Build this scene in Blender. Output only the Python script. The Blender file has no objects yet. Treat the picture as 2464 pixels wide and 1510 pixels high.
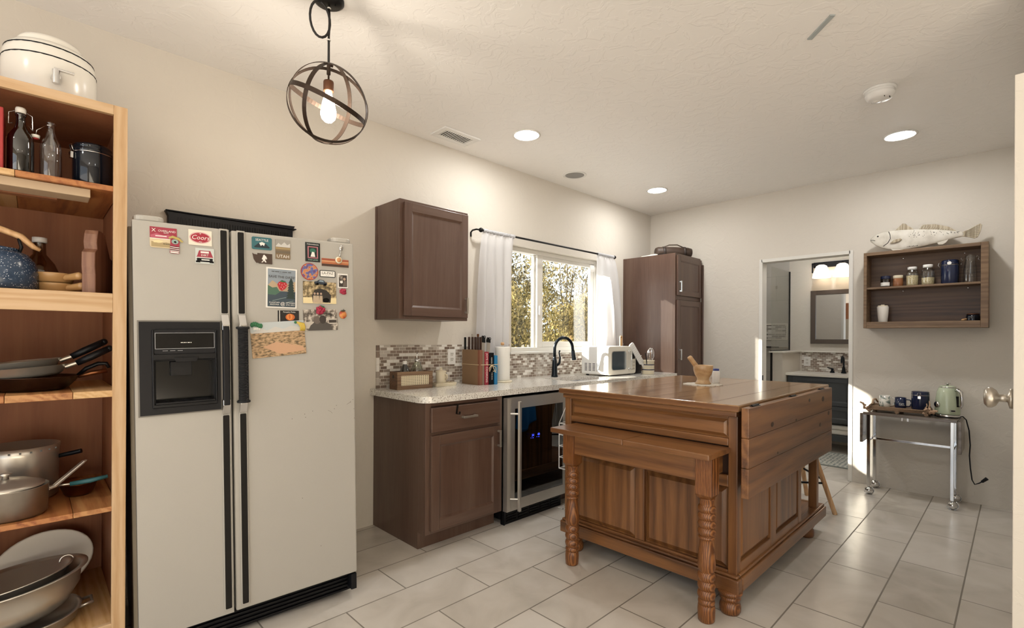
import bpy, bmesh, math, random
from mathutils import Vector, Matrix, Euler
random.seed(7)
S = bpy.context.scene
COL = S.collection
PI = math.pi
R = math.radians

# ---------------------------------------------------------------- camera, sky, sun, exposure
cam_d = bpy.data.cameras.new('camera')
cam_d.sensor_fit = 'HORIZONTAL'; cam_d.sensor_width = 36.0
cam_d.lens = 36.0*1187.2/2464.0
cam_d.shift_y = 56.1/2464.0
cam_d.clip_start = 0.02; cam_d.clip_end = 200
cam = bpy.data.objects.new('camera', cam_d); COL.objects.link(cam)
cam.matrix_world = (Matrix.Translation((-5.2301, -3.025, 1.2653)) @ Matrix.Rotation(0.7972-PI/2, 4, 'Z')
                    @ Matrix.Rotation(PI/2, 4, 'X') @ Matrix.Rotation(0.0052, 4, 'Z'))
S.camera = cam

world = bpy.data.worlds.new('sky'); S.world = world; world.use_nodes = True
wn = world.node_tree.nodes; wl = world.node_tree.links
bg = wn['Background']
bg.inputs['Color'].default_value = (0.86, 0.93, 1.0, 1); bg.inputs['Strength'].default_value = 2.3

sun_d = bpy.data.lights.new('sun', 'SUN'); sun_d.energy = 42.0; sun_d.angle = R(0.9); sun_d.color = (1.0, 0.94, 0.84)
sun = bpy.data.objects.new('sun', sun_d); COL.objects.link(sun)
sun.rotation_euler = Vector((1.0, -1.0, -0.56)).to_track_quat('-Z', 'Y').to_euler()
sun.location = (-8, 8, 6)

S.view_settings.view_transform = 'Standard'; S.view_settings.look = 'None'
S.view_settings.gamma = 1.0; S.view_settings.use_curve_mapping = False
S.view_settings.exposure = -0.22
S.cycles.use_denoising = True
S.cycles.max_bounces = 9; S.cycles.diffuse_bounces = 4; S.cycles.glossy_bounces = 4
S.cycles.transmission_bounces = 6; S.cycles.transparent_max_bounces = 12
S.cycles.sample_clamp_indirect = 6.0; S.cycles.caustics_reflective = False; S.cycles.caustics_refractive = False
S.cycles.use_adaptive_sampling = True; S.cycles.adaptive_threshold = 0.03

LAMP_CAN = 13.5      # watts of each recessed ceiling light
LAMP_BULB = 6.0     # the pendant's bulb

# ---------------------------------------------------------------- materials
def lin(h):
    if isinstance(h, str):
        h = h.lstrip('#'); v = [int(h[i:i+2], 16)/255 for i in (0, 2, 4)]
    else: v = list(h)
    return tuple([(c/12.92 if c <= 0.04045 else ((c+0.055)/1.055)**2.4) for c in v] + [1.0])
MATS = {}
def base_mat(name, rough=0.5, metal=0.0, **kw):
    m = bpy.data.materials.new(name); m.use_nodes = True
    b = m.node_tree.nodes['Principled BSDF']
    b.inputs['Roughness'].default_value = rough; b.inputs['Metallic'].default_value = metal
    for k, v in kw.items(): b.inputs[k].default_value = v
    return m, m.node_tree, b
def plain(name, col, rough=0.5, metal=0.0, bump=0.0, bscale=60, var=0.0, **kw):
    m, t, b = base_mat(name, rough, metal, **kw)
    c = lin(col)
    N, L = t.nodes, t.links
    tc = N.new('ShaderNodeTexCoord')
    n = N.new('ShaderNodeTexNoise'); n.inputs['Scale'].default_value = bscale; n.inputs['Detail'].default_value = 4
    L.new(tc.outputs['Object'], n.inputs['Vector'])
    mx = N.new('ShaderNodeMix'); mx.data_type = 'RGBA'
    k = 1-max(var, 0.03)
    mx.inputs[6].default_value = (c[0]*k, c[1]*k, c[2]*k, 1); mx.inputs[7].default_value = c
    L.new(n.outputs['Fac'], mx.inputs[0]); L.new(mx.outputs[2], b.inputs['Base Color'])
    if bump:
        bp = N.new('ShaderNodeBump'); bp.inputs['Strength'].default_value = bump; bp.inputs['Distance'].default_value = 0.01
        L.new(n.outputs['Fac'], bp.inputs['Height']); L.new(bp.outputs['Normal'], b.inputs['Normal'])
    return m
def wood(name, dark, mid, light, axis='X', scale=1.0, rough=0.4, rings=True, coat=0.0, contrast=1.0, off=(0.31, 0.17, 0.43), turned=False):
    m, t, b = base_mat(name, rough)
    if coat: b.inputs['Coat Weight'].default_value = coat; b.inputs['Coat Roughness'].default_value = 0.12
    N, L = t.nodes, t.links
    tc = N.new('ShaderNodeTexCoord'); mp = N.new('ShaderNodeMapping')
    st = {'X': (0.07, 1, 1), 'Y': (1, 0.07, 1), 'Z': (1, 1, 0.07)}[axis]
    if turned: st = (1, 1, 0.22)
    mp.inputs['Scale'].default_value = [s*scale for s in st]; mp.inputs['Location'].default_value = off
    L.new(tc.outputs['Object'], mp.inputs['Vector'])
    n1 = N.new('ShaderNodeTexNoise'); n1.inputs['Scale'].default_value = 7; n1.inputs['Detail'].default_value = 6; n1.inputs['Roughness'].default_value = 0.62
    n1.inputs['Distortion'].default_value = 0.6
    L.new(mp.outputs['Vector'], n1.inputs['Vector'])
    n2 = N.new('ShaderNodeTexNoise'); n2.inputs['Scale'].default_value = 95; n2.inputs['Detail'].default_value = 3
    L.new(mp.outputs['Vector'], n2.inputs['Vector'])
    w = N.new('ShaderNodeTexWave'); w.wave_type = 'RINGS'; w.rings_direction = axis
    w.inputs['Scale'].default_value = (46 if turned else 5.5) if rings else 3; w.inputs['Distortion'].default_value = 2.5 if turned else 10
    w.inputs['Detail'].default_value = 2; w.inputs['Detail Scale'].default_value = 1.4
    L.new(mp.outputs['Vector'], w.inputs['Vector'])
    a = N.new('ShaderNodeMath'); a.operation = 'MULTIPLY_ADD'; a.inputs[1].default_value = (0.32 if turned else 0.22)*contrast
    L.new(w.outputs['Fac'], a.inputs[0])
    a2 = N.new('ShaderNodeMath'); a2.operation = 'MULTIPLY_ADD'; a2.inputs[1].default_value = 0.25 if turned else 0.8
    L.new(n1.outputs['Fac'], a2.inputs[0])
    a3 = N.new('ShaderNodeMath'); a3.operation = 'MULTIPLY'; a3.inputs[1].default_value = 0.30
    L.new(n2.outputs['Fac'], a3.inputs[0]); L.new(a3.outputs[0], a2.inputs[2]); L.new(a2.outputs[0], a.inputs[2])
    cr = N.new('ShaderNodeValToRGB'); e = cr.color_ramp.elements
    e[0].position = 0.36; e[0].color = lin(dark); e[1].position = 0.80; e[1].color = lin(light)
    x = e.new(0.53); x.color = lin(mid)
    L.new(a.outputs[0], cr.inputs['Fac']); L.new(cr.outputs['Color'], b.inputs['Base Color'])
    bp = N.new('ShaderNodeBump'); bp.inputs['Strength'].default_value = 0.12; bp.inputs['Distance'].default_value = 0.004
    L.new(a.outputs[0], bp.inputs['Height']); L.new(bp.outputs['Normal'], b.inputs['Normal'])
    return m
def glass(name, tint=(0.97, 0.98, 0.98), refl=0.09, rough=0.02, strong=0.75):
    m = bpy.data.materials.new(name); m.use_nodes = True; t = m.node_tree; N, L = t.nodes, t.links
    for n in list(N): N.remove(n)
    o = N.new('ShaderNodeOutputMaterial'); tr = N.new('ShaderNodeBsdfTransparent'); tr.inputs[0].default_value = (*tint, 1)
    gl = N.new('ShaderNodeBsdfGlossy'); gl.inputs['Roughness'].default_value = rough
    lw = N.new('ShaderNodeLayerWeight'); lw.inputs['Blend'].default_value = 0.22
    mr = N.new('ShaderNodeMapRange'); mr.inputs['To Min'].default_value = refl; mr.inputs['To Max'].default_value = strong
    mx = N.new('ShaderNodeMixShader')
    L.new(lw.outputs['Facing'], mr.inputs['Value']); L.new(mr.outputs[0], mx.inputs[0])
    L.new(tr.outputs[0], mx.inputs[1]); L.new(gl.outputs[0], mx.inputs[2]); L.new(mx.outputs[0], o.inputs['Surface'])
    return m
def emit(name, col, strength):
    m, t, b = base_mat(name, 0.5); b.inputs['Base Color'].default_value = lin(col)
    b.inputs['Emission Color'].default_value = lin(col); b.inputs['Emission Strength'].default_value = strength
    return m
def ramp_mat(name, stops, scale=8, rough=0.6, detail=4, stretch=(1, 1, 1), bump=0.0, kind='noise', rnd=1.0, coords='Object', **kw):
    m, t, b = base_mat(name, rough, **kw); N, L = t.nodes, t.links
    tc = N.new('ShaderNodeTexCoord'); mp = N.new('ShaderNodeMapping'); mp.inputs['Scale'].default_value = stretch
    L.new(tc.outputs[coords], mp.inputs['Vector'])
    if kind == 'noise':
        n = N.new('ShaderNodeTexNoise'); n.inputs['Detail'].default_value = detail; out = n.outputs['Fac']
    else:
        n = N.new('ShaderNodeTexVoronoi'); n.inputs['Randomness'].default_value = rnd
        out = n.outputs['Distance'] if kind == 'dist' else n.outputs['Color']
    n.inputs['Scale'].default_value = scale
    L.new(mp.outputs['Vector'], n.inputs['Vector'])
    cr = N.new('ShaderNodeValToRGB'); e = cr.color_ramp.elements
    while len(e) > 1: e.remove(e[-1])
    e[0].position = stops[0][0]; e[0].color = lin(stops[0][1])
    for p, c in stops[1:]: x = e.new(p); x.color = lin(c)
    L.new(out, cr.inputs['Fac']); L.new(cr.outputs['Color'], b.inputs['Base Color'])
    if bump:
        bp = N.new('ShaderNodeBump'); bp.inputs['Strength'].default_value = bump; bp.inputs['Distance'].default_value = 0.006
        L.new(out, bp.inputs['Height']); L.new(bp.outputs['Normal'], b.inputs['Normal'])
    return m
def wall_mat(name, col, bump=0.35):
    m, t, b = base_mat(name, 0.72); N, L = t.nodes, t.links
    tc = N.new('ShaderNodeTexCoord')
    n = N.new('ShaderNodeTexNoise'); n.inputs['Scale'].default_value = 9; n.inputs['Detail'].default_value = 5; n.inputs['Distortion'].default_value = 1.6
    L.new(tc.outputs['Object'], n.inputs['Vector'])
    cr = N.new('ShaderNodeValToRGB'); e = cr.color_ramp.elements
    e[0].position = 0.47; e[0].color = (0, 0, 0, 1); e[1].position = 0.53; e[1].color = (1, 1, 1, 1)
    L.new(n.outputs['Fac'], cr.inputs['Fac'])
    bp = N.new('ShaderNodeBump'); bp.inputs['Strength'].default_value = bump; bp.inputs['Distance'].default_value = 0.0035
    L.new(cr.outputs['Color'], bp.inputs['Height']); L.new(bp.outputs['Normal'], b.inputs['Normal'])
    b.inputs['Base Color'].default_value = lin(col)
    return m
def tile_mat(name, w, h, ox, oy, mortar, stops, mcol, rough=0.35, axes='XY', noise_mix=0.0, bump=0.5, msmooth=0.1):
    """running-bond tiles: a random grey per tile goes through a palette"""
    m, t, b = base_mat(name, rough); N, L = t.nodes, t.links
    tc = N.new('ShaderNodeTexCoord'); sp = N.new('ShaderNodeSeparateXYZ'); cb = N.new('ShaderNodeCombineXYZ')
    L.new(tc.outputs['Object'], sp.inputs[0])
    for k, (a, o) in enumerate(zip(axes, (ox, oy))):
        ad = N.new('ShaderNodeMath'); ad.operation = 'ADD'; ad.inputs[1].default_value = o
        L.new(sp.outputs['XYZ'.index(a)], ad.inputs[0]); L.new(ad.outputs[0], cb.inputs[k])
    br = N.new('ShaderNodeTexBrick'); br.offset = 0.5; br.offset_frequency = 2
    br.inputs['Color1'].default_value = (0, 0, 0, 1); br.inputs['Color2'].default_value = (1, 1, 1, 1)
    br.inputs['Mortar'].default_value = (0, 0, 0, 1); br.inputs['Scale'].default_value = 1
    br.inputs['Mortar Size'].default_value = mortar; br.inputs['Mortar Smooth'].default_value = msmooth
    br.inputs['Brick Width'].default_value = w; br.inputs['Row Height'].default_value = h
    L.new(cb.outputs[0], br.inputs['Vector'])
    cr = N.new('ShaderNodeValToRGB'); e = cr.color_ramp.elements
    while len(e) > 1: e.remove(e[-1])
    e[0].position = stops[0][0]; e[0].color = lin(stops[0][1])
    for p, c in stops[1:]: x = e.new(p); x.color = lin(c)
    if noise_mix == 0: cr.color_ramp.interpolation = 'CONSTANT'
    src = br.outputs['Color']
    if noise_mix:
        n = N.new('ShaderNodeTexNoise'); n.inputs['Scale'].default_value = 3.2; n.inputs['Detail'].default_value = 7; n.inputs['Distortion'].default_value = 1.2
        L.new(tc.outputs['Object'], n.inputs['Vector'])
        mm = N.new('ShaderNodeMix'); mm.data_type = 'RGBA'; mm.inputs[0].default_value = noise_mix
        L.new(br.outputs['Color'], mm.inputs[6]); L.new(n.outputs['Fac'], mm.inputs[7]); src = mm.outputs[2]
    L.new(src, cr.inputs['Fac'])
    mx = N.new('ShaderNodeMix'); mx.data_type = 'RGBA'; mx.inputs[7].default_value = lin(mcol)
    L.new(br.outputs['Fac'], mx.inputs[0]); L.new(cr.outputs['Color'], mx.inputs[6]); L.new(mx.outputs[2], b.inputs['Base Color'])
    bp = N.new('ShaderNodeBump'); bp.invert = True; bp.inputs['Strength'].default_value = bump; bp.inputs['Distance'].default_value = 0.002
    L.new(br.outputs['Fac'], bp.inputs['Height']); L.new(bp.outputs['Normal'], b.inputs['Normal'])
    rm = N.new('ShaderNodeMath'); rm.operation = 'MULTIPLY_ADD'; rm.inputs[1].default_value = 0.4; rm.inputs[2].default_value = rough
    L.new(br.outputs['Fac'], rm.inputs[0]); L.new(rm.outputs[0], b.inputs['Roughness'])
    return m

M_WALL = wall_mat('wall_plaster', '#d0c9be', 0.17)
M_CEIL = wall_mat('ceiling_plaster', '#f3f0ec', 0.25)
M_TRIM = plain('trim_paint', '#dbd8d1', 0.4)
M_FLOOR = tile_mat('floor_tile', 0.632, 0.2795, 1.344+0.632*20, 0.60+2.795, 0.0035,
                   [(0.2, '#b5aea3'), (0.5, '#cac3b9'), (0.8, '#d7d1c9')], '#80796f', 0.22, 'XY', 0.8, 0.4)
MOSAIC = [(0.0, '#837468'), (0.17, '#e2ded7'), (0.33, '#a1978c'), (0.5, '#88776b'), (0.64, '#bbb3aa'), (0.8, '#968a7f'), (0.92, '#75645a')]
M_MOS = tile_mat('mosaic_tile', 0.0485, 0.0213, 3.536+0.0545*3, -0.915+0.0213*40, 0.0016, MOSAIC, '#cfc8bd', 0.12, 'XZ', 0, 0.6)
M_MOSV = tile_mat('mosaic_border', 0.046, 0.03, -0.915+0.46, 3.56+0.002, 0.0016, MOSAIC, '#cfc8bd', 0.12, 'ZX', 0, 0.6)
M_MOSB = tile_mat('mosaic_bath', 0.0485, 0.0213, 3.0, 0.0, 0.0016, MOSAIC, '#cfc8bd', 0.12, 'YZ', 0, 0.6)
M_MOSN = tile_mat('mosaic_niche', 0.11, 0.03, 3.0, 0.0, 0.0016, [(0, '#9a958f'), (0.3, '#d5d2cd'), (0.6, '#b1aca6')], '#d9d6d0', 0.2, 'YZ', 0, 0.6)
M_SHOWER = tile_mat('shower_tile', 0.62, 0.31, 3.0, 0.1, 0.003, [(0.2, '#b9b5ae'), (0.8, '#c9c5be')], '#a9a59e', 0.25, 'YZ', 0.7, 0.3)
M_GRAN = ramp_mat('speckled_counter', [(0.0, '#1d1a18'), (0.17, '#4e4741'), (0.23, '#cbc5ba'), (0.5, '#e2ded6'), (0.8, '#ebe8e1')], 95, 0.12, kind='dist')
M_WALNUT = wood('cabinet_stain', '#453128', '#563f34', '#655044', 'Z', 0.7, 0.38, False, 0.15, 0.35)
M_WALNUTX = wood('cabinet_stain_rail', '#453128', '#563f34', '#655044', 'X', 0.7, 0.38, False, 0.15, 0.35)
PINE = ('#382112', '#664124', '#855a34')
M_PINEX = wood('pine_x', *PINE, 'X', 1.0, 0.36, True, 0.2)
M_PINEY = wood('pine_y', *PINE, 'Y', 1.0, 0.36, True, 0.2)
M_PINEZ = wood('pine_z', *PINE, 'Z', 1.0, 0.36, True, 0.2)
M_PINELEG = wood('pine_turned', '#5d3416', '#87552b', '#a26c3b', 'Z', 1.0, 0.4, True, 0.15, 1.0, (0.22, -0.30, 0.0), True)
M_PINETOP = wood('pine_top', '#5f4129', '#876340', '#a37f5a', 'Y', 1.0, 0.22, True, 0.5)
M_PINEDK = plain('pine_groove', '#3c2110', 0.6)
M_RAW = wood('raw_pine', '#a07c54', '#b8956c', '#c9aa86', 'Z', 1.6, 0.55, True, 0, 0.9)
M_RAWX = wood('raw_pine_rail', '#a07c54', '#b8956c', '#c9aa86', 'X', 1.6, 0.55, True, 0, 0.9)
M_SHELFB = wood('shelf_board', '#7d4c28', '#a06a3e', '#b98856', 'Y', 2.2, 0.5, True, 0, 1.2)
M_PLY = wood('brown_plywood', '#7a4a31', '#905b3d', '#9e6947', 'Z', 0.8, 0.6, False, 0, 0.5)
M_RUST = wood('dark_board', '#3f2b20', '#533b2c', '#674d38', 'X', 1.4, 0.5, True, 0.1)
M_RUSTF = wood('dark_board_frame', '#4b3826', '#624a33', '#765d43', 'X', 1.6, 0.5, True, 0.1)
M_CREAM = plain('fridge_enamel', '#aeaaa2', 0.42, 0, 0.04, 300)
M_CREAMD = plain('fridge_side', '#ada493', 0.5)
M_BLACK = plain('black_plastic', '#0c0c0f', 0.4, **{'Specular IOR Level': 0.25})
M_BLACKM = plain('black_metal', '#1b1918', 0.4, 0.6)
M_GRAYP = plain('charcoal_insert', '#1c1a18', 0.6, **{'Specular IOR Level': 0.2})
M_DKGRAY = plain('dark_grey_plastic', '#121216', 0.45, **{'Specular IOR Level': 0.25})
M_GLOSSBLK = plain('gloss_black', '#050506', 0.12, **{'Specular IOR Level': 0.3})
M_CHROME = plain('chrome', '#d8d8d8', 0.1, 1.0)
M_PAN = plain('pan_steel', '#c4beb4', 0.3, 0.75)
M_STEEL = plain('brushed_steel', '#c6c1b9', 0.36, 0.85)
M_PEWTER = plain('pewter', '#bdb6aa', 0.3, 0.85)
M_ALU = plain('dull_aluminium', '#a9a299', 0.42, 1.0, 0.1, 30, 0.2)
M_COPPER = plain('worn_copper', '#8a5a3c', 0.35, 1.0, 0.05, 20, 0.3)
M_WHITE = plain('white_ceramic', '#e6e2d9', 0.22)
M_WHITEP = plain('white_plastic', '#e8e6e2', 0.35)
M_PAPER = plain('white_paper', '#e9e6df', 0.8)
M_CREAMC = plain('cream_ceramic', '#ddd2b9', 0.25)
M_NAVY = plain('navy_glaze', '#1b2440', 0.12)
M_BLKGLAZE = plain('black_glaze', '#10141c', 0.08)
M_RED = plain('red', '#a3302f', 0.5); M_DRED = plain('deep_red', '#8d2440', 0.45)
M_TAN = plain('tan_board', '#84684c', 0.6); M_BRN = plain('brown_cover', '#7a4a36', 0.55)
M_BLUE = plain('blue_cover', '#2478a8', 0.5); M_TEAL = plain('teal', '#2b5f66', 0.5)
M_TWINE = plain('twine', '#cbb795', 0.8)
M_SAGE = plain('sage_enamel', '#b9c3a8', 0.15)
M_GREEN = plain('green', '#2c6b44', 0.5); M_YEL = plain('yellow', '#cdb04a', 0.5); M_ORG = plain('orange', '#c9743a', 0.45)
M_STONE = plain('tan_stoneware', '#b08a5c', 0.25); 
M_LTWOOD = wood('light_wood', '#a3774b', '#bd9265', '#cfa87c', 'Z', 2.0, 0.45, True, 0.1, 0.7)
M_TURNED = wood('turned_beech', '#9c7a52', '#b8946a', '#c6a77e', 'X', 2.0, 0.35, False, 0.2, 0.6)
M_DKHANDLE = plain('dark_wood_handle', '#3b251b', 0.4)
M_LEATHER = plain('brown_leather', '#3f3026', 0.5, 0, 0.15, 60)
M_GLASS = glass('window_glass', (0.97, 0.98, 0.97), 0.04, 0.0, 0.5)
M_CLEAR = glass('clear_glass', (0.93, 0.94, 0.94), 0.07, 0.03, 0.8)
M_AMBER = glass('dark_bottle_glass', (0.12, 0.08, 0.07), 0.09, 0.03, 0.7)
M_SMOKE = glass('smoked_glass', (0.20, 0.22, 0.25), 0.045, 0.01, 0.8)
M_SPECK = ramp_mat('speckled_blue_enamel', [(0.0, '#d9dde2'), (0.16, '#c8ced6'), (0.22, '#33455c'), (1.0, '#2b3c52')], 160, 0.2, kind='dist')
M_GRAIN = ramp_mat('oats', [(0.0, '#6d5a39'), (0.25, '#a8946a'), (0.6, '#d0c19a')], 190, 0.8, kind='dist')
M_BLUECLOTH = plain('blue_cloth', '#2f86c9', 0.9)
M_LED = emit('blue_digits', '#4a58ff', 60.0)

# ---------------------------------------------------------------- builders
class MB:
    """collects shapes; build() links them as ONE mesh object"""
    def __init__(s, m=None, M=None):
        s.bm = bmesh.new(); s.ms = []; s.m = m; s.M = M or Matrix.Identity(4)
    def mi(s, m):
        m = m or s.m
        if m not in s.ms: s.ms.append(m)
        return s.ms.index(m)
    def _add(s, cos, faces, m=None, smooth=False):
        k = s.mi(m); vs = [s.bm.verts.new(s.M @ Vector(c)) for c in cos]
        for f in faces:
            try:
                fc = s.bm.faces.new([vs[i] for i in f]); fc.material_index = k; fc.smooth = smooth
            except ValueError: pass
        return vs
    def box(s, x0, x1, y0, y1, z0, z1, m=None):
        if x0 > x1: x0, x1 = x1, x0
        if y0 > y1: y0, y1 = y1, y0
        if z0 > z1: z0, z1 = z1, z0
        c = [(x0, y0, z0), (x1, y0, z0), (x1, y1, z0), (x0, y1, z0), (x0, y0, z1), (x1, y0, z1), (x1, y1, z1), (x0, y1, z1)]
        s._add(c, [(0, 3, 2, 1), (4, 5, 6, 7), (0, 1, 5, 4), (1, 2, 6, 5), (2, 3, 7, 6), (3, 0, 4, 7)], m); return s
    def prism(s, pts, a0, a1, m=None, plane='XZ', smooth=False):
        """2-D outline (counter-clockwise) extruded along the remaining axis"""
        def P(u, v, a): return {'XZ': (u, a, v), 'XY': (u, v, a), 'YZ': (a, u, v)}[plane]
        n = len(pts); c = [P(u, v, a0) for u, v in pts] + [P(u, v, a1) for u, v in pts]
        vs = s._add(c, [tuple(range(n)), tuple(range(2*n-1, n-1, -1))], m)
        k = s.mi(m)
        for i in range(n):
            j = (i+1) % n
            try:
                f = s.bm.faces.new([vs[i], vs[i+n], vs[j+n], vs[j]]); f.material_index = k; f.smooth = smooth
            except ValueError: pass
        return s
    def lathe(s, prof, c=(0, 0, 0), m=None, seg=28, axis='Z', smooth=True, arc=None):
        cos = []; n = len(prof); full = arc is None; a0, a1 = arc or (0, 2*PI); cnt = seg if full else seg+1
        for i in range(cnt):
            a = a0+(a1-a0)*i/seg; ca, sa = math.cos(a), math.sin(a)
            for r, z in prof:
                p = {'Z': (r*ca, r*sa, z), 'Y': (r*ca, z, r*sa), 'X': (z, r*ca, r*sa)}[axis]
                cos.append((c[0]+p[0], c[1]+p[1], c[2]+p[2]))
        fs = []
        for i in range(seg):
            j = (i+1) % cnt
            for k in range(n-1): fs.append((i*n+k, j*n+k, j*n+k+1, i*n+k+1))
        s._add(cos, fs, m, smooth)
        return s
    def cyl(s, p0, p1, r0, r1=None, m=None, seg=16, smooth=True):
        r1 = r0 if r1 is None else r1; p0, p1 = Vector(p0), Vector(p1); d = (p1-p0).normalized()
        u = d.orthogonal().normalized(); v = d.cross(u); cos = []
        for p, r in ((p0, r0), (p1, r1)):
            for i in range(seg):
                a = 2*PI*i/seg; cos.append(p+u*(r*math.cos(a))+v*(r*math.sin(a)))
        s._add(cos, [(i, (i+1) % seg, seg+(i+1) % seg, seg+i) for i in range(seg)], m, smooth)
        k = s.mi(m)
        s._add(cos[:seg], [tuple(range(seg-1, -1, -1))], m); s._add(cos[seg:], [tuple(range(seg))], m)
        return s
    def tube(s, pts, r, m=None, seg=8, closed=False, flat=None):
        pts = [Vector(p) for p in pts]; n = len(pts); cos = []
        t0 = None
        for i, p in enumerate(pts):
            if closed: t = (pts[(i+1) % n]-pts[i-1]).normalized()
            else: t = (pts[min(i+1, n-1)]-pts[max(i-1, 0)]).normalized()
            if t0 is None: u = t.orthogonal().normalized()
            else: u = (u-t*u.dot(t)).normalized()
            t0 = t; v = t.cross(u); rr = r[i] if isinstance(r, (list, tuple)) else r
            for k in range(seg):
                a = 2*PI*k/seg; cos.append(p+u*(rr*math.cos(a))+v*(rr*math.sin(a)))
        fs = []
        for i in range(n if closed else n-1):
            j = (i+1) % n
            for k in range(seg): fs.append((i*seg+k, i*seg+(k+1) % seg, j*seg+(k+1) % seg, j*seg+k))
        if not closed:
            fs.append(tuple(range(seg-1, -1, -1))); fs.append(tuple((n-1)*seg+k for k in range(seg)))
        s._add(cos, fs, m, True); return s
    def ball(s, c, r, m=None, sc=(1, 1, 1), seg=16, rings=10):
        prof = [(max(1e-5, math.sin(PI*i/rings)), -math.cos(PI*i/rings)) for i in range(rings+1)]
        cos = []; fs = []; n = rings+1
        for i in range(seg):
            a = 2*PI*i/seg
            for q, z in prof: cos.append((c[0]+r*sc[0]*q*math.cos(a), c[1]+r*sc[1]*q*math.sin(a), c[2]+r*sc[2]*z))
        for i in range(seg):
            j = (i+1) % seg
            for k in range(rings): fs.append((i*n+k, j*n+k, j*n+k+1, i*n+k+1))
        s._add(cos, fs, m, True); return s
    def text(s, txt, size, x, z, y, m=None, depth=0.0006, align='CENTER', rot=0.0, shear=0.0, wx=1.0, flat='XZ'):
        """lettering standing in the XZ plane facing -Y"""
        cu = bpy.data.curves.new('t', 'FONT'); cu.body = txt; cu.size = size; cu.align_x = align; cu.align_y = 'CENTER'
        cu.extrude = depth; cu.shear = shear; cu.resolution_u = 2
        ob = bpy.data.objects.new('t', cu); COL.objects.link(ob)
        dg = bpy.context.evaluated_depsgraph_get(); me = bpy.data.meshes.new_from_object(ob.evaluated_get(dg))
        T = Matrix.Translation((x, y, z)) @ Matrix.Rotation(-rot, 4, 'Y') @ Matrix.Rotation(PI/2, 4, 'X') @ Matrix.Diagonal((wx, 1, 1, 1))
        k = s.mi(m); vs = [s.bm.verts.new(s.M @ (T @ v.co)) for v in me.vertices]
        for p in me.polygons:
            try:
                f = s.bm.faces.new([vs[i] for i in p.vertices]); f.material_index = k
            except ValueError: pass
        bpy.data.objects.remove(ob); bpy.data.meshes.remove(me); bpy.data.curves.remove(cu)
        return s
    def build(s, name, parent=None, world=False, bevel=0.0, bseg=2, subsurf=0, fix=True, solid=0.0):
        if world and parent is not None:
            s.bm.transform(ROOT[root_of(parent).name].inverted())
        if fix: bmesh.ops.recalc_face_normals(s.bm, faces=s.bm.faces)
        me = bpy.data.meshes.new(name); s.bm.to_mesh(me); s.bm.free()
        for m in s.ms: me.materials.append(m)
        o = bpy.data.objects.new(name, me); COL.objects.link(o)
        if parent is not None: o.parent = parent
        if solid:
            md = o.modifiers.new('thickness', 'SOLIDIFY'); md.thickness = solid; md.offset = 0
        if bevel:
            md = o.modifiers.new('edges', 'BEVEL'); md.width = bevel; md.segments = bseg; md.limit_method = 'ANGLE'; md.angle_limit = R(40)
            md.harden_normals = False
        if subsurf:
            md = o.modifiers.new('smooth', 'SUBSURF'); md.levels = subsurf; md.render_levels = subsurf
        return o
ROOT = {}
def root_of(o):
    while o.parent is not None: o = o.parent
    return o
def tag(o, label=None, cat=None, group=None, kind=None):
    for k, v in (('label', label), ('category', cat), ('group', group), ('kind', kind)):
        if v: o[k] = v
    return o
def thing(name, label, cat, loc=(0, 0, 0), rz=0.0, group=None, rot=None):
    o = bpy.data.objects.new(name, None); COL.objects.link(o); o.empty_display_size = 0.05
    o.location = loc; o.rotation_euler = rot if rot else (0, 0, rz)
    ROOT[o.name] = Matrix.Translation(loc) @ Euler(o.rotation_euler).to_matrix().to_4x4()
    return tag(o, label, cat, group)
def struct(o): o['kind'] = 'structure'; return o
def dup(root, loc, rz=None, label=None, group=None):
    def cp(o, par):
        c = o.copy(); COL.objects.link(c); c.parent = par
        for ch in kids[o]: cp(ch, c)
        return c
    kids = {}
    def walk(o):
        kids[o] = [c for c in COL.objects if c.parent == o]
        for c in kids[o]: walk(c)
    walk(root)
    r = cp(root, None); r.location = loc
    if rz is not None: r.rotation_euler = (0, 0, rz)
    if label: r['label'] = label
    if group: r['group'] = group
    ROOT[r.name] = Matrix.Translation(loc) @ Euler(r.rotation_euler).to_matrix().to_4x4()
    return r
def arc(c, r, a0, a1, n, plane='XZ'):
    out = []
    for i in range(n+1):
        a = a0+(a1-a0)*i/n; u, v = r*math.cos(a), r*math.sin(a)
        out.append({'XZ': (c[0]+u, c[1], c[2]+v), 'XY': (c[0]+u, c[1]+v, c[2]), 'YZ': (c[0], c[1]+u, c[2]+v)}[plane])
    return out
def rrect(x0, x1, z0, z1, r, n=4):
    out = []
    for cx, cz, a in ((x1-r, z1-r, 0), (x0+r, z1-r, PI/2), (x0+r, z0+r, PI), (x1-r, z0+r, 1.5*PI)):
        for i in range(n+1):
            b = a+PI/2*i/n; out.append((cx+r*math.cos(b), cz+r*math.sin(b)))
    return out
def ell(cx, cz, a, b, n=28): return [(cx+a*math.cos(2*PI*i/n), cz+b*math.sin(2*PI*i/n)) for i in range(n)]
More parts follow.
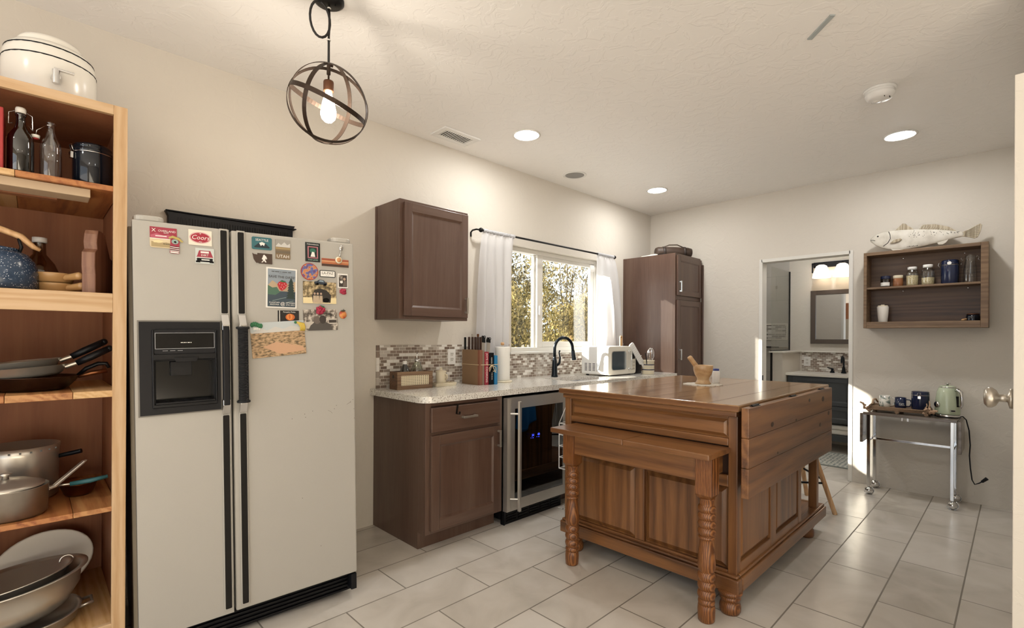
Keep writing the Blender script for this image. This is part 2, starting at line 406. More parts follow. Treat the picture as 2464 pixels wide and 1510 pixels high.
def panel_door(mb, x0, x1, z0, z1, y0, th=0.02, fw=0.055, rec=0.008, m=None, mr=None):
    """shaker door facing -Y: stiles, rails, a bevelled step and a recessed panel"""
    m = m or M_WALNUT; mr = mr or M_WALNUTX; y1 = y0+th
    mb.box(x0, x0+fw, y0, y1, z0, z1, m); mb.box(x1-fw, x1, y0, y1, z0, z1, m)
    mb.box(x0+fw, x1-fw, y0, y1, z0, z0+fw, mr); mb.box(x0+fw, x1-fw, y0, y1, z1-fw, z1, mr)
    a, b, c, d = x0+fw, x1-fw, z0+fw, z1-fw; e = 0.012
    mb.box(a, b, y0+rec, y1, c, d, m)
    o = [(a, y0+0.0005, c), (b, y0+0.0005, c), (b, y0+0.0005, d), (a, y0+0.0005, d)]
    i = [(a+e, y0+rec-0.0004, c+e), (b-e, y0+rec-0.0004, c+e), (b-e, y0+rec-0.0004, d-e), (a+e, y0+rec-0.0004, d-e)]
    mb._add(o+i, [(k, (k+1) % 4, 4+(k+1) % 4, 4+k) for k in range(4)], m)
def bar_pull(mb, x, z, y, L, vertical=True, m=None):
    """square bar handle on two posts, standing off a face towards -Y"""
    m = m or M_PEWTER; h = L/2
    if vertical:
        mb.box(x-0.006, x+0.006, y-0.032, y-0.022, z-h, z+h, m)
        for s in (-1, 1): mb.box(x-0.006, x+0.006, y-0.024, y, z+s*(h-0.008)-0.006, z+s*(h-0.008)+0.006, m)
    else:
        mb.box(x-h, x+h, y-0.032, y-0.022, z-0.006, z+0.006, m)
        for s in (-1, 1): mb.box(x+s*(h-0.008)-0.006, x+s*(h-0.008)+0.006, y-0.024, y, z-0.006, z+0.006, m)
def MZ(deg): return Matrix.Rotation(R(deg), 4, 'Z')

# ---------------------------------------------------------------- room shell
H = 2.7066
WX0, WX1, WZ0, WZ1 = -2.285, -1.0, 1.137, 2.062      # kitchen window opening
DY0, DY1, DZ = -1.235, -1.985, 2.035                 # bathroom doorway
b = MB(M_FLOOR); b.box(-8.2, 2.4, -6.4, 0.0, -0.1, 0.0); struct(b.build('floor'))
b = MB(M_CEIL); b.box(-8.2, 2.4, -6.4, 0.0, H, H+0.1); struct(b.build('ceiling'))
b = MB(M_WALL)                                       # window wall with its opening
b.box(-8.2, WX0, 0, 0.14, 0, H); b.box(WX1, 2.4, 0, 0.14, 0, H); b.box(WX0, WX1, 0, 0.14, 0, WZ0); b.box(WX0, WX1, 0, 0.14, WZ1, H)
struct(b.build('wall_left'))
b = MB(M_WALL)                                       # far wall with the doorway
b.box(0, 0.11, DY0, 0, 0, H); b.box(0, 0.11, -6.4, DY1, 0, H); b.box(0, 0.11, DY1, DY0, DZ, H)
struct(b.build('wall_back'))
b = MB(M_WALL); b.box(-2.42, 0.0, -3.16, -3.062, 0, H); struct(b.build('wall_right'))
b = MB(M_WALL); b.box(-8.2, 0.0, -6.5, -6.4, 0, H); struct(b.build('wall_south'))
b = MB(M_WALL)                                       # unseen near wall behind the viewer; wide opening added to let in fill light
b.box(-8.3, -8.2, -6.4, -5.6, 0, H); b.box(-8.3, -8.2, -0.7, 0, 0, H); b.box(-8.3, -8.2, -5.6, -0.7, 2.35, H); b.box(-8.3, -8.2, -5.6, -0.7, 0, 0.1)
struct(b.build('wall_near'))
# doorway lining and thin casing
b = MB(M_TRIM)
b.box(-0.006, 0.116, DY0-0.012, DY0+0.02, 0, DZ+0.02); b.box(-0.006, 0.116, DY1-0.02, DY1+0.012, 0, DZ+0.02); b.box(-0.006, 0.116, DY1, DY0, DZ-0.012, DZ+0.02)
struct(b.build('trim_1', bevel=0.003))
b = MB(M_DKGRAY); b.box(-0.0075, 0.03, DY1+0.0125, DY1+0.0165, 0.845, 0.92); b.box(-0.0075, 0.02, DY0-0.0165, DY0-0.0125, 0.845, 0.90)
tag(b.build('strike_plate'), 'dark grey latch plates on the bathroom doorway jambs', 'door hardware')

# kitchen window: frame, sash, panes
w = MB(M_TRIM); y0, y1 = 0.055, 0.125; f = 0.038
w.box(WX0, WX0+f, y0, y1, WZ0, WZ1); w.box(WX1-f, WX1, y0, y1, WZ0, WZ1); w.box(WX0+f, WX1-f, y0, y1, WZ0, WZ0+f); w.box(WX0+f, WX1-f, y0, y1, WZ1-f, WZ1)
win = struct(w.build('window_1', bevel=0.003))
w = MB(M_TRIM); xm = -1.90                            # fixed left light: slim stile
w.box(xm-0.012, xm+0.028, 0.092, 0.118, WZ0+f, WZ1-f); w.build('fixed_stile', win, bevel=0.002)
w = MB(M_TRIM); a, c = xm+0.006, WX1-f; e = 0.052     # sliding right sash
w.box(a, a+0.075, 0.062, 0.09, WZ0+f, WZ1-f); w.box(c-e, c, 0.062, 0.09, WZ0+f, WZ1-f)
w.box(a+0.075, c-e, 0.062, 0.09, WZ0+f, WZ0+f+e); w.box(a+0.075, c-e, 0.062, 0.09, WZ1-f-e*0.7, WZ1-f); sash = w.build('sash', win, bevel=0.003)
w = MB(M_WHITEP); w.box(a+0.012, a+0.04, 0.045, 0.062, 1.47, 1.56); w.build('latch', win, bevel=0.008)
w = MB(M_GLASS); w.box(WX0+f, xm, 0.104, 0.107, WZ0+f, WZ1-f); w.box(a+0.075, c-e, 0.075, 0.078, WZ0+f+e, WZ1-f-e*0.7); w.build('pane', win)
w = MB(M_WHITEP); w.box(c-0.07, c-0.005, 0.045, 0.062, WZ1-0.115, WZ1-0.045); w.build('sash_stop', win, bevel=0.004)
b = MB(M_TRIM); b.box(WX0-0.02, WX1+0.02, -0.018, 0.056, WZ0-0.018, WZ0+0.002); struct(b.build('trim_2', bevel=0.004))

# right-hand door standing open edge-on, with its knob
d = MB(M_WALL); d.box(-3.2, -2.45, -3.056, -3.0175, 0.008, 2.03); dr = struct(d.build('door_1', bevel=0.002))
d = MB(M_DKGRAY); d.lathe([(0, 0), (0.03, 0), (0.03, 0.008), (0.012, 0.012), (0.011, 0.03), (0.024, 0.036), (0.031, 0.045), (0.031, 0.055), (0.022, 0.063), (0, 0.065)], (-3.135, -3.0175, 1.09), M_PEWTER, 24, 'Y')
d.build('door_knob', dr)

# ---------------------------------------------------------------- lamps in the ceiling
def can_light(x, y, label, group='recessed ceiling lights'):
    t = thing('recessed_light', label, 'ceiling light', (x, y, H), 0, group)
    r = MB(M_WHITEP); r.lathe([(0.0, 0.0), (0.098, 0.0), (0.1, -0.004), (0.09, -0.008), (0.08, -0.004), (0.079, 0.0)], m=M_WHITEP, seg=40); r.build('trim_ring', t)
    l = MB(M_LAMP); l.lathe([(0.078, -0.002), (0.077, -0.0065), (0.066, -0.010), (0.04, -0.013), (0, -0.014)], m=M_LAMP, seg=36); l.build('diffuser', t)
    return t
M_LAMP = emit('lamp_diffuser', '#fdfcf9', LAMP_CAN/0.06)
can_light(-2.708, -0.58, 'round lit recessed ceiling light beside the ceiling air vent')
can_light(-0.865, -0.568, 'small round lit recessed ceiling light near the far left ceiling corner')
can_light(-0.838, -2.442, 'round lit recessed ceiling light near the smoke detector on the right')
for x, y in ((-6.6, -1.4), (-6.6, -4.4), (-4.2, -4.8)):  # unseen lamps added behind the viewer to fill the room with light
    can_light(x, y, 'unseen recessed ceiling light added behind the viewer as room fill')

# round ceiling speaker / unlit can
t = thing('ceiling_speaker', 'unlit grey round recessed fixture in the ceiling between the two left lights', 'ceiling fixture', (-1.778, -0.277, H))
r = MB(M_WHITEP); r.lathe([(0.082, 0.0), (0.102, 0.0), (0.104, -0.004), (0.094, -0.008), (0.084, -0.003)], m=M_WHITEP, seg=36); r.build('trim_ring', t)
r = MB(plain('grey_baffle', '#8f8d8a', 0.6)); r.lathe([(0, -0.001), (0.05, -0.001), (0.083, -0.003)], seg=36); r.build('baffle', t)

# air vent
t = thing('air_vent', 'white rectangular louvred air vent in the ceiling', 'vent', (-3.05, -0.203, H))
r = MB(M_WHITEP)
for x0, x1, y0, y1 in ((-0.16, 0.16, 0.052, 0.092), (-0.16, 0.16, -0.092, -0.052), (-0.16, -0.12, -0.052, 0.052), (0.12, 0.16, -0.052, 0.052)): r.box(x0, x1, y0, y1, -0.012, 0)
r.build('frame', t, bevel=0.003)
r = MB(M_DKGRAY); r.box(-0.12, 0.12, -0.052, 0.052, -0.002, 0.0); r.build('duct', t)
for i in range(13):
    r = MB(M_WHITEP, Matrix.Translation((-0.108+i*0.018, 0, -0.007)) @ Matrix.Rotation(R(-12), 4, 'Y')); r.box(-0.0052, 0.0052, -0.052, 0.052, -0.0007, 0.0007); r.build('louvre', t)

# narrow strip panel and smoke detector
t = MB(plain('strip_grey', '#a9b0b0', 0.5), Matrix.Translation((-2.62, -2.385, H)) @ MZ(44)); t.box(-0.09, 0.09, -0.0115, 0.0115, -0.006, 0)
tag(t.build('ceiling_strip', bevel=0.001), 'narrow grey strip set in the ceiling above the island', 'ceiling fixture')
t = thing('smoke_detector', 'white round smoke detector on the ceiling at the right', 'smoke detector', (-1.726, -2.466, H))
r = MB(M_WHITEP); r.lathe([(0, 0), (0.078, 0), (0.08, -0.006), (0.078, -0.014), (0.07, -0.014)], seg=40); r.build('base_plate', t)
r = MB(M_WHITEP); r.lathe([(0.072, -0.012), (0.070, -0.026), (0.073, -0.029), (0.071, -0.036), (0.062, -0.054), (0.05, -0.060), (0, -0.061)], seg=40); r.build('cover', t)
r = MB(M_TRIM); r.lathe([(0.022, -0.060), (0.022, -0.063), (0, -0.065)], (0.015, 0.02, 0), seg=20); r.build('test_button', t)
r = MB(M_DKGRAY); r.box(-0.02, -0.002, -0.05, -0.046, -0.062, -0.059); r.box(-0.045, -0.032, -0.03, -0.026, -0.0605, -0.056); r.build('status_marks', t)

# pendant
t = thing('pendant_light', 'bronze orb pendant light of crossed rings with a lit filament bulb', 'pendant light', (-4.32, -0.961, 0))
M_BRONZE = plain('bronze_band', '#40332a', 0.42, 0.7); M_BRONZE2 = plain('pale_band', '#9fb0b4', 0.4, 0.4)
r = MB(M_BLACKM); r.lathe([(0, H), (0.062, H), (0.062, H-0.012), (0.05, H-0.02), (0, H-0.022)], seg=32)
r.cyl((0.02, -0.02, H-0.03), (0.02, -0.02, H-0.015), 0.004); r.build('canopy', t)
r = MB(plain('cord_black', '#1c1917', 0.6)); zt = 2.418
r.tube([(0, 0, H-0.02), (0.003, 0, H-0.1), (0, 0, 2.55), (0, 0, zt)], 0.0052)
loop_pts = []
for i in range(21):
    a = PI*0.5+PI*2*i/20*0.985
    loop_pts.append((-0.042+0.045*math.cos(a)*(1 if math.cos(a) > 0 else 0.9), -0.004, 2.602+0.075*math.sin(a)))
r.tube(loop_pts, 0.005); r.build('cord', t)
r = MB(M_PAPER)
for z in (2.668, 2.532): r.lathe([(0.007, -0.003), (0.009, 0), (0.007, 0.003)], (0, 0, z), seg=12)
r.build('cord_tie', t)
r = MB(M_BRONZE); r.cyl((0, 0, zt+0.012), (0, 0, 2.385), 0.008); r.cyl((0, 0, 2.385), (0, 0, 2.352), 0.004); r.cyl((0.004, 0, zt+0.01), (0.018, 0, zt+0.01), 0.006); r.build('stem', t)
r = MB(plain('socket_copper', '#6e4a35', 0.4, 0.6)); r.lathe([(0, 2.356), (0.02, 2.356), (0.0215, 2.35), (0.0215, 2.315), (0.02, 2.312), (0, 2.312)], seg=24); r.build('socket', t)
def band(mb, R0, M, m, wd=0.0095, th=0.0012, n=64):
    cos = []; 
    for i in range(n):
        a = 2*PI*i/n
        for rr, z in ((R0-th, -wd), (R0+th, -wd), (R0+th, wd), (R0-th, wd)): cos.append(M @ Vector((rr*math.cos(a), rr*math.sin(a), z)))
    fs = []
    for i in range(n):
        j = (i+1) % n
        for k in range(4): fs.append((i*4+k, j*4+k, j*4+(k+1) % 4, i*4+(k+1) % 4))
    mb._add(cos, fs, m, False)
ctr = Matrix.Translation((0, 0, 2.256))
Vv, Vr = Vector((0.370, 0.838, 0.402)), Vector((0.915, -0.403, 0.0)); Vu = Vr.cross(Vv)
def mixn(cv, cr, cu): return (Vv*cv+Vr*cr+Vu*cu).normalized()
for rad, nrm in ((0.163, mixn(0.86, -0.10, -0.50)), (0.1615, mixn(0.93, 0.30, 0.22)), (0.160, mixn(0.16, 0.36, 0.93)), (0.1585, mixn(0.55, -0.80, 0.10))):
    r = MB(M_BRONZE); band(r, rad, ctr @ nrm.to_track_quat('Z', 'Y').to_matrix().to_4x4(), M_BRONZE); r.build('ring', t)
r = MB(emit('bulb_glow', '#fff3e2', LAMP_BULB/0.04))
r.lathe([(0.012, 2.314), (0.014, 2.30), (0.022, 2.275), (0.0305, 2.235), (0.032, 2.215), (0.028, 2.198), (0.016, 2.184), (0.004, 2.18), (0.0, 2.176)], seg=28); r.build('bulb', t)
# ---------------------------------------------------------------- garden outside the kitchen window
b = MB(plain('bounce_ground', '#c4c4c6', 0.9, 0, 0.2, 4, 0.2)); b.box(-30, 30, 0.14, 40, -0.35, -0.3); b.box(-40, -8.3, -40, 0.14, -0.35, -0.3); struct(b.build('ground'))  # ground kept pale so it bounces sunlight through the near opening to the ceiling
def leaf_mat(name, c, tr):
    m = bpy.data.materials.new(name); m.use_nodes = True; t = m.node_tree; N, L = t.nodes, t.links
    for n in list(N): N.remove(n)
    o = N.new('ShaderNodeOutputMaterial'); d = N.new('ShaderNodeBsdfDiffuse'); d.inputs[0].default_value = lin(c)
    q = N.new('ShaderNodeBsdfTranslucent'); q.inputs[0].default_value = lin(tr); mx = N.new('ShaderNodeMixShader'); mx.inputs[0].default_value = 0.55
    L.new(d.outputs[0], mx.inputs[1]); L.new(q.outputs[0], mx.inputs[2]); L.new(mx.outputs[0], o.inputs['Surface'])
    return m
M_LEAF = [leaf_mat('leaf_olive', '#5c5636', '#847543'), leaf_mat('leaf_gold', '#857752', '#aa9862'), leaf_mat('leaf_dark', '#393624', '#4f482c')]
M_BARK = plain('bark', '#5a4a38', 0.9, 0, 0.3, 40)
def shrub(label, c, rad, hgt, n, seed, cat='shrub', name='shrub', ls=0.036):
    rd = random.Random(seed)
    t = thing(name, label, cat, (c[0], c[1], -0.3), 0, 'garden shrubs and trees')
    f = MB()
    clumps = [(rd.uniform(-0.62, 0.62)*rad, rd.uniform(-0.62, 0.62)*rad, hgt*rd.uniform(0.12, 0.95), rd.uniform(0.22, 0.5)*rad) for _ in range(30)]
    for i in range(n):
        k = rd.choice(clumps); v = Vector((rd.gauss(0, 1), rd.gauss(0, 1), rd.gauss(0, 1))).normalized()*k[3]*rd.uniform(0.55, 1.0)
        p = Vector(k[:3])+v
        if p.z < 0.05: continue
        E = Euler((rd.uniform(0, PI), rd.uniform(0, PI), rd.uniform(0, 2*PI))).to_matrix(); s = ls*rd.uniform(0.6, 1.3)
        f._add([p+E @ Vector(q) for q in ((-s, 0, 0), (0, -s*0.42, 0.1*s), (s, 0, 0), (0, s*0.42, 0.1*s))], [(0, 1, 2, 3)], M_LEAF[rd.choice((0, 0, 1, 1, 2))])
    f.build('foliage', t, fix=False)
    g = MB(M_BARK)
    for k in clumps[:14]: g.tube([(0, 0, 0), (k[0]*0.3, k[1]*0.3, k[2]*0.45), k[:3]], [0.05, 0.03, 0.01], seg=6)
    g.build('branches', t)
shrub('tall sunlit golden shrub seen through the left window pane', (0.75, 3.4, 0), 1.1, 2.6, 16000, 1)
shrub('broad golden green shrub seen through the right window pane', (3.0, 3.3, 0), 1.15, 2.4, 18000, 2)
shrub('far golden bush at the right edge of the window view', (5.9, 4.9, 0), 1.3, 2.9, 14000, 3)
shrub('olive bush filling the gap low behind the right window pane', (3.2, 6.2, 0), 1.3, 2.6, 12000, 6)
shrub('leafy tree whose loose crown rises behind the left shrub', (5.6, 8.9, 0), 1.7, 5.6, 14000, 4, 'tree', 'tree', 0.06)
shrub('pale tree with fine branches rising behind the right shrub', (9.0, 8.7, 0), 1.75, 5.6, 14000, 5, 'tree', 'tree', 0.06)

# ---------------------------------------------------------------- refrigerator
FP = Vector((-4.972, -0.715, 0)); FA = R(-4.2); FX = Vector((math.cos(FA), math.sin(FA), 0)); FROT = (0, R(-1.0), FA)
fr = thing('refrigerator', 'large cream side-by-side refrigerator with black dispenser and handles, beside the pine bookcase', 'refrigerator', FP, rot=FROT)
X0, X1, XS = 0.042, 0.892, 0.364
b = MB(M_CREAMD); b.box(X0-0.012, X1-0.004, 0.078, 0.62, 0.035, 1.685, M_CREAMD)
for x in (X0+0.06, X1-0.06):
    for y in (0.12, 0.56): b.cyl((x, y, 0.0), (x, y, 0.04), 0.02, m=M_BLACK)
b.build('cabinet', fr, bevel=0.006)
b = MB(M_BLACK); b.box(X0+0.01, X1-0.01, 0.058, 0.08, 0.11, 1.68); b.build('door_gasket', fr)
def fdoor(name, x0, x1, hole=None):
    d = MB(M_CREAM)
    if hole:
        a, c, e, g = hole
        for q in ((x0, a, 0.105, 1.698), (c, x1, 0.105, 1.698), (a, c, 0.105, e), (a, c, g, 1.698)): d.box(q[0], q[1], 0.0, 0.06, q[2], q[3])
        bmesh.ops.remove_doubles(d.bm, verts=d.bm.verts, dist=1e-5)
        d.box(a-0.005, c+0.005, 0.05, 0.06, e-0.005, g+0.005)
        return d.build(name, fr)
    d.box(x0, x1, 0.0, 0.06, 0.105, 1.698); return d.build(name, fr, bevel=0.007, bseg=3)
DX0, DX1, DZ0, DZ1 = 0.056, 0.322, 0.960, 1.316
HO = (0.104, 0.300, 1.003, 1.166)
d1 = fdoor('freezer_door', X0, XS-0.004, HO)
d2 = fdoor('refrigerator_door', XS+0.004, X1)
def strip(par, x0, x1, z0, z1):
    q = MB(M_CREAM); q.prism(rrect(x0-0.005, x1+0.005, z0-0.007, z1+0.007, 0.004), -0.007, 0.0, M_CREAM); q.build('strip_surround', par, bevel=0.002)
    q = MB(M_GRAYP); q.prism(rrect(x0, x1, z0, z1, 0.004), -0.0095, -0.005, M_GRAYP); q.build('trim_strip', par, bevel=0.001)
for par, x0, x1 in ((d1, 0.328, 0.351), (d2, 0.391, 0.414)):
    strip(par, x0, x1, 1.352, 1.692); strip(par, x0, x1, 0.130, 0.932)
    for z0, z1, up in ((1.283, 1.346, 1), (0.937, 0.998, -1)):
        q = MB(M_CHROME); pr = [(-0.006, z0), (-0.034, z0), (-0.034, z0+0.022), (-0.012, z1), (0.0, z1), (0.0, z0)] if up > 0 else [(-0.006, z1), (-0.034, z1), (-0.034, z1-0.022), (-0.012, z0), (0.0, z0), (0.0, z1)]
        q.prism([(y, z) for y, z in pr], x0-0.002, x1+0.002, M_CHROME, 'YZ')
        for i in range(4): q.box(x0+0.001+i*0.006, x0+0.0035+i*0.006, -0.0355, -0.033, z0+0.004 if up > 0 else z1-0.018, z0+0.018 if up > 0 else z1-0.004, M_GLOSSBLK)
        q.build('handle_bracket', par, bevel=0.0015)
q = MB(M_DKGRAY); q.box(0.327, 0.352, -0.036, -0.012, 0.975, 1.300); q.build('handle', d1, bevel=0.005, bseg=3)
q = MB(M_DKGRAY); q.box(0.391, 0.413, -0.034, -0.014, 0.975, 1.300); hd = q.build('handle', d2, bevel=0.004)
q = MB(plain('paracord', '#141416', 0.75, 0, 0.3, 200)); zc = 0.985
while zc < 1.292:
    q.tube([(0.387, -0.038, zc), (0.402, -0.043, zc+0.002), (0.417, -0.038, zc+0.003), (0.419, -0.022, zc+0.004), (0.402, -0.009, zc+0.004), (0.386, -0.022, zc+0.002)], 0.0032, closed=True, seg=6); zc += 0.0062
for k in range(48): q.ball((0.4105+0.0025*(k % 2), -0.043, 0.99+k*0.0063), 0.0042, sc=(1.2, 0.8, 0.7), seg=8, rings=6)
for z in (0.985, 1.292): q.tube(arc((0.402, -0.024, z), 0.021, 0, 2*PI, 16, 'XY')[:-1], 0.0055, closed=True, seg=6)
tag(q.build('cord_wrap', hd), 'black braided cord wrap')
# ice and water dispenser
def ring(mb, o, h, y0, y1, m):
    mb.box(o[0], h[0], y0, y1, o[2], o[3], m); mb.box(h[1], o[1], y0, y1, o[2], o[3], m)
    mb.box(h[0], h[1], y0, y1, o[2], h[2], m); mb.box(h[0], h[1], y0, y1, h[3], o[3], m)
M_DLINE = plain('grey_line', '#77726a', 0.4)
q = MB(M_DLINE); ring(q, (DX0-0.005, DX1+0.003, DZ0-0.005, DZ1+0.005), (DX0, DX1, DZ0, DZ1), -0.005, 0.0, M_DLINE); disp = q.build('dispenser', d1)
q = MB(M_DKGRAY); ring(q, (DX0, DX1, DZ0, DZ1), HO, -0.009, 0.0, M_DKGRAY); q.build('bezel', disp)
q = MB(M_BLACK)                                     # raised frame, window, recess built as a ring of bars
q.prism(rrect(0.098, 0.306, 1.19, 1.288, 0.012), -0.016, -0.008, M_DKGRAY)
for x0, x1, z0, z1 in ((0.094, 0.102, 0.992, 1.285), (0.302, 0.309, 0.992, 1.285), (0.094, 0.309, 0.985, 1.000), (0.098, 0.306, 1.168, 1.192)): q.box(x0, x1, -0.018, -0.008, z0, z1, M_BLACK)
q.build('recess_frame', disp, bevel=0.003)
q = MB(M_GLOSSBLK); q.prism(rrect(0.106, 0.298, 1.213, 1.272, 0.003), -0.0175, -0.0155, M_GLOSSBLK); q.build('display', disp)
q = MB(plain('silver_line', '#a8a8aa', 0.4))
for x0, x1, z0, z1 in ((0.104, 0.300, 1.272, 1.2735), (0.104, 0.300, 1.2115, 1.213), (0.104, 0.1055, 1.213, 1.272), (0.2985, 0.300, 1.213, 1.272)): q.box(x0, x1, -0.018, -0.016, z0, z1)
for i in range(3):
    for k in range(4): q.box(0.128+i*0.024+k*0.0042, 0.131+i*0.024+k*0.0042, -0.0168, -0.0158, 1.2032, 1.2052)
q.build('silver_outline', disp)
q = MB(M_PAPER)
for k, wd in enumerate((0.004, 0.003, 0.004, 0.003, 0.002, 0.005, 0.003, 0.004)): q.box(0.186+k*0.0046, 0.186+k*0.0046+wd*0.8, -0.0182, -0.0172, 1.2335, 1.2365)
q.build('display_text', disp)
q = MB(M_GLOSSBLK)
q.box(0.104, 0.300, 0.044, 0.049, 1.003, 1.166); q.box(0.104, 0.106, -0.008, 0.045, 1.003, 1.166, M_BLACK); q.box(0.298, 0.300, -0.008, 0.045, 1.003, 1.166, M_BLACK); q.box(0.104, 0.300, -0.008, 0.045, 1.003, 1.006, M_BLACK); q.box(0.104, 0.300, -0.008, 0.045, 1.163, 1.166, M_BLACK); q.prism([(0.16, 1.178), (0.245, 1.178), (0.236, 1.160), (0.170, 1.160)], -0.024, -0.009, M_BLACK)
q.box(0.155, 0.225, 0.012, 0.044, 1.105, 1.160, M_BLACK)
q.box(0.104, 0.30, -0.022, -0.009, 0.999, 1.006, M_BLACK); q.build('water_recess', disp, bevel=0.001)
# base grille, hinge covers, little chips
q = MB(M_BLACK); q.box(X0, X1-0.005, 0.055, 0.075, 0.004, 0.098, M_BLACK)
for k in range(5): q.box(X0, X1-0.03, 0.043, 0.056, 0.010+k*0.0175, 0.020+k*0.0175, M_BLACK)
q.box(X1-0.03, X1-0.003, 0.0, 0.06, 0.025, 0.1, M_DKGRAY); q.build('base_grille', fr, bevel=0.002)
for x0, x1 in ((X0+0.004, X0+0.1), (X1-0.1, X1-0.004)):
    q = MB(M_CREAM); q.prism(rrect(x0, x1, 0.01, 0.1, 0.03), 1.698, 1.722, M_CREAM, 'XY'); q.build('hinge_cover', fr, bevel=0.006)
q = MB(plain('chip_dark', '#5f5448', 0.8)); rd = random.Random(4)
for x, z in ((0.60, 0.885), (0.655, 0.90), (0.658, 0.885), (0.69, 0.91), (0.80, 0.925), (0.868, 0.935), (0.885, 0.90), (0.886, 0.855), (0.64, 0.52), (0.72, 0.28), (0.79, 0.91), (0.88, 0.945)):
    q.ball((x, 0.0, z), 0.0016, sc=(1, 0.3, 1.0), seg=8, rings=5)
q.tube([(0.76, -0.0003, 0.905), (0.772, -0.0003, 0.90), (0.78, -0.0003, 0.89)], 0.0005, seg=4); q.tube([(0.85, -0.0003, 0.925), (0.87, -0.0003, 0.935)], 0.0005, seg=4)
q.build('paint_chips', d2)

# ---------------------------------------------------------------- magnets and pictures on the refrigerator
def FR(x, z, off=0.0): return Vector((FP.x, FP.y, 0))+FX*(x-0.0175*z)+Vector((0, 0, z))+Vector((math.sin(FA), -math.cos(FA), 0))*off
class Card:
    """a thin card with printed layers; local X to the right, Z up, facing -Y"""
    def __init__(s, name, label, cat, x0, z1, x1, z0, back, th=0.0016, rot=0.0, rad=0.002, group='magnets and pictures on the refrigerator', off=0.0015):
        s.w, s.h = x1-x0, z1-z0; c = FR((x0+x1)/2, (z0+z1)/2, off)
        s.t = thing(name, label, cat, c, group=group, rot=(0, R(-1.0)+rot, FA)); s.lay = 0; s.th = th
        b = MB(back); w, h = s.w/2, s.h/2; b.prism(rrect(-w, w, -h, h, rad), -th, 0.0, back); b.build('card', s.t)
        s.p = MB(back)
    def y(s): s.lay += 1; return -s.th-0.00018*s.lay
    def poly(s, pts, m):
        y = s.y(); w, h = s.w, s.h; s.p.prism([((u-0.5)*w, (v-0.5)*h) for u, v in pts], y, y+0.00017, m); return s
    def rect(s, u0, u1, v0, v1, m): return s.poly([(u0, v0), (u1, v0), (u1, v1), (u0, v1)], m)
    def oval(s, u, v, a, b, m): return s.poly(ell(u, v, a, b, 24), m)
    def text(s, t, size, u, v, m, **k): s.p.text(t, size, (u-0.5)*s.w, (v-0.5)*s.h, s.y(), m, depth=0.00012, **k); return s
    def done(s, name='print'): s.p.build(name, s.t, fix=False); return s.t
P = lambda n, c: MATS.setdefault(n, plain('ink_'+n, c, 0.55))
c = Card('souvenir_magnet', 'red and cream sticker magnet reading OVERLAND, highest on the left door', 'magnet', 0.0945, 1.681, 0.180, 1.602, P('cream', '#d9c6a2'), rad=0.008)
c.rect(0.0, 1.0, 0.46, 1.0, P('wine', '#9c3344')); c.poly([(0.03, 0.48), (0.97, 0.48), (0.97, 0.56), (0.66, 0.66), (0.5, 0.60), (0.25, 0.70), (0.03, 0.6)], P('rose', '#b5586a'))
c.rect(0, 1, 0.43, 0.46, M_PAPER); c.rect(0.2, 0.62, 0.545, 0.6, P('pinkwhite', '#e5cfd0')); c.text('OVERLAND', 0.0108, 0.63, 0.82, M_PAPER, wx=1.0); c.text('EXPO', 0.006, 0.6, 0.73, M_PAPER)
c.text('X', 0.019, 0.14, 0.83, M_PAPER); c.poly([(0.05, 0.05), (0.95, 0.05), (0.95, 0.2), (0.6, 0.28), (0.3, 0.22), (0.05, 0.3)], P('khaki', '#a8946c')); c.poly([(0.1, 0.3), (0.3, 0.38), (0.5, 0.32), (0.4, 0.24), (0.15, 0.24)], P('sandlt', '#e6d4a4')); c.text('Arizona', 0.008, 0.62, 0.2, P('ink', '#3a3530'), shear=0.2); c.done()
c = Card('patch_magnet', 'red striped banner magnet with a small yellow scroll, overlapping the red and cream sticker', 'magnet', 0.158, 1.648, 0.188, 1.585, P('wine', '#9c3344'), rot=R(3), off=0.0036)
for v in (0.40, 0.29, 0.18): c.rect(0.02, 0.98, v, v+0.035, M_GLOSSBLK); c.rect(0.02, 0.98, v-0.04, v, M_PAPER)
c.oval(0.5, 0.72, 0.38, 0.15, P('mist', '#8fa39a')); c.poly([(0.35, 0.7), (0.5, 0.78), (0.66, 0.7), (0.6, 0.64), (0.42, 0.66)], M_GLOSSBLK); c.rect(0.05, 0.95, 0.02, 0.1, M_PAPER)
c.poly([(-0.25, 0.93), (0.2, 1.08), (0.9, 0.98), (1.4, 0.78), (1.25, 0.72), (0.8, 0.85), (0.2, 0.92), (-0.1, 0.85)], P('mustard', '#b2a05a')); c.done()
c = Card('oval_logo_magnet', 'white rectangular magnet with a red oval beer logo reading Coors', 'magnet', 0.2185, 1.688, 0.2985, 1.627, P('card', '#e4dccb'), rad=0.001)
c.oval(0.5, 0.5, 0.46, 0.37, P('rose2', '#c98a8c')); c.oval(0.5, 0.5, 0.435, 0.335, M_PAPER); c.oval(0.5, 0.5, 0.42, 0.32, P('beer', '#a2283a')); c.text('Coors', 0.0245, 0.5, 0.5, M_PAPER, shear=0.25, wx=0.98); c.text('*', 0.014, 0.5, 0.72, M_PAPER); c.text('~', 0.02, 0.5, 0.25, M_PAPER); c.done()
c = Card('truck_magnet', 'square pale magnet with a red and black truck picture', 'magnet', 0.2405, 1.617, 0.3055, 1.555, P('sky2', '#c6cbc6'), rad=0.001)
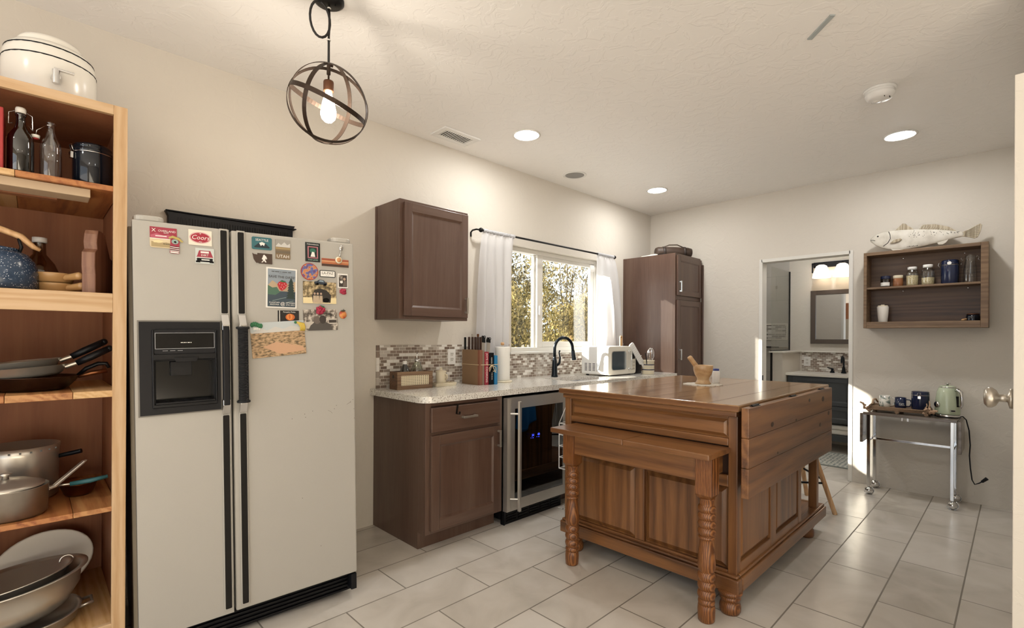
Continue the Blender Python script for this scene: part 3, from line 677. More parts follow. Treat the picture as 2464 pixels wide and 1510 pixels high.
c.poly([(0.2, 0.85), (0.8, 0.85), (0.92, 0.5), (0.95, 0.42), (0.05, 0.42), (0.1, 0.5)], P('wine', '#9c3344')); c.rect(0.28, 0.72, 0.68, 0.8, M_PAPER); c.text('DIRT', 0.012, 0.5, 0.54, M_PAPER); c.rect(0.05, 0.95, 0.36, 0.41, M_PAPER); c.rect(0.08, 0.92, 0.12, 0.36, M_DKGRAY); c.rect(0.32, 0.75, 0.22, 0.29, M_PAPER); c.rect(0.03, 0.25, 0.07, 0.18, M_GLOSSBLK); c.rect(0.75, 0.97, 0.07, 0.18, M_GLOSSBLK); c.done()
c = Card('city_magnet', 'teal rounded magnet reading SEATTLE with a dark mountain', 'magnet', 0.4455, 1.690, 0.5245, 1.637, P('tealc', '#35686f'), th=0.0022, rad=0.006)
c.poly([(0.15, 0.14), (0.85, 0.14), (0.9, 0.2), (0.68, 0.5), (0.5, 0.62), (0.32, 0.5), (0.1, 0.2)], P('navyink', '#1d2b33')); c.poly([(0.36, 0.52), (0.5, 0.62), (0.65, 0.52), (0.6, 0.3), (0.52, 0.4), (0.44, 0.28)], M_PAPER); c.text('SEATTLE', 0.0135, 0.5, 0.76, M_PAPER); c.done()
# state-shaped magnet
t = thing('state_magnet', 'brown state-shaped wooden magnet with a pale walking ape figure', 'magnet', FR(0.485, 1.599, 0.001), group='magnets and pictures on the refrigerator', rot=(0, R(-1), FA))
b = MB(P('bark2', '#46352a')); b.prism([(-0.038, 0.021), (-0.033, 0.017), (-0.019, 0.015), (-0.018, 0.022), (0.040, 0.022), (0.040, -0.022), (-0.012, -0.022), (-0.016, -0.019), (-0.022, -0.020), (-0.028, -0.012), (-0.033, -0.004)][::-1], -0.003, 0, None); b.build('plaque', t)
b = MB(M_PAPER); b.prism([(0.012, 0.013), (0.008, 0.017), (0.004, 0.014), (0.002, 0.006), (-0.002, -0.002), (0.002, -0.004), (0.003, -0.010), (-0.004, -0.016), (0.001, -0.017), (0.007, -0.009), (0.012, -0.016), (0.017, -0.015), (0.012, -0.006), (0.014, 0.002), (0.017, -0.004), (0.019, 0.001), (0.016, 0.009)], -0.0034, -0.0029, None); b.build('figure', t)
c = Card('state_postcard_magnet', 'tall scenic magnet reading UTAH with snowy peaks', 'magnet', 0.539, 1.690, 0.600, 1.605, P('field', '#7e6a50'), th=0.0022, rad=0.001)
c.rect(0, 1, 0.62, 1.0, P('cloudg', '#9b978f')); c.poly([(0, 0.62), (0.2, 0.82), (0.38, 0.72), (0.6, 0.88), (0.8, 0.74), (1, 0.84), (1, 0.62)], P('snow', '#c9c6c0')); c.rect(0, 1, 0.5, 0.6, P('drygrass', '#9f8a62')); c.rect(0, 1, 0.3, 0.42, P('field2', '#6d6150')); c.text('UTAH', 0.0195, 0.5, 0.13, M_PAPER); c.done()
c = Card('framed_picture_magnet', 'small dark upright magnet with a pink bordered figure picture', 'magnet', 0.6655, 1.694, 0.7315, 1.607, P('inkgreen', '#18211f'), rad=0.001)
c.rect(0.15, 0.85, 0.18, 0.80, P('pinkb', '#b5727a')); c.rect(0.22, 0.78, 0.23, 0.75, P('inkgreen', '#18211f')); c.oval(0.5, 0.58, 0.2, 0.12, P('greenb', '#2f6a55')); c.poly([(0.34, 0.26), (0.66, 0.26), (0.6, 0.5), (0.45, 0.52)], M_PAPER); c.text('PHENOMENON', 0.0075, 0.5, 0.9, M_PAPER); c.text('TOO LATE!', 0.0088, 0.5, 0.09, P('mint', '#a9c7b4')); c.done()
c = Card('sunset_magnet', 'wide sunset-coloured magnet at the right edge of the fridge door', 'magnet', 0.7385, 1.630, 0.8655, 1.594, P('sunset', '#b06a44'), rad=0.001)
c.rect(0, 1, 0.0, 0.3, P('duskbrown', '#4a352a')); c.rect(0, 1, 0.55, 0.72, P('sunset2', '#c9936a')); c.rect(0, 1, 0.8, 0.92, P('sunset3', '#94483c')); c.done()
t = thing('spoon_magnet', 'tiny silver souvenir spoon magnet hanging over the sunset magnet', 'magnet', FR(0.8235, 1.655, 0.006), group='magnets and pictures on the refrigerator', rot=(0, R(12), FA))
b = MB(M_CHROME); b.ball((0, -0.001, 0.031), 0.011, sc=(0.8, 0.25, 1.25)); b.tube([(0, 0, 0.02), (0, -0.001, 0), (0, 0, -0.012)], [0.002, 0.0014, 0.004]); b.build('spoon', t)
b = MB(M_CREAMC); b.lathe([(0, -0.003), (0.015, -0.003), (0.017, 0), (0.012, 0.002), (0, 0.002)], (0, 0, -0.029), axis='Y'); b.build('shell', t)
b = MB(P('shell', '#c98e5c')); b.lathe([(0, -0.001), (0.0105, -0.001), (0.0105, 0.001)], (0, -0.003, -0.029), axis='Y'); b.build('shell_face', t)
t = thing('round_magnet', 'round blue and red painted magnet', 'magnet', FR(0.683, 1.5605, 0.001), group='magnets and pictures on the refrigerator', rot=(0, R(-1), FA))
b = MB(P('redrim', '#a5392f')); b.lathe([(0, 0), (0.0385, 0), (0.0385, -0.003), (0, -0.003)], axis='Y', seg=36, smooth=False); b.build('disc', t)
b = MB(ramp_mat('painted_swirl', [(0.3, '#a8402f'), (0.45, '#c98d5a'), (0.52, '#4a6aa5'), (0.65, '#7d3f62'), (0.75, '#3a5a95')], 70, 0.5)); b.lathe([(0, -0.0032), (0.0355, -0.0032)], axis='Y', seg=36, smooth=False); b.build('painted_face', t)
c = Card('license_plate_magnet', 'miniature licence plate magnet reading LA PAZ', 'magnet', 0.7285, 1.573, 0.8015, 1.541, P('inkgreen', '#18211f'), rad=0.005)
c.poly([(0.05, 0.1), (0.95, 0.1), (0.95, 0.9), (0.05, 0.9)], M_PAPER); c.text('LA-PAZ', 0.0165, 0.5, 0.58, P('ink', '#3a3530')); c.text('~ . ~', 0.008, 0.5, 0.25, P('ink', '#3a3530')); c.done()
PHOTO = ramp_mat('grey_photo', [(0.35, '#2c2724'), (0.5, '#7d746a'), (0.62, '#c7beb2')], 55, 0.4, 5)
c = Card('photo_strip', 'small black and white photo print near the right edge of the fridge', 'photo', 0.8125, 1.564, 0.8605, 1.497, M_PAPER, rad=0.001)
c.rect(0.1, 0.93, 0.06, 0.9, P('photodk', '#3b332e')); c.rect(0.12, 0.5, 0.45, 0.88, PHOTO); c.oval(0.66, 0.62, 0.13, 0.1, P('skin', '#b59a86')); c.oval(0.35, 0.4, 0.15, 0.09, M_PAPER); c.poly([(0.5, 0.1), (0.9, 0.1), (0.85, 0.5), (0.6, 0.5)], P('photomid', '#6a5f57')); c.done()
t = thing('raspberry_magnet', 'small red raspberry magnet under the black and white photo', 'magnet', FR(0.836, 1.479, 0.004), group='fruit magnets', rot=(0, R(-1), FA))
b = MB(P('raspb', '#a02440')); rd = random.Random(2)
for i in range(26): b.ball((rd.uniform(-0.011, 0.011), rd.uniform(-0.006, 0.002), rd.uniform(-0.009, 0.009)), 0.0062, seg=8, rings=6)
b.build('berry', t)
c = Card('invitation_card', 'SAVE THE DATE card with a strawberry over mountains and dark pines', 'card', 0.499, 1.565, 0.6265, 1.389, M_PAPER, rad=0.001, rot=R(1.2))
c.rect(0.05, 0.95, 0.03, 0.965, P('fogblue', '#8d97a0')); c.poly([(0.05, 0.55), (0.2, 0.68), (0.36, 0.6), (0.5, 0.66), (0.7, 0.62), (0.95, 0.68), (0.95, 0.3), (0.05, 0.3)], P('tanhill', '#b59f83'))
c.rect(0.05, 0.95, 0.03, 0.42, P('slate', '#3c4a54')); c.poly([(0.05, 0.56), (0.2, 0.5), (0.34, 0.52), (0.44, 0.4), (0.3, 0.32), (0.05, 0.33)], P('pinegreen', '#4b6b58'))
for i in range(7): c.poly([(0.80-0.16+i*0.012, 0.24+i*0.065), (0.80+0.15-i*0.011, 0.24+i*0.065), (0.80, 0.40+i*0.062)], P('darkpine', '#253531'))
for a, e in ((0.2, 0.17), (0.42, 0.22), (0.66, 0.14)): c.poly([(a, e), (a+0.22, e+0.045), (a+0.22, e+0.055), (a, e+0.01)], P('palegrn', '#8fa39a'))
c.poly([(0.35, 0.58), (0.4, 0.65), (0.52, 0.67), (0.64, 0.64), (0.68, 0.57), (0.6, 0.48), (0.5, 0.43), (0.42, 0.47)], P('strawb', '#b3262f')); c.poly([(0.43, 0.66), (0.5, 0.70), (0.56, 0.68), (0.64, 0.66), (0.54, 0.645)], M_GREEN)
for u, v in ((0.42, 0.6), (0.5, 0.58), (0.58, 0.61), (0.47, 0.52), (0.56, 0.53), (0.63, 0.57), (0.52, 0.48)): c.oval(u, v, 0.011, 0.009, M_PAPER)
c.text('SAVE THE DATE!', 0.0148, 0.5, 0.77, P('ink', '#3a3530')); [c.rect(u, u+w, 0.893, 0.906, P('ink', '#3a3530')) for u, w in ((0.16, 0.09), (0.27, 0.14), (0.44, 0.03), (0.5, 0.16), (0.69, 0.1))]; c.rect(0.4, 0.6, 0.853, 0.857, P('ink', '#3a3530')); c.text('FLAGSTAFF', 0.0085, 0.26, 0.13, M_PAPER); c.text('ARIZONA', 0.0085, 0.26, 0.08, M_PAPER); c.text('@', 0.02, 0.52, 0.105, M_PAPER); c.text('SEPTEMBER', 0.0078, 0.77, 0.13, M_PAPER); c.text('6TH, 2025', 0.0085, 0.77, 0.08, M_PAPER); c.done()
c = Card('group_photo', 'colour photo of people under a dark tent in dry hills', 'photo', 0.653, 1.517, 0.804, 1.417, P('grey', '#8d8578'), rad=0.001)
DH = ramp_mat('dry_hill_photo', [(0.35, '#4d4432'), (0.5, '#8c7a58'), (0.62, '#c9b48c')], 60, 0.5, 5)
c.rect(0.0, 1.0, 0.25, 1.0, DH); c.rect(0.0, 1.0, 0.0, 0.27, P('sandlt', '#cbbd9f')); c.poly([(0.28, 0.05), (0.82, 0.05), (0.84, 0.4), (0.7, 0.62), (0.5, 0.7), (0.34, 0.62), (0.26, 0.35)], P('tent', '#2f2a26'))
for u in (0.33, 0.42, 0.52): c.poly([(u-0.05, 0.02), (u+0.06, 0.02), (u+0.05, 0.36), (u-0.03, 0.36)], P('khaki2', '#b9a58c')); c.oval(u+0.01, 0.45, 0.03, 0.055, P('skin', '#b59a86'))
c.oval(0.68, 0.16, 0.1, 0.1, M_GLOSSBLK); c.done()
t = thing('car_magnet', 'tiny dark blue toy car magnet holding up the group photo', 'magnet', FR(0.7305, 1.512, 0.004), group='magnets and pictures on the refrigerator', rot=(0, R(2), FA))
b = MB(P('carblue', '#27323f')); b.prism([(-0.027, -0.006), (0.027, -0.008), (0.029, 0.0), (0.02, 0.004), (0.012, 0.0125), (-0.008, 0.0135), (-0.017, 0.006), (-0.028, 0.003)], -0.01, 0.0, None); b.build('body', t, bevel=0.002)
b = MB(M_SMOKE); b.prism([(-0.012, 0.005), (0.013, 0.004), (0.009, 0.0105), (-0.006, 0.011)], -0.0104, -0.0098, P('carglass', '#8fa0ac')); b.build('window', t)
for x in (-0.016, 0.018): b = MB(M_GLOSSBLK); b.cyl((x, -0.0108, -0.007), (x, 0, -0.007), 0.0056, m=M_GLOSSBLK); b.build('wheel', t)
c = Card('couple_photo', 'black and white photo of two people in hats, under a red fruit magnet', 'photo', 0.653, 1.389, 0.808, 1.293, PHOTO, rad=0.001, rot=R(-1.5))
c.rect(0.0, 0.3, 0.1, 0.42, P('lightgrey', '#c4bcb0')); c.rect(0.72, 0.98, 0.3, 0.56, P('lightgrey', '#c4bcb0')); c.rect(0.74, 0.97, 0.36, 0.5, P('photodk', '#3b332e'))
c.poly([(0.12, 0.0), (0.84, 0.0), (0.78, 0.3), (0.6, 0.42), (0.3, 0.38), (0.2, 0.25)], P('coatgrey', '#4f4a45')); c.oval(0.39, 0.5, 0.09, 0.19, P('photomid', '#6a5f57')); c.oval(0.56, 0.52, 0.1, 0.2, P('photodk', '#3b332e')); c.done()
t = thing('strawberry_magnet', 'larger red strawberry magnet on the black and white couple photo', 'magnet', FR(0.7285, 1.386, 0.006), group='fruit magnets', rot=(0, R(-1), FA))
b = MB(P('raspb', '#a02440'))
for i in range(40): b.ball((rd.uniform(-0.015, 0.015), rd.uniform(-0.007, 0.001), rd.uniform(-0.014, 0.014)), 0.0068, seg=8, rings=6)
b.build('berry', t); b = MB(M_GREEN); b.prism([(-0.012, 0.012), (0.0, 0.022), (0.014, 0.018), (0.02, 0.008), (0.01, 0.012), (0.0, 0.015)], -0.01, -0.004, None); b.build('stem', t)
t = thing('apple_magnet', 'small red and yellow apple magnet at the right edge of the fridge door', 'magnet', FR(0.834, 1.372, 0.006), group='fruit magnets', rot=(0, R(-1), FA))
b = MB(ramp_mat('apple_skin', [(0.4, '#a4372b'), (0.6, '#cf8a4a')], 40, 0.35)); b.ball((0, 0, -0.003), 0.0185, sc=(1, 0.4, 1.05)); b.build('fruit', t); b = MB(P('leafdk', '#3d3a25')); b.prism([(-0.014, 0.014), (-0.004, 0.011), (0.012, 0.014), (0.006, 0.019), (-0.004, 0.018)], -0.007, -0.003, None); b.tube([(0, -0.004, 0.012), (0.003, -0.004, 0.024)], 0.0014); b.build('leaf', t)
c = Card('fruit_card', 'small black card with an orange pumpkin', 'card', 0.545, 1.379, 0.634, 1.329, P('inkblk', '#171310'), rad=0.001)
c.rect(0.07, 0.10, 0.0, 1.0, M_PAPER); c.oval(0.58, 0.42, 0.22, 0.3, P('pump', '#c0632a')); c.oval(0.56, 0.45, 0.13, 0.27, P('pump2', '#d98b45')); c.oval(0.55, 0.47, 0.05, 0.22, P('pump', '#c0632a')); c.text('Pumpkin Pickin', 0.0085, 0.54, 0.86, M_PAPER); c.done()
# big desert photo, slightly tilted, with two vegetable magnets at its top corners
c = Card('desert_photo', 'large landscape photo of a dry desert plain under snowy mountains', 'photo', 0.437, 1.329, 0.659, 1.178, P('desert', '#b29878'), rad=0.002, rot=R(-4.0), off=0.002)
DES = ramp_mat('desert_photo', [(0.36, '#5f4f3a'), (0.47, '#9c8260'), (0.6, '#c0a07c')], 60, 0.5, 6, (1, 1, 2.4))
c.rect(0, 1, 0.0, 0.72, DES); c.rect(0, 1, 0.72, 1.0, P('paleblue', '#bcc3c4')); c.poly([(0, 0.7), (0.2, 0.84), (0.3, 0.76), (0.45, 0.86), (0.6, 0.78), (0.75, 0.86), (1, 0.76), (1, 0.7)], P('snow', '#d5d4d0')); c.poly([(0.2, 0.3), (0.45, 0.42), (0.95, 0.22), (0.98, 0.1), (0.5, 0.06)], P('pinksand', '#c79e7d')); c.done()
t = thing('cucumber_magnet', 'green bunched vegetable magnet at the top left of the desert photo', 'magnet', FR(0.458, 1.310, 0.008), group='fruit magnets', rot=(0, R(-1), FA))
b = MB(M_GREEN)
for k in range(6): b.ball((-0.018+k*0.0072, 0, 0.002+0.004*math.sin(k)), 0.008, sc=(0.75, 0.6, 1.3))
b.build('pods', t); b = MB(M_PAPER)
for k in range(4): b.ball((-0.009+k*0.007, 0.001, -0.014), 0.005, sc=(0.7, 0.5, 1.4))
b.build('stalks', t)
t = thing('banana_magnet', 'yellow banana bunch magnet at the top right of the desert photo', 'magnet', FR(0.636, 1.312, 0.009), group='fruit magnets', rot=(0, R(-1), FA))
b = MB(M_YEL)
for k in range(4): b.tube([(-0.018+k*0.003, -0.001*k, 0.018-0.002*k), (-0.004+k*0.006, -0.003, 0.012-k*0.001), (0.006+k*0.004, -0.002, -0.004-k*0.001), (0.002+k*0.006, 0, -0.022)], [0.003, 0.0062, 0.0062, 0.002], seg=8)
b.build('bananas', t); b = MB(M_GREEN); b.ball((-0.019, 0, 0.016), 0.006); b.build('stem', t)

# ---------------------------------------------------------------- wall grille above the refrigerator
t = thing('wall_grille', 'long dark slotted metal grille on the wall behind the refrigerator top', 'vent', (-4.735, 0, 0))
b = MB(M_DKGRAY); b.prism([(0, 1.745), (0.0, 1.872), (-0.012, 1.897), (0.625, 1.915), (0.612, 1.888), (0.612, 1.745)][::-1], -0.035, 0.0, M_DKGRAY); b.box(-0.012, 0.63, -0.045, 0.0, 1.893, 1.899)
b.build('housing', t, bevel=0.002)
for k in range(44):
    x = 0.04+k*0.0125; b = MB(M_GLOSSBLK); b.box(x, x+0.005, -0.0365, -0.0345, 1.80, 1.868); b.build('slot', t)

# ---------------------------------------------------------------- pine bookcase (left)
BR, BL, BF, BB = -4.972, -5.78, -0.70, -0.09
t = thing('open_bookcase', 'tall open pine bookcase with brown back at the left edge, beside the refrigerator', 'bookcase', (BL, BF, 0))
b = MB(M_PLY)
b.box(BL+0.01, BR-0.014, BB, BB+0.012, 0.12, 2.10); b.build('back_panel', t, True)
for x0, x1 in ((BL+0.004, BL+0.022), (BR-0.020, BR-0.002)):
    b = MB(M_PLY); b.box(x0, x1, BF+0.02, BB+0.012, 0.0, 2.105); b.build('side_panel', t, True)
for x0, x1 in ((BL, BL+0.04), (BR-0.0405, BR)):
    b = MB(M_RAW); b.box(x0, x1, BF, BF+0.02, 0.0, 2.112); b.build('stile', t, True, 0.0015)
a, c = BL+0.04, BR-0.0405
b = MB(M_RAWX); b.box(a, c, BF, BF+0.02, 2.077, 2.112); b.build('top_rail', t, True, 0.0015)
b = MB(M_PLY); b.box(BL+0.022, BR-0.02, BF+0.02, BB, 2.088, 2.105); b.build('top_panel', t, True)
b = MB(M_RAWX); b.box(a, c, BF, BF+0.02, 1.349, 1.419); b.build('middle_rail', t, True, 0.0015)
b = MB(M_RAWX); b.box(a, c, BF, BF+0.02, 0.13, 0.205); b.build('bottom_rail', t, True, 0.0015)
M_SH2 = wood('shelf_board_pale', '#a27848', '#bf9763', '#d0ab7c', 'Y', 2.2, 0.5, True, 0, 1.0, (0.7, 0.2, 0.1)); M_SH3 = wood('shelf_board_red', '#6f3f22', '#94582f', '#ae7342', 'Y', 2.2, 0.5, True, 0, 1.4, (0.2, 0.9, 0.6))
def plank_shelf(z1, th, cuts, mm, yf):
    s_ = None
    for (x0, x1), m in zip(cuts, mm):
        b = MB(m); b.box(x0, x1-0.0012, yf, BB, z1-th, z1); o = b.build('shelf' if s_ is None else 'shelf_board', s_ or t, True, 0.0015); s_ = s_ or o
plank_shelf(1.816, 0.020, ((-5.745, -5.45), (-5.45, -5.268), (-5.268, -4.993)), (M_SHELFB, M_SH2, M_SH3), BF+0.012)
b = MB(M_SH2); b.box(-5.745, -4.993, BF+0.02, BB, 1.402, 1.4185); b.build('shelf', t, True)
plank_shelf(1.062, 0.024, ((-5.745, -5.5), (-5.5, -5.29), (-5.29, -5.12), (-5.12, -4.993)), (M_SHELFB, M_SH3, M_SHELFB, M_SH2), BF+0.012)
plank_shelf(0.633, 0.018, ((-5.745, -5.5), (-5.5, -5.3), (-5.3, -5.118), (-5.118, -4.993)), (M_SHELFB, M_SH2, M_SH3, M_SHELFB), BF+0.012)
b = MB(M_SH2); b.box(-5.745, -4.993, BF+0.02, BB, 0.19, 0.204); b.build('shelf', t, True)
b = MB(plain('whitewashed_board', '#b9a184', 0.6)); b.box(-5.70, -5.075, BF+0.03, BF+0.13, 1.764, 1.7945); b.build('shelf_batten', t, True, 0.002)
b = MB(M_PLY); b.box(-5.6, -5.16, BF+0.2, BF+0.24, 1.774, 1.7955); b.build('shelf_batten', t, True)

# things in the bookcase
def crock(loc):
    t = thing('water_crock', 'white water crock with two dark bands and a spigot, on top of the bookcase', 'crock', loc)
    b = MB(M_WHITE); b.lathe([(0, 0), (0.125, 0), (0.135, 0.01), (0.135, 0.15), (0.133, 0.185), (0.124, 0.212), (0.108, 0.228), (0.09, 0.232)]); b.build('body', t)
    b = MB(M_WHITE); b.lathe([(0.092, 0.23), (0.094, 0.245), (0.086, 0.258), (0.05, 0.268), (0, 0.270)]); b.build('lid', t)
    for z, rr in ((0.166, 0.1342), (0.205, 0.1272)):
        b = MB(M_BLACK); b.lathe([(rr-0.001, z-0.003), (rr+0.0014, z-0.001), (rr+0.0004, z+0.002), (rr-0.002, z+0.003)], seg=40); b.build('band', t)
    b = MB(M_CHROME, MZ(-86)); b.cyl((0.13, 0, 0.085), (0.16, 0, 0.085), 0.013); b.cyl((0.16, 0, 0.06), (0.16, 0, 0.108), 0.011); b.box(0.152, 0.168, -0.006, 0.05, 0.108, 0.114, M_CHROME); b.build('spigot', t, bevel=0.001)
    return t
crock((-5.178, -0.44, 2.112))
t = thing('book', 'red book standing at the left end of the top shelf', 'book', (-5.318, -0.62, 1.816))
b = MB(M_RED); b.box(-0.022, 0.022, -0.05, 0.16, 0, 0.205); b.build('cover', t, bevel=0.003); b = MB(M_PAPER); b.box(-0.017, 0.017, -0.045, 0.162, 0.004, 0.201); b.build('pages', t)
def swing_bottle(loc, m, label, h, r, rz, open_=False):
    t = thing('swing_top_bottle', label, 'bottle', loc, rz, 'swing-top bottles')
    b = MB(m); b.lathe([(0, 0.001), (r*0.9, 0.001), (r, 0.008), (r, h*0.52), (r*0.92, h*0.6), (r*0.5, h*0.72), (r*0.36, h*0.8), (r*0.34, h*0.92), (r*0.42, h*0.93), (r*0.42, h*0.965), (r*0.36, h*0.97)], seg=24); b.build('bottle_body', t)
    b = MB(M_CHROME); x = r*0.5; z = h*0.94
    if open_:
        b.tube([(-x*0.9, 0, z-0.01), (-x*2.4, -0.01, z-0.035), (-x*2.6, 0, z-0.05)], 0.0014); b.tube([(-x*0.5, 0.006, z), (x*0.9, -0.004, z-0.004), (-x*0.7, -0.01, z-0.01)], 0.0014)
    else:
        b.tube([(-x*0.9, 0, z+0.012), (-x*1.7, 0, z+0.004), (-x*1.75, 0, z-0.035), (-x*1.1, 0, z-0.03)], 0.0016); b.tube([(x*0.9, 0, z+0.012), (x*1.7, 0, z+0.004), (x*1.75, 0, z-0.045), (x*1.1, 0, z-0.03)], 0.0016)
    b.build('wire_bail', t)
    b = MB(M_WHITE)
    if open_: b.lathe([(0, -0.006), (0.011, -0.006), (0.012, 0.004), (0, 0.006)], (-x*2.6, 0, z-0.055)); b.lathe([(0.006, -0.011), (0.010, -0.008), (0.006, -0.005)], (-x*2.6, 0, z-0.055), M_RED)
    else: b.lathe([(0, 0.02), (r*0.36, 0.02), (r*0.42, 0.014), (r*0.4, 0.0), (0, 0.0)], (0, 0, h*0.965))
    b.build('stopper', t)
    return t
swing_bottle((-5.256, -0.63, 1.816), M_AMBER, 'dark brown swing-top bottle with white stopper on the top shelf', 0.215, 0.034, 0)
swing_bottle((-5.180, -0.62, 1.816), M_CLEAR, 'clear swing-top bottle with its stopper hanging open on the top shelf', 0.212, 0.030, 0, True)
def canister(name, loc, r, h, m, label, rz=0, clasp=1, group=None):
    t = thing(name, label, 'canister', loc, rz, group)
    b = MB(m); b.lathe([(0, 0), (r*0.94, 0), (r, 0.006), (r, h*0.76), (r*0.985, h*0.79)], seg=36); b.build('jar_body', t)
    b = MB(m); b.lathe([(r*0.98, h*0.805), (r*1.01, h*0.82), (r*1.01, h*0.86), (r*0.97, h*0.88), (r*0.97, h*0.915), (r*0.985, h*0.93), (r*0.985, h*0.96), (r*0.9, h), (0, h)], seg=36); b.build('lid', t)
    b = MB(M_CHROME); b.lathe([(r*1.0, h*0.785), (r*1.02, h*0.79), (r*1.02, h*0.80), (r*1.0, h*0.805)], seg=36)
    y = -r*1.03
    if clasp: b.tube([(-0.008, y, h*0.79), (-0.009, y-0.006, h*0.93), (0.009, y-0.006, h*0.93), (0.008, y, h*0.79)], 0.0017, seg=6); b.box(-0.009, 0.009, y-0.008, y, h*0.62, h*0.76, M_CHROME)
    b.build('clasp', t)
    return t
canister('storage_canister', (-5.064, -0.585, 1.816), 0.058, 0.158, M_BLKGLAZE, 'glossy black clamp-lid canister at the right of the top bookcase shelf', R(-75))

t = thing('kettle', 'speckled blue enamel kettle with wooden handle on the bookcase', 'kettle', (-5.305, -0.56, 1.4185))
b = MB(M_SPECK); b.lathe([(0, 0), (0.088, 0), (0.098, 0.012), (0.098, 0.06), (0.09, 0.10), (0.07, 0.128), (0.05, 0.138), (0.0, 0.142)], seg=36); b.cyl((-0.07, 0, 0.08), (-0.13, 0, 0.13), 0.022, 0.014); b.build('body', t)
b = MB(M_SPECK); b.lathe([(0, 0.138), (0.048, 0.138), (0.044, 0.148), (0.0, 0.156)]); b.build('lid', t)
b = MB(M_BLACK); b.tube([(0.045, -0.01, 0.13), (0.052, -0.01, 0.155), (0.045, -0.01, 0.185)], 0.005); b.tube([(-0.045, -0.01, 0.13), (-0.052, -0.01, 0.155), (-0.045, -0.01, 0.185)], 0.005); b.build('handle_bracket', t)
b = MB(M_LTWOOD); b.tube([(-0.085, -0.01, 0.155), (-0.05, -0.01, 0.193), (0, -0.01, 0.212), (0.05, -0.01, 0.193), (0.082, -0.01, 0.160), (0.1, -0.01, 0.15)], [0.008, 0.011, 0.012, 0.011, 0.009, 0.006]); b.build('handle', t)
t = thing('glass_carafe', 'brown tinted glass carafe behind the blue kettle', 'carafe', (-5.205, -0.36, 1.4185))
b = MB(glass('brown_glass', (0.45, 0.33, 0.22), 0.10, 0.05)); b.lathe([(0, 0), (0.06, 0), (0.068, 0.01), (0.066, 0.07), (0.045, 0.125), (0.02, 0.16), (0.017, 0.215)]); b.build('bowl', t)
b = MB(M_WHITEP); b.lathe([(0.017, 0.205), (0.022, 0.206), (0.022, 0.225), (0, 0.226)]); b.build('cap', t)
for z, lab, cx in ((0.0, 'lower of two stacked tan stoneware handled bowls', -5.165), (0.037, 'upper of two stacked tan stoneware handled bowls', -5.172)):
    t = thing('handled_bowl', lab, 'bowl', (cx, -0.53, 1.4185+z), R(-52), 'stacked stoneware bowls')
    b = MB(M_STONE); b.lathe([(0, 0.0), (0.05, 0.0), (0.058, 0.006), (0.062, 0.030), (0.0635, 0.036), (0.060, 0.036), (0.055, 0.010), (0, 0.006)]); b.build('bowl', t)
    b = MB(M_STONE); b.cyl((0.055, 0, 0.020), (0.112, 0, 0.026), 0.011, 0.014); b.ball((0.112, 0, 0.026), 0.0142); b.build('handle', t)
t = thing('cutting_board', 'dark thick cutting board standing on end beside the tan bowls', 'cutting board', (-5.078, -0.655, 1.4185), R(-20))
b = MB(wood('board_wood', '#4e3226', '#6e4836', '#85604a', 'Z', 2.0, 0.5)); b.prism([(0, 0), (0.25, 0), (0.25, 0.14), (0.16, 0.15), (0.10, 0.23), (0.06, 0.238), (0.03, 0.236), (0.02, 0.22), (0.012, 0.19), (0.02, 0.165), (-0.004, 0.15), (-0.006, 0.10), (0.0, 0.07)], -0.020, 0.020, None, 'YZ'); b.build('board', t, bevel=0.003)

# frying pans
def pan(name, label, loc, r, hh, m, hm, ha, tilt, hl, group, hup=0.3, flat=False):
    t = thing(name, label, 'pan', loc, 0, group, rot=(0, tilt, ha))
    b = MB(m); b.lathe([(0, 0), (r*0.78, 0), (r*0.9, hh*0.3), (r, hh), (r*1.02, hh*1.02), (r*0.98, hh*0.98), (r*0.87, hh*0.34), (r*0.75, 0.003), (0, 0.003)], seg=40); b.build('pan_body', t)
    b = MB(M_STEEL); b.cyl((r*0.97, 0, hh*0.7), (r+0.035, 0, hh*0.7+0.012), 0.008, 0.007, seg=10); b.build('rivet_plate', t)
    b = MB(hm); x0 = r+0.03; pts = [(x0, 0, hh*0.7+0.010), (x0+hl*0.4, 0, hh*0.7+0.010+hl*0.4*hup), (x0+hl, 0, hh*0.7+0.010+hl*hup)]
    b.tube(pts, [0.011, 0.0135, 0.012], seg=10); b.ball(pts[-1], 0.012); b.build('handle', t)
    return t
pan('frying_pan', 'steel frying pan with black handle, lower of the two nested pans', (-5.245, -0.52, 1.112), 0.118, 0.036, M_PAN, M_BLACK, R(-12), R(-5), 0.10, 'pans on the middle shelf', 0.46)
pan('frying_pan', 'steel frying pan with black handle, top of the two nested pans', (-5.255, -0.51, 1.135), 0.112, 0.034, M_PAN, M_BLACK, R(-5), R(-6), 0.10, 'pans on the middle shelf', 0.46)
t = thing('wok', 'dark worn metal wok with a steel loop handle under the frying pans', 'pan', (-5.225, -0.50, 1.062), 0, 'pans on the middle shelf', rot=(0, 0, R(-12)))
b = MB(plain('worn_wok', '#4d3a30', 0.35, 0.9, 0.05, 25, 0.4)); b.lathe([(0, 0), (0.085, 0), (0.105, 0.012), (0.135, 0.05), (0.137, 0.052), (0.132, 0.05), (0.10, 0.014), (0, 0.004)], seg=40); b.build('bowl', t)
b = MB(M_COPPER); b.tube([(0.13, -0.01, 0.046), (0.17, 0, 0.058), (0.215, 0, 0.066)], [0.006, 0.009, 0.008]); b.build('handle', t)
b = MB(M_BLACK); b.tube([(0.125, 0.02, 0.05), (0.15, 0.02, 0.075), (0.185, 0.02, 0.093), (0.21, 0.02, 0.093), (0.218, 0.02, 0.075)], [0.006, 0.008, 0.008, 0.007, 0.006]); b.build('loop_handle', t)

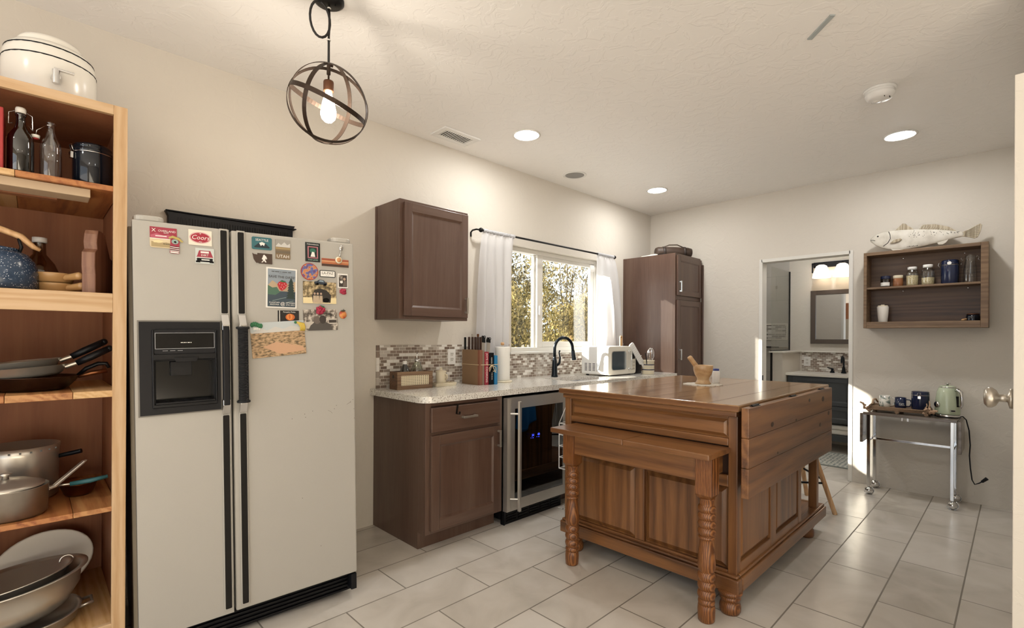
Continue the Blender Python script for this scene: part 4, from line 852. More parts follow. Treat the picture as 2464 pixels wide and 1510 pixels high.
# lower pots
t = thing('saucepan', 'worn aluminium saucepan with long handle on the fourth shelf', 'pot', (-5.275, -0.575, 0.633), R(20))
b = MB(M_ALU); b.lathe([(0, 0), (0.085, 0), (0.094, 0.008), (0.097, 0.10), (0.099, 0.103), (0.094, 0.102), (0.090, 0.01), (0, 0.006)], seg=40); b.build('pot_body', t)
b = MB(M_STEEL); b.prism([(0.094, 0.074), (0.115, 0.078), (0.205, 0.148), (0.218, 0.150), (0.205, 0.136), (0.12, 0.068), (0.096, 0.062)], -0.009, 0.009, None); b.build('handle', t, bevel=0.003)
b = MB(M_STEEL)
for q in (-0.012, 0.0, 0.012): b.ball((0.098, q, 0.068), 0.0045)
b.build('rivet', t)
t = thing('pot_cover', 'domed steel pot cover lying on the worn aluminium saucepan', 'lid', (-5.29, -0.575, 0.7365), R(10))
b = MB(M_PAN); b.lathe([(0.101, 0), (0.1015, 0.006), (0.085, 0.012), (0.06, 0.022), (0.0, 0.028)], seg=40); b.lathe([(0.0, 0.028), (0.01, 0.028), (0.008, 0.038), (0.018, 0.046), (0, 0.05)]); b.build('dome', t)
t = thing('stock_pot', 'dark steel pot with perforated rim behind the aluminium saucepan', 'pot', (-5.255, -0.33, 0.633))
b = MB(M_PAN); b.lathe([(0, 0), (0.10, 0), (0.11, 0.008), (0.112, 0.175), (0.115, 0.205), (0.110, 0.205), (0.106, 0.01), (0, 0.006)], seg=40); b.build('pot_body', t)
b = MB(M_GLOSSBLK)
for k in range(9): a = R(-150+k*15); b.box(0.1135*math.cos(a)-0.003, 0.1135*math.cos(a)+0.003, 0.1135*math.sin(a)-0.003, 0.1135*math.sin(a)+0.003, 0.188, 0.194)
b.build('rim_holes', t)
b = MB(M_BLACK); b.cyl((0.11, -0.02, 0.15), (0.175, -0.05, 0.165), 0.008, 0.009); b.build('handle', t)
t = thing('small_copper_pan', 'small copper pan with teal handle at the right of the fourth shelf', 'pan', (-5.09, -0.42, 0.633), R(-35))
b = MB(M_COPPER); b.lathe([(0, 0), (0.035, 0), (0.045, 0.01), (0.060, 0.05), (0.062, 0.05), (0.058, 0.048), (0.04, 0.01), (0, 0.005)]); b.build('pan_body', t)
b = MB(M_STEEL, MZ(35)); b.tube([(-0.058, -0.02, 0.046), (-0.085, -0.045, 0.05), (-0.072, -0.09, 0.068), (-0.03, -0.115, 0.072)], 0.0042); b.build('handle_wire', t)
b = MB(M_TEAL, MZ(35)); b.tube([(-0.03, -0.115, 0.072), (0.028, -0.13, 0.077), (0.078, -0.135, 0.085)], [0.008, 0.009, 0.007]); b.build('handle', t)

# bottom compartment
t = thing('steel_mixing_bowl', 'large steel mixing bowl with wide rim on the bottom shelf', 'bowl', (-5.255, -0.52, 0.245), 0, 'steel bowls on the bottom shelf', rot=(R(-4), R(-6), 0))
b = MB(M_PAN); b.lathe([(0, 0), (0.10, 0), (0.135, 0.02), (0.175, 0.075), (0.185, 0.13), (0.205, 0.136), (0.205, 0.140), (0.183, 0.136), (0.170, 0.078), (0.13, 0.026), (0, 0.006)], seg=48); b.build('bowl', t)
t = thing('steel_colander', 'smaller steel bowl with ring handles nested in the large mixing bowl', 'bowl', (-5.262, -0.515, 0.292), 0, 'steel bowls on the bottom shelf', rot=(R(-6), R(-8), 0))
b = MB(M_PAN); b.lathe([(0, 0), (0.08, 0), (0.12, 0.025), (0.155, 0.09), (0.168, 0.095), (0.168, 0.099), (0.152, 0.095), (0.117, 0.03), (0, 0.006)], seg=48); b.build('bowl', t)
for x in (0.15, -0.15): b = MB(M_STEEL); b.tube(arc((x, -0.03, 0.105), 0.02, 0, PI, 10), 0.003); b.build('ring_handle', t)
t = thing('steel_pot', 'wide steel pot under the large mixing bowl on the bottom shelf', 'pot', (-5.245, -0.51, 0.2045), 0, 'steel bowls on the bottom shelf')
b = MB(M_PAN); b.lathe([(0, 0), (0.14, 0), (0.15, 0.006), (0.152, 0.036), (0.162, 0.04), (0.162, 0.043), (0.148, 0.041), (0.14, 0.008), (0, 0.004)], seg=48); b.build('pot_body', t)
b = MB(M_STEEL); b.tube([(0.15, -0.03, 0.03), (0.19, -0.03, 0.036), (0.19, 0.03, 0.036), (0.15, 0.03, 0.03)], 0.006); b.build('handle', t)
t = thing('white_platter', 'white oval platter leaning behind the steel mixing bowls', 'plate', (-5.16, -0.24, 0.212), 0, rot=(R(-14), R(-14), 0))
b = MB(M_WHITE); b.prism([(u, v+0.115) for u, v in ell(0, 0, 0.16, 0.125, 40)], -0.008, 0.008, None, 'XZ'); b.build('plate', t, bevel=0.005)

# ---------------------------------------------------------------- kitchen cabinets along the window wall
t = thing('wall_cabinet', 'brown stained wall cabinet with one panelled door left of the window', 'cabinet', (-3.568, 0, 1.379))
W, D, HH = 0.551, 0.305, 0.76
b = MB(M_WALNUT); b.box(0, W, -D+0.02, -0.001, 0, HH); b.box(0, 0.038, -D, -D+0.02, 0, HH); b.box(W-0.038, W, -D, -D+0.02, 0, HH); b.box(0.038, W-0.038, -D, -D+0.02, 0, 0.038, M_WALNUTX); b.box(0.038, W-0.038, -D, -D+0.02, HH-0.038, HH, M_WALNUTX)
b.box(-0.004, 0, -0.02, -0.001, 0, HH); b.build('carcass', t, bevel=0.0015)
b = MB(M_WALNUT); panel_door(b, 0.024, W-0.012, 0.02, HH-0.02, -D-0.021); dd = b.build('door', t, bevel=0.002)
b = MB(M_PEWTER); bar_pull(b, W-0.036, 0.105, -D-0.021, 0.11); b.build('handle', dd, bevel=0.001)

def base_unit(label, x0, x1, drawers=True, doors=1, handle_right=True):
    t = thing('base_cabinet', label, 'cabinet', (x0, 0, 0)); W = x1-x0; D = 0.61; HH = 0.876
    b = MB(M_WALNUT)
    b.box(0.018, W-0.018, -0.535, -0.001, 0.0, 0.1); b.box(0, 0.018, -0.535, -0.001, 0, HH); b.box(0, 0.018, -D+0.02, -0.535, 0.1, HH); b.box(W-0.018, W, -0.535, -0.001, 0, HH); b.box(W-0.018, W, -D+0.02, -0.535, 0.1, HH)
    b.box(0.018, W-0.018, -D+0.02, -0.01, 0.1, HH-0.01)
    b.box(0, 0.04, -D, -D+0.02, 0.1, HH); b.box(W-0.04, W, -D, -D+0.02, 0.1, HH)
    for z0, z1 in ((0.1, 0.135), (0.675, 0.70), (0.855, HH)): b.box(0.04, W-0.04, -D, -D+0.02, z0, z1, M_WALNUTX)
    b.build('carcass', t, bevel=0.0015)
    n = doors; w = (W-0.05)/n
    for k in range(n):
        a = 0.03+k*w; c = a+w-0.012
        q = MB(M_WALNUTX); q.box(a, c, -D-0.02, -D, 0.70, 0.847, M_WALNUTX); dr = q.build('drawer', t, bevel=0.004)
        q = MB(M_PEWTER); bar_pull(q, (a+c)/2, 0.773, -D-0.02, 0.11, False); q.build('handle', dr, bevel=0.001)
        q = MB(M_WALNUT); panel_door(q, a, c, 0.122, 0.682, -D-0.021, fw=0.06); dd = q.build('door', t, bevel=0.002)
        q = MB(M_PEWTER); bar_pull(q, c-0.022 if (k % 2 == 0) else a+0.022, 0.60, -D-0.021, 0.11); q.build('handle', dd, bevel=0.001)
    return t
base_unit('brown base cabinet with drawer and panelled door left of the wine cooler', -3.575, -2.962)
base_unit('brown base cabinet run between the wine cooler and the tall pantry', -2.335, -0.585, doors=3)
t = MB(M_BLACKM); t.box(-0.006, 0.006, -0.001, 0.001, -0.055, 0.0); t.box(-0.006, 0.006, -0.028, 0.001, -0.058, -0.055); t.box(-0.006, 0.006, -0.030, -0.028, -0.058, -0.040); t.box(-0.006, 0.006, 0.0, 0.018, -0.002, 0.0)
o = t.build('hook', bevel=0.0005); o.location = (-3.355, -0.634, 0.853); o.rotation_euler = (0, R(10), 0)
tag(o, 'small black hook hanging over the top of the cabinet drawer', 'hook')

# tall pantry
t = thing('pantry_cabinet', 'tall brown pantry cabinet with two doors in the far corner', 'cabinet', (-0.572, 0, 0))
W, D, HH = 0.566, 0.61, 2.128
b = MB(M_WALNUT); b.box(0, W, -D+0.02, -0.001, 0.1, HH); b.box(0, W, -D+0.09, -0.001, 0.0, 0.1); b.box(-0.004, 0, -0.02, -0.001, 0.0, HH)
b.box(0, 0.04, -D, -D+0.02, 0.1, HH); b.box(W-0.04, W, -D, -D+0.02, 0.1, HH)
for z0, z1 in ((0.1, 0.14), (1.66, 1.70), (HH-0.04, HH)): b.box(0.04, W-0.04, -D, -D+0.02, z0, z1, M_WALNUTX)
b.build('carcass', t, bevel=0.0015)
for z0, z1, hz in ((1.70, HH-0.02, 1.79), (0.13, 1.655, 1.1)):
    b = MB(M_WALNUT); panel_door(b, 0.022, W-0.016, z0, z1, -D-0.021); dd = b.build('door', t, bevel=0.002)
    b = MB(M_PEWTER); bar_pull(b, 0.045, hz, -D-0.021, 0.11, m=M_CHROME); b.build('handle', dd, bevel=0.001)

# things on the pantry
t = thing('leather_bag', 'dark brown leather roll bag with straps on top of the pantry', 'bag', (-0.285, -0.44, 2.128), R(-42))
b = MB(M_LEATHER); b.lathe([(0, -0.20), (0.045, -0.195), (0.056, -0.17), (0.058, 0.0), (0.054, 0.15), (0.044, 0.19), (0, 0.2)], (0, 0, 0.057), axis='X'); b.build('body', t)
for x in (-0.11, 0.11):
    b = MB(plain('strap_leather', '#2b201a', 0.5)); b.lathe([(0.0565, -0.014), (0.0615, -0.012), (0.0615, 0.012), (0.0565, 0.014)], (x, 0, 0.057), axis='X'); b.build('strap', t)
b = MB(plain('strap_leather2', '#4a3a2e', 0.5)); b.tube([(-0.10, 0, 0.115), (-0.05, 0, 0.137), (0.04, 0, 0.140), (0.10, 0, 0.114)], 0.006); b.build('carry_handle', t)
b = MB(M_PAPER); b.box(-0.10, 0.10, -0.05, 0.05, 0, 0.012); b.box(-0.09, 0.095, -0.045, 0.048, 0.012, 0.016); o = b.build('paper_stack', bevel=0.001); o.location = (-0.50, -0.30, 2.128); o.rotation_euler = (0, 0, R(80))
tag(o, 'white folded papers lying on the pantry beside the leather bag', 'papers')
b = MB(M_BLACKM); b.box(-0.004, 0.004, -0.05, 0.05, 0, 0.012); o = b.build('dark_folder'); o.location = (-0.545, -0.45, 2.128); tag(o, 'thin dark strip lying on the pantry edge beside the papers', 'strip')
b = MB(M_WALNUT); b.box(-0.014, -0.001, -0.648, -0.625, 0.0, 2.06); o = b.build('broom_handle', bevel=0.005); tag(o, 'slim brown upright board against the far wall beside the pantry', 'board')

# ---------------------------------------------------------------- wine cooler
t = thing('wine_cooler', 'stainless under-counter beverage cooler with dark glass door', 'wine cooler', (-2.952, 0, 0))
W = 0.604
b = MB(M_BLACK); b.box(0.004, W-0.004, -0.05, -0.03, 0.03, 0.85); b.box(0.004, 0.02, -0.60, -0.05, 0.03, 0.85); b.box(W-0.02, W-0.004, -0.60, -0.05, 0.03, 0.85); b.box(0.02, W-0.02, -0.60, -0.05, 0.835, 0.85); b.box(0.02, W-0.02, -0.60, -0.05, 0.03, 0.1)
b.build('cabinet', t, bevel=0.002)
b = MB(M_BLACK); b.box(0.004, W-0.004, -0.615, -0.585, 0.0, 0.092)
for r_ in range(4):
    for k in range(5): b.box(0.03+k*0.112, 0.03+k*0.112+0.095, -0.620, -0.614, 0.018+r_*0.018, 0.026+r_*0.018, M_GLOSSBLK)
b.box(0.004, 0.014, -0.622, -0.61, 0.0, 0.092); b.build('toe_grille', t, bevel=0.0015)
b = MB(M_STEEL); y0, y1 = -0.652, -0.612; z0, z1 = 0.096, 0.857; fw = 0.072
b.box(0, fw, y0, y1, z0, z1); b.box(W-0.022, W, y0, y1, z0, z1); b.box(fw, W-0.022, y0, y1, z0, z0+0.072); b.box(fw, W-0.022, y0, y1, z1-0.075, z1)
dd = b.build('door', t)
b = MB(M_SMOKE); b.box(fw, W-0.022, -0.648, -0.644, z0+0.072, z1-0.075); b.build('glass', dd)
b = MB(M_STEEL); b.box(0.058, 0.078, -0.712, -0.692, z0+0.005, z1-0.02)
for z in (z0+0.085, z1-0.105): b.cyl((0.068, -0.70, z), (0.03, -0.652, z), 0.007)
b.build('handle', dd, bevel=0.003)
for z in (0.26, 0.42, 0.60):
    b = MB(M_DKGRAY); b.box(0.03, W-0.03, -0.585, -0.565, z, z+0.02)
    for k in range(14): b.cyl((0.05+k*0.038, -0.57, z+0.01), (0.05+k*0.038, -0.08, z+0.01), 0.003, seg=6)
    b.build('rack', t)
b = MB(M_GLOSSBLK); b.box(0.22, 0.40, -0.62, -0.59, 0.545, 0.595); pn = b.build('control_panel', t)
b = MB(M_LED); b.text('34', 0.024, 0.283, 0.57, -0.6212, M_LED); b.text('40', 0.024, 0.343, 0.57, -0.6212, M_LED)
for x in (0.262, 0.322): b.box(x, x+0.004, -0.6215, -0.6205, 0.553, 0.556)
b.box(0.278, 0.29, -0.6215, -0.6205, 0.551, 0.5535); b.box(0.338, 0.35, -0.6215, -0.6205, 0.551, 0.5535); b.build('digits', pn)
t2 = None
for k, (x, z, m) in enumerate(((0.16, 0.28, M_AMBER), (0.27, 0.28, M_NAVY), (0.40, 0.28, M_AMBER), (0.20, 0.44, M_BLKGLAZE), (0.46, 0.44, M_AMBER))):
    b = MB(m); b.lathe([(0, -0.56), (0.03, -0.56), (0.034, -0.555), (0.034, -0.38), (0.014, -0.32), (0.013, -0.25), (0, -0.25)], (x-2.952, 0, z+0.034), axis='Y'); o = b.build('wine_bottle')
    tag(o, 'dark bottle lying on a rack inside the beverage cooler', 'bottle', 'bottles in the cooler')

# ---------------------------------------------------------------- counter, backsplash, sink, faucet
CX0, CX1, CYF = -3.602, -0.576, -0.637; SX0, SX1, SY0, SY1 = -2.10, -1.62, -0.54, -0.20
t = thing('countertop', 'speckled white countertop with rounded corner under the window', 'countertop', (CX0, 0, 0.876))
b = MB(M_GRAN); rr = 0.09; pts = [(SX0, CYF)] + [(SX0, 0)] + [(CX0, 0)] + [(CX0+rr-rr*math.cos(a), CYF+rr-rr*math.sin(a)) for a in [PI/2*i/8 for i in range(9)]]
pts = [(SX0, CYF), (SX0, -0.001), (CX0, -0.001)] + [(CX0+rr*(1-math.cos(PI/2*i/8)), CYF+rr*(1-math.sin(PI/2*i/8))) for i in range(9)]
b.prism(pts[::-1], 0.8765, 0.915, None, 'XY'); b.box(SX1, CX1, CYF, -0.001, 0.8765, 0.915); b.box(SX0, SX1, CYF, SY0, 0.8765, 0.915); b.box(SX0, SX1, SY1, -0.001, 0.8765, 0.915)
bmesh.ops.remove_doubles(b.bm, verts=b.bm.verts, dist=1e-5); b.build('slab', t, True)
b = MB(plain('sink_white', '#c9ced6', 0.25)); e = 0.012
b.box(SX0-e, SX0, SY0-e, SY1+e, 0.70, 0.876); b.box(SX1, SX1+e, SY0-e, SY1+e, 0.70, 0.876); b.box(SX0, SX1, SY0-e, SY0, 0.70, 0.876); b.box(SX0, SX1, SY1, SY1+e, 0.70, 0.876); b.box(SX0-e, SX1+e, SY0-e, SY1+e, 0.69, 0.70)
b.build('sink_basin', t, True, 0.003)
b = MB(M_MOS); b.box(-3.536, WX0-0.03, -0.009, 0.0, 0.9155, 1.2065); b.box(WX0-0.03, -0.577, -0.009, 0.0, 0.9155, WZ0-0.018); b.box(WX1+0.03, -0.577, -0.009, 0, WZ0-0.018, 1.2065); o = b.build('backsplash'); o['kind'] = 'structure'
b = MB(M_MOSV); b.box(-3.56, -3.537, -0.009, 0.0, 0.9155, 1.2065); o = b.build('backsplash_border'); o['kind'] = 'structure'
def outlet(loc, rz, label):
    t = thing('outlet', label, 'outlet', loc, rz)
    b = MB(M_WHITEP); b.prism(rrect(-0.036, 0.036, -0.058, 0.058, 0.004), -0.006, 0, None); b.build('plate', t, bevel=0.001)
    for z in (-0.02, 0.02):
        b = MB(M_TRIM); b.prism(rrect(-0.016, 0.016, z-0.014, z+0.014, 0.006), -0.008, -0.005, None); s_ = b.build('socket', t)
        b = MB(M_GLOSSBLK); b.box(-0.008, -0.005, -0.0085, -0.0075, z, z+0.008); b.box(0.005, 0.008, -0.0085, -0.0075, z, z+0.008); b.cyl((0, -0.0085, z-0.007), (0, -0.0075, z-0.007), 0.0025); b.build('socket_slots', s_)
outlet((-2.93, -0.009, 1.115), 0, 'white double outlet on the mosaic backsplash left of the window')
M_FAUC = plain('dark_bronze', '#1f252c', 0.22, 0.7)
t = thing('kitchen_faucet', 'dark bronze gooseneck kitchen faucet standing before the window', 'faucet', (-1.885, -0.145, 0.915), R(-14))
b = MB(M_FAUC); b.lathe([(0, 0), (0.03, 0), (0.03, 0.012), (0.026, 0.02), (0.024, 0.09), (0.02, 0.15), (0.0145, 0.17), (0.0145, 0.18), (0, 0.18)]); b.build('body', t)
b = MB(M_FAUC); b.tube([(0, 0, 0.16), (0, 0, 0.25)]+[(0.1-0.1*math.cos(a), 0, 0.25+0.1*math.sin(a)) for a in [PI*i/14 for i in range(1, 14)]]+[(0.205, 0, 0.22)], 0.0135, seg=12); b.build('gooseneck', t)
b = MB(M_FAUC); b.cyl((0.204, 0, 0.232), (0.218, 0, 0.148), 0.0165, 0.021); b.build('spray_head', t, bevel=0.002)
b = MB(M_FAUC); b.tube([(0.02, -0.005, 0.10), (0.045, -0.012, 0.125), (0.05, -0.014, 0.17), (0.04, -0.012, 0.215), (0.048, -0.012, 0.235)], [0.012, 0.011, 0.008, 0.006, 0.008]); b.build('lever', t)

# ---------------------------------------------------------------- curtains and rod
t = thing('curtain_rod', 'black curtain rod across the kitchen window', 'curtain rod', (-1.8, -0.085, 2.105))
b = MB(M_BLACKM); b.cyl((-0.90, 0, 0), (0.925, 0, 0), 0.0085); b.build('rod', t)
for x in (-0.905, 0.93): b = MB(M_BLACKM); b.ball((x, 0, 0), 0.018, sc=(1.1, 1, 1)); b.build('finial', t)
b = MB(M_BLACKM); b.tube([(-0.915, 0, 0), (-0.935, 0.02, 0.004), (-0.94, 0.06, 0.002), (-0.938, 0.083, -0.01), (-0.938, 0.083, -0.045)], 0.007); b.build('bracket', t)
b = MB(M_BLACKM); b.tube([(0.90, 0, 0), (0.90, 0.05, 0.0), (0.90, 0.083, -0.03)], 0.006); b.build('bracket', t)
def cloth_mat(name, c, tr=0.45, see=0.08):
    m = bpy.data.materials.new(name); m.use_nodes = True; t = m.node_tree; N, L = t.nodes, t.links
    for n in list(N): N.remove(n)
    o = N.new('ShaderNodeOutputMaterial'); d = N.new('ShaderNodeBsdfDiffuse'); d.inputs[0].default_value = lin(c); q = N.new('ShaderNodeBsdfTranslucent'); q.inputs[0].default_value = lin(c)
    mx = N.new('ShaderNodeMixShader'); mx.inputs[0].default_value = tr; tp = N.new('ShaderNodeBsdfTransparent'); m2 = N.new('ShaderNodeMixShader'); m2.inputs[0].default_value = see
    L.new(d.outputs[0], mx.inputs[1]); L.new(q.outputs[0], mx.inputs[2]); L.new(mx.outputs[0], m2.inputs[1]); L.new(tp.outputs[0], m2.inputs[2]); L.new(m2.outputs[0], o.inputs['Surface'])
    return m
M_CURT = cloth_mat('sheer_white', '#e9e9ec', 0.45, 0.16)
def curtain(label, top, bot, z1, z0, folds, seed, amp=0.022, gather=0.5):
    rd = random.Random(seed); ph = rd.uniform(0, 6); b = MB(M_CURT); nx, nz = 90, 44; cos = []
    for j in range(nz+1):
        v = j/nz; k = v**gather
        for i in range(nx+1):
            u = i/nx; x = (top[0]+(top[1]-top[0])*u)*(1-k)+(bot[0]+(bot[1]-bot[0])*u)*k; z = z1+(z0-z1)*v
            s_ = math.sin(u*folds*2*PI+ph+0.8*math.sin(3*v+u*4))+0.45*math.sin(u*folds*4.7+1.3+2*v)
            y = -0.085+amp*(0.25+0.75*min(1, v*2))*s_ if v > 0.02 else -0.085+0.010*math.sin(u*60)
            cos.append((x, y, z))
    b._add(cos, [(j*(nx+1)+i, j*(nx+1)+i+1, (j+1)*(nx+1)+i+1, (j+1)*(nx+1)+i) for j in range(nz) for i in range(nx)], M_CURT, True)
    t = thing('curtain', label, 'curtain', ((top[0]+top[1])/2, -0.085, z0), group='sheer window curtains'); b.build('panel', t, True, fix=False)
    h = MB(M_CURT)
    for k in range(30):
        x = top[0]+(top[1]-top[0])*(k+0.5)/30; h.lathe([(0.011, -0.007), (0.0145+0.003*rd.random(), 0), (0.011, 0.007)], (x, -0.085, 2.105), axis='X', seg=10)
    h.build('gathered_heading', t, True)
curtain('sheer white curtain on the left side of the kitchen window', (-2.68, -2.335), (-2.735, -2.375), 2.10, 1.10, 4, 3)
curtain('sheer white curtain on the right side of the kitchen window', (-1.165, -0.885), (-1.16, -0.665), 2.10, 1.05, 3, 8)

# ---------------------------------------------------------------- things on the counter
CT = 0.915
t = thing('wooden_caddy', 'dark wooden box with a cane mesh front on the counter', 'box', (-3.37, -0.14, CT), R(-3))
b = MB(wood('caddy_wood', '#3d281c', '#573a28', '#6b4a34', 'X', 2.4, 0.5)); w, d, h = 0.135, 0.052, 0.118
b.box(-w, w, -d, d, 0, 0.01); b.box(-w, -w+0.012, -d, d, 0.01, h); b.box(w-0.012, w, -d, d, 0.01, h); b.box(-w+0.012, w-0.012, d-0.01, d, 0.01, h); b.box(-w+0.012, w-0.012, -d+0.006, -d+0.012, 0.01, h); b.build('box_body', t, bevel=0.001)
b = MB(wood('caddy_frame', '#4f3b2b', '#6d543f', '#846a52', 'X', 2.4, 0.5)); ring(b, (-w, w, 0, h), (-w+0.028, w-0.028, 0.026, h-0.026), -d-0.004, -d+0.006, None); b.build('front_frame', t, bevel=0.001)
b = MB(plain('cane', '#dcd0b2', 0.6)); b.box(-w+0.028, w-0.028, -d+0.001, -d+0.004, 0.026, h-0.026)
mesh_ = b.build('cane_mesh', t); b = MB(M_BLACK)
for i in range(14):
    for j in range(6): b.cyl((-w+0.037+i*0.0148, -d+0.0008, 0.032+j*0.0108), (-w+0.037+i*0.0148, -d+0.002, 0.032+j*0.0108), 0.0029, seg=8)
b.build('mesh_holes', mesh_)
b = MB(M_BLACK); b.cyl((-w-0.0006, 0.0, 0.085), (-w+0.002, 0.0, 0.085), 0.012); b.build('hand_hole', t)
t = thing('dark_bottle', 'small dark sauce bottle with white cap standing in the wooden box', 'bottle', (-3.425, -0.145, CT+0.011))
b = MB(M_AMBER); b.lathe([(0, 0), (0.034, 0), (0.036, 0.005), (0.036, 0.095), (0.028, 0.125), (0.014, 0.150), (0.012, 0.165)]); b.build('bottle_body', t); b = MB(M_WHITEP); b.lathe([(0.0135, 0.155), (0.0145, 0.156), (0.0145, 0.176), (0, 0.177)]); b.build('cap', t)
t = thing('oil_dispenser', 'round glass oil bottle with steel pourer standing in the wooden box', 'bottle', (-3.325, -0.14, CT+0.011), R(20))
b = MB(glass('greenish_glass', (0.72, 0.74, 0.62), 0.12, 0.04)); b.lathe([(0, 0), (0.042, 0), (0.045, 0.006), (0.045, 0.07), (0.042, 0.11), (0.032, 0.14), (0.018, 0.165), (0.015, 0.175)]); b.build('bottle_body', t)
b = MB(M_CHROME); b.lathe([(0.016, 0.168), (0.019, 0.17), (0.019, 0.188), (0, 0.19)]); b.tube([(0, 0, 0.188), (-0.002, 0, 0.21), (0.004, 0, 0.238)], [0.007, 0.005, 0.003]); b.build('pourer', t)
b = MB(M_CHROME); b.tube([(0.017, 0, 0.17), (0.042, 0, 0.165), (0.046, 0, 0.12), (0.043, 0, 0.10)], 0.004); b.build('handle', t)
t = thing('ceramic_tray', 'cream ceramic tray with lipped corner holding the lidded jar', 'tray', (-3.10, -0.135, CT), R(-4))
b = MB(M_CREAMC); b.prism(rrect(-0.085, 0.085, -0.05, 0.05, 0.012), 0, 0.012, None, 'XY');
for q in ((-0.085, 0.085, -0.05, -0.044), (-0.085, 0.085, 0.044, 0.05), (-0.085, -0.079, -0.044, 0.044), (0.079, 0.085, -0.044, 0.044)): b.box(*q, 0.012, 0.022)
b.prism([(0.083, 0.012), (0.1, 0.024), (0.083, 0.022)], -0.03, 0.03, None, 'XZ'); b.build('tray', t, bevel=0.002)
t = thing('lidded_jar', 'cream ceramic lidded jar with a small side handle on the counter tray', 'jar', (-3.115, -0.13, CT+0.0125), R(40))
b = MB(M_CREAMC); b.lathe([(0, 0), (0.035, 0), (0.037, 0.004), (0.037, 0.088), (0.035, 0.09)]); b.build('jar_body', t); b = MB(M_CREAMC); b.lathe([(0.04, 0.088), (0.041, 0.094), (0.02, 0.1), (0.008, 0.102), (0.008, 0.108), (0.013, 0.115), (0, 0.119)]); b.build('lid', t)
b = MB(M_CREAMC, MZ(-110)); b.tube([(0.036, 0, 0.07), (0.052, 0, 0.066), (0.054, 0, 0.045), (0.036, 0, 0.034)], 0.0055); b.build('handle', t)

# knife holder made of tied books
KM = Matrix.Translation((-2.80, -0.20, CT)) @ MZ(-2)
def kb(name, label, x0, x1, y0, y1, h, m, cat='book', group='books tied into a knife holder'):
    t = thing(name, label, cat, (-2.80, -0.20, CT), R(-2), group)
    b = MB(m); b.box(x0, x0+0.003, y0, y1, 0, h); b.box(x1-0.003, x1, y0, y1, 0, h); b.box(x0+0.003, x1-0.003, y0, y0+0.003, 0, h); b.build('cover', t, bevel=0.0008)
    b = MB(M_PAPER); b.box(x0+0.003, x1-0.003, y0+0.003, y1-0.004, 0.003, h-0.004); b.build('pages', t); return t
tk = thing('cardboard_case', 'tan and brown cardboard case at the left of the tied cookbooks', 'box', (-2.80, -0.20, CT), R(-2))
b = MB(M_TAN); b.box(-0.088, -0.083, -0.075, 0.115, 0, 0.258, M_TAN); b.box(-0.083, -0.063, -0.092, 0.115, 0, 0.255, M_BRN); b.prism([(-0.088, -0.075), (-0.083, -0.092), (-0.063, -0.1), (-0.063, -0.075)], 0, 0.257, M_BRN, 'XY'); b.build('case', tk, bevel=0.001)
k1 = kb('cookbook', 'brown and white spotted spine of the tied cookbooks, beside the tan case', -0.062, -0.045, -0.1, 0.11, 0.252, plain('spotted_spine', '#9a8672', 0.6, 0, 0, 300, 0.6))
k2 = kb('cookbook', 'red cookbook with white spine lettering tied in the knife holder', -0.044, -0.008, -0.105, 0.11, 0.243, plain('cookbook_red', '#98283a', 0.5))
b = MB(M_PAPER, Matrix.Translation((-0.026, -0.1052, 0.125)) @ Matrix.Rotation(R(90), 4, 'Y')); b.text('JOYS OF COOKING', 0.024, 0, 0, 0, M_PAPER, wx=1.02); b.build('spine_text', k2)
k3 = kb('cookbook', 'black cookbook with a small white spine title tied in the knife holder', -0.007, 0.036, -0.112, 0.11, 0.235, M_BLACK)
b = MB(M_PAPER, Matrix.Translation((0.014, -0.1122, 0.118)) @ Matrix.Rotation(R(90), 4, 'Y')); b.text('COOK', 0.016, -0.06, 0, 0, M_PAPER); b.text('THE BOOK', 0.011, 0.055, 0.004, 0, M_PAPER); b.build('spine_text', k3)
k4 = kb('cookbook', 'blue cookbook at the right end of the tied row', 0.037, 0.064, -0.121, 0.11, 0.215, M_BLUE)
t = thing('twine', 'pale twine tied round the row of cookbooks in a bow', 'twine', (-2.80, -0.20, CT), R(-2))
b = MB(M_TWINE); z = 0.148; b.tube([(-0.0905, 0.117, z), (-0.0905, -0.078, z), (-0.064, -0.103, z), (-0.026, -0.108, z), (0.015, -0.116, z-0.002), (0.050, -0.124, z), (0.0665, -0.124, z), (0.0665, 0.117, z)], 0.0026, closed=True, seg=6); b.build('loop', t)
b = MB(M_TWINE); b.tube([(0.012, -0.117, z), (-0.015, -0.12, z-0.025), (-0.012, -0.12, z-0.05), (0.012, -0.118, z-0.005), (0.045, -0.125, z-0.02), (0.045, -0.125, z-0.05), (0.02, -0.12, z-0.048)], 0.003, seg=6); b.tube([(0.014, -0.118, z), (0.04, -0.122, z-0.055), (0.052, -0.12, z-0.06)], 0.003, seg=6); b.build('bow', t)
def knife(label, x, y, h, m, wd, lean=0, cap=None):
    t = thing('knife', label, 'knife', (KM @ Vector((x, y, 0))), R(-2), 'knives in the tied books', rot=(0, lean, R(-2)))
    b = MB(m); b.prism(rrect(-wd, wd, 0.25, h, min(0.004, wd*0.8)), -0.009, 0.009, None); b.build('handle', t, bevel=0.002)
    b = MB(M_STEEL); b.box(-0.0012, 0.0012, -0.011, 0.011, 0.12, 0.25); b.build('blade', t)
    if cap: b = MB(cap); b.box(-wd, wd, -0.008, 0.008, h, h+0.022); b.build('handle_cap', t, bevel=0.003)
knife('slim black handled knife at the left end of the knife row', -0.079, 0.09, 0.35, M_BLACK, 0.005)
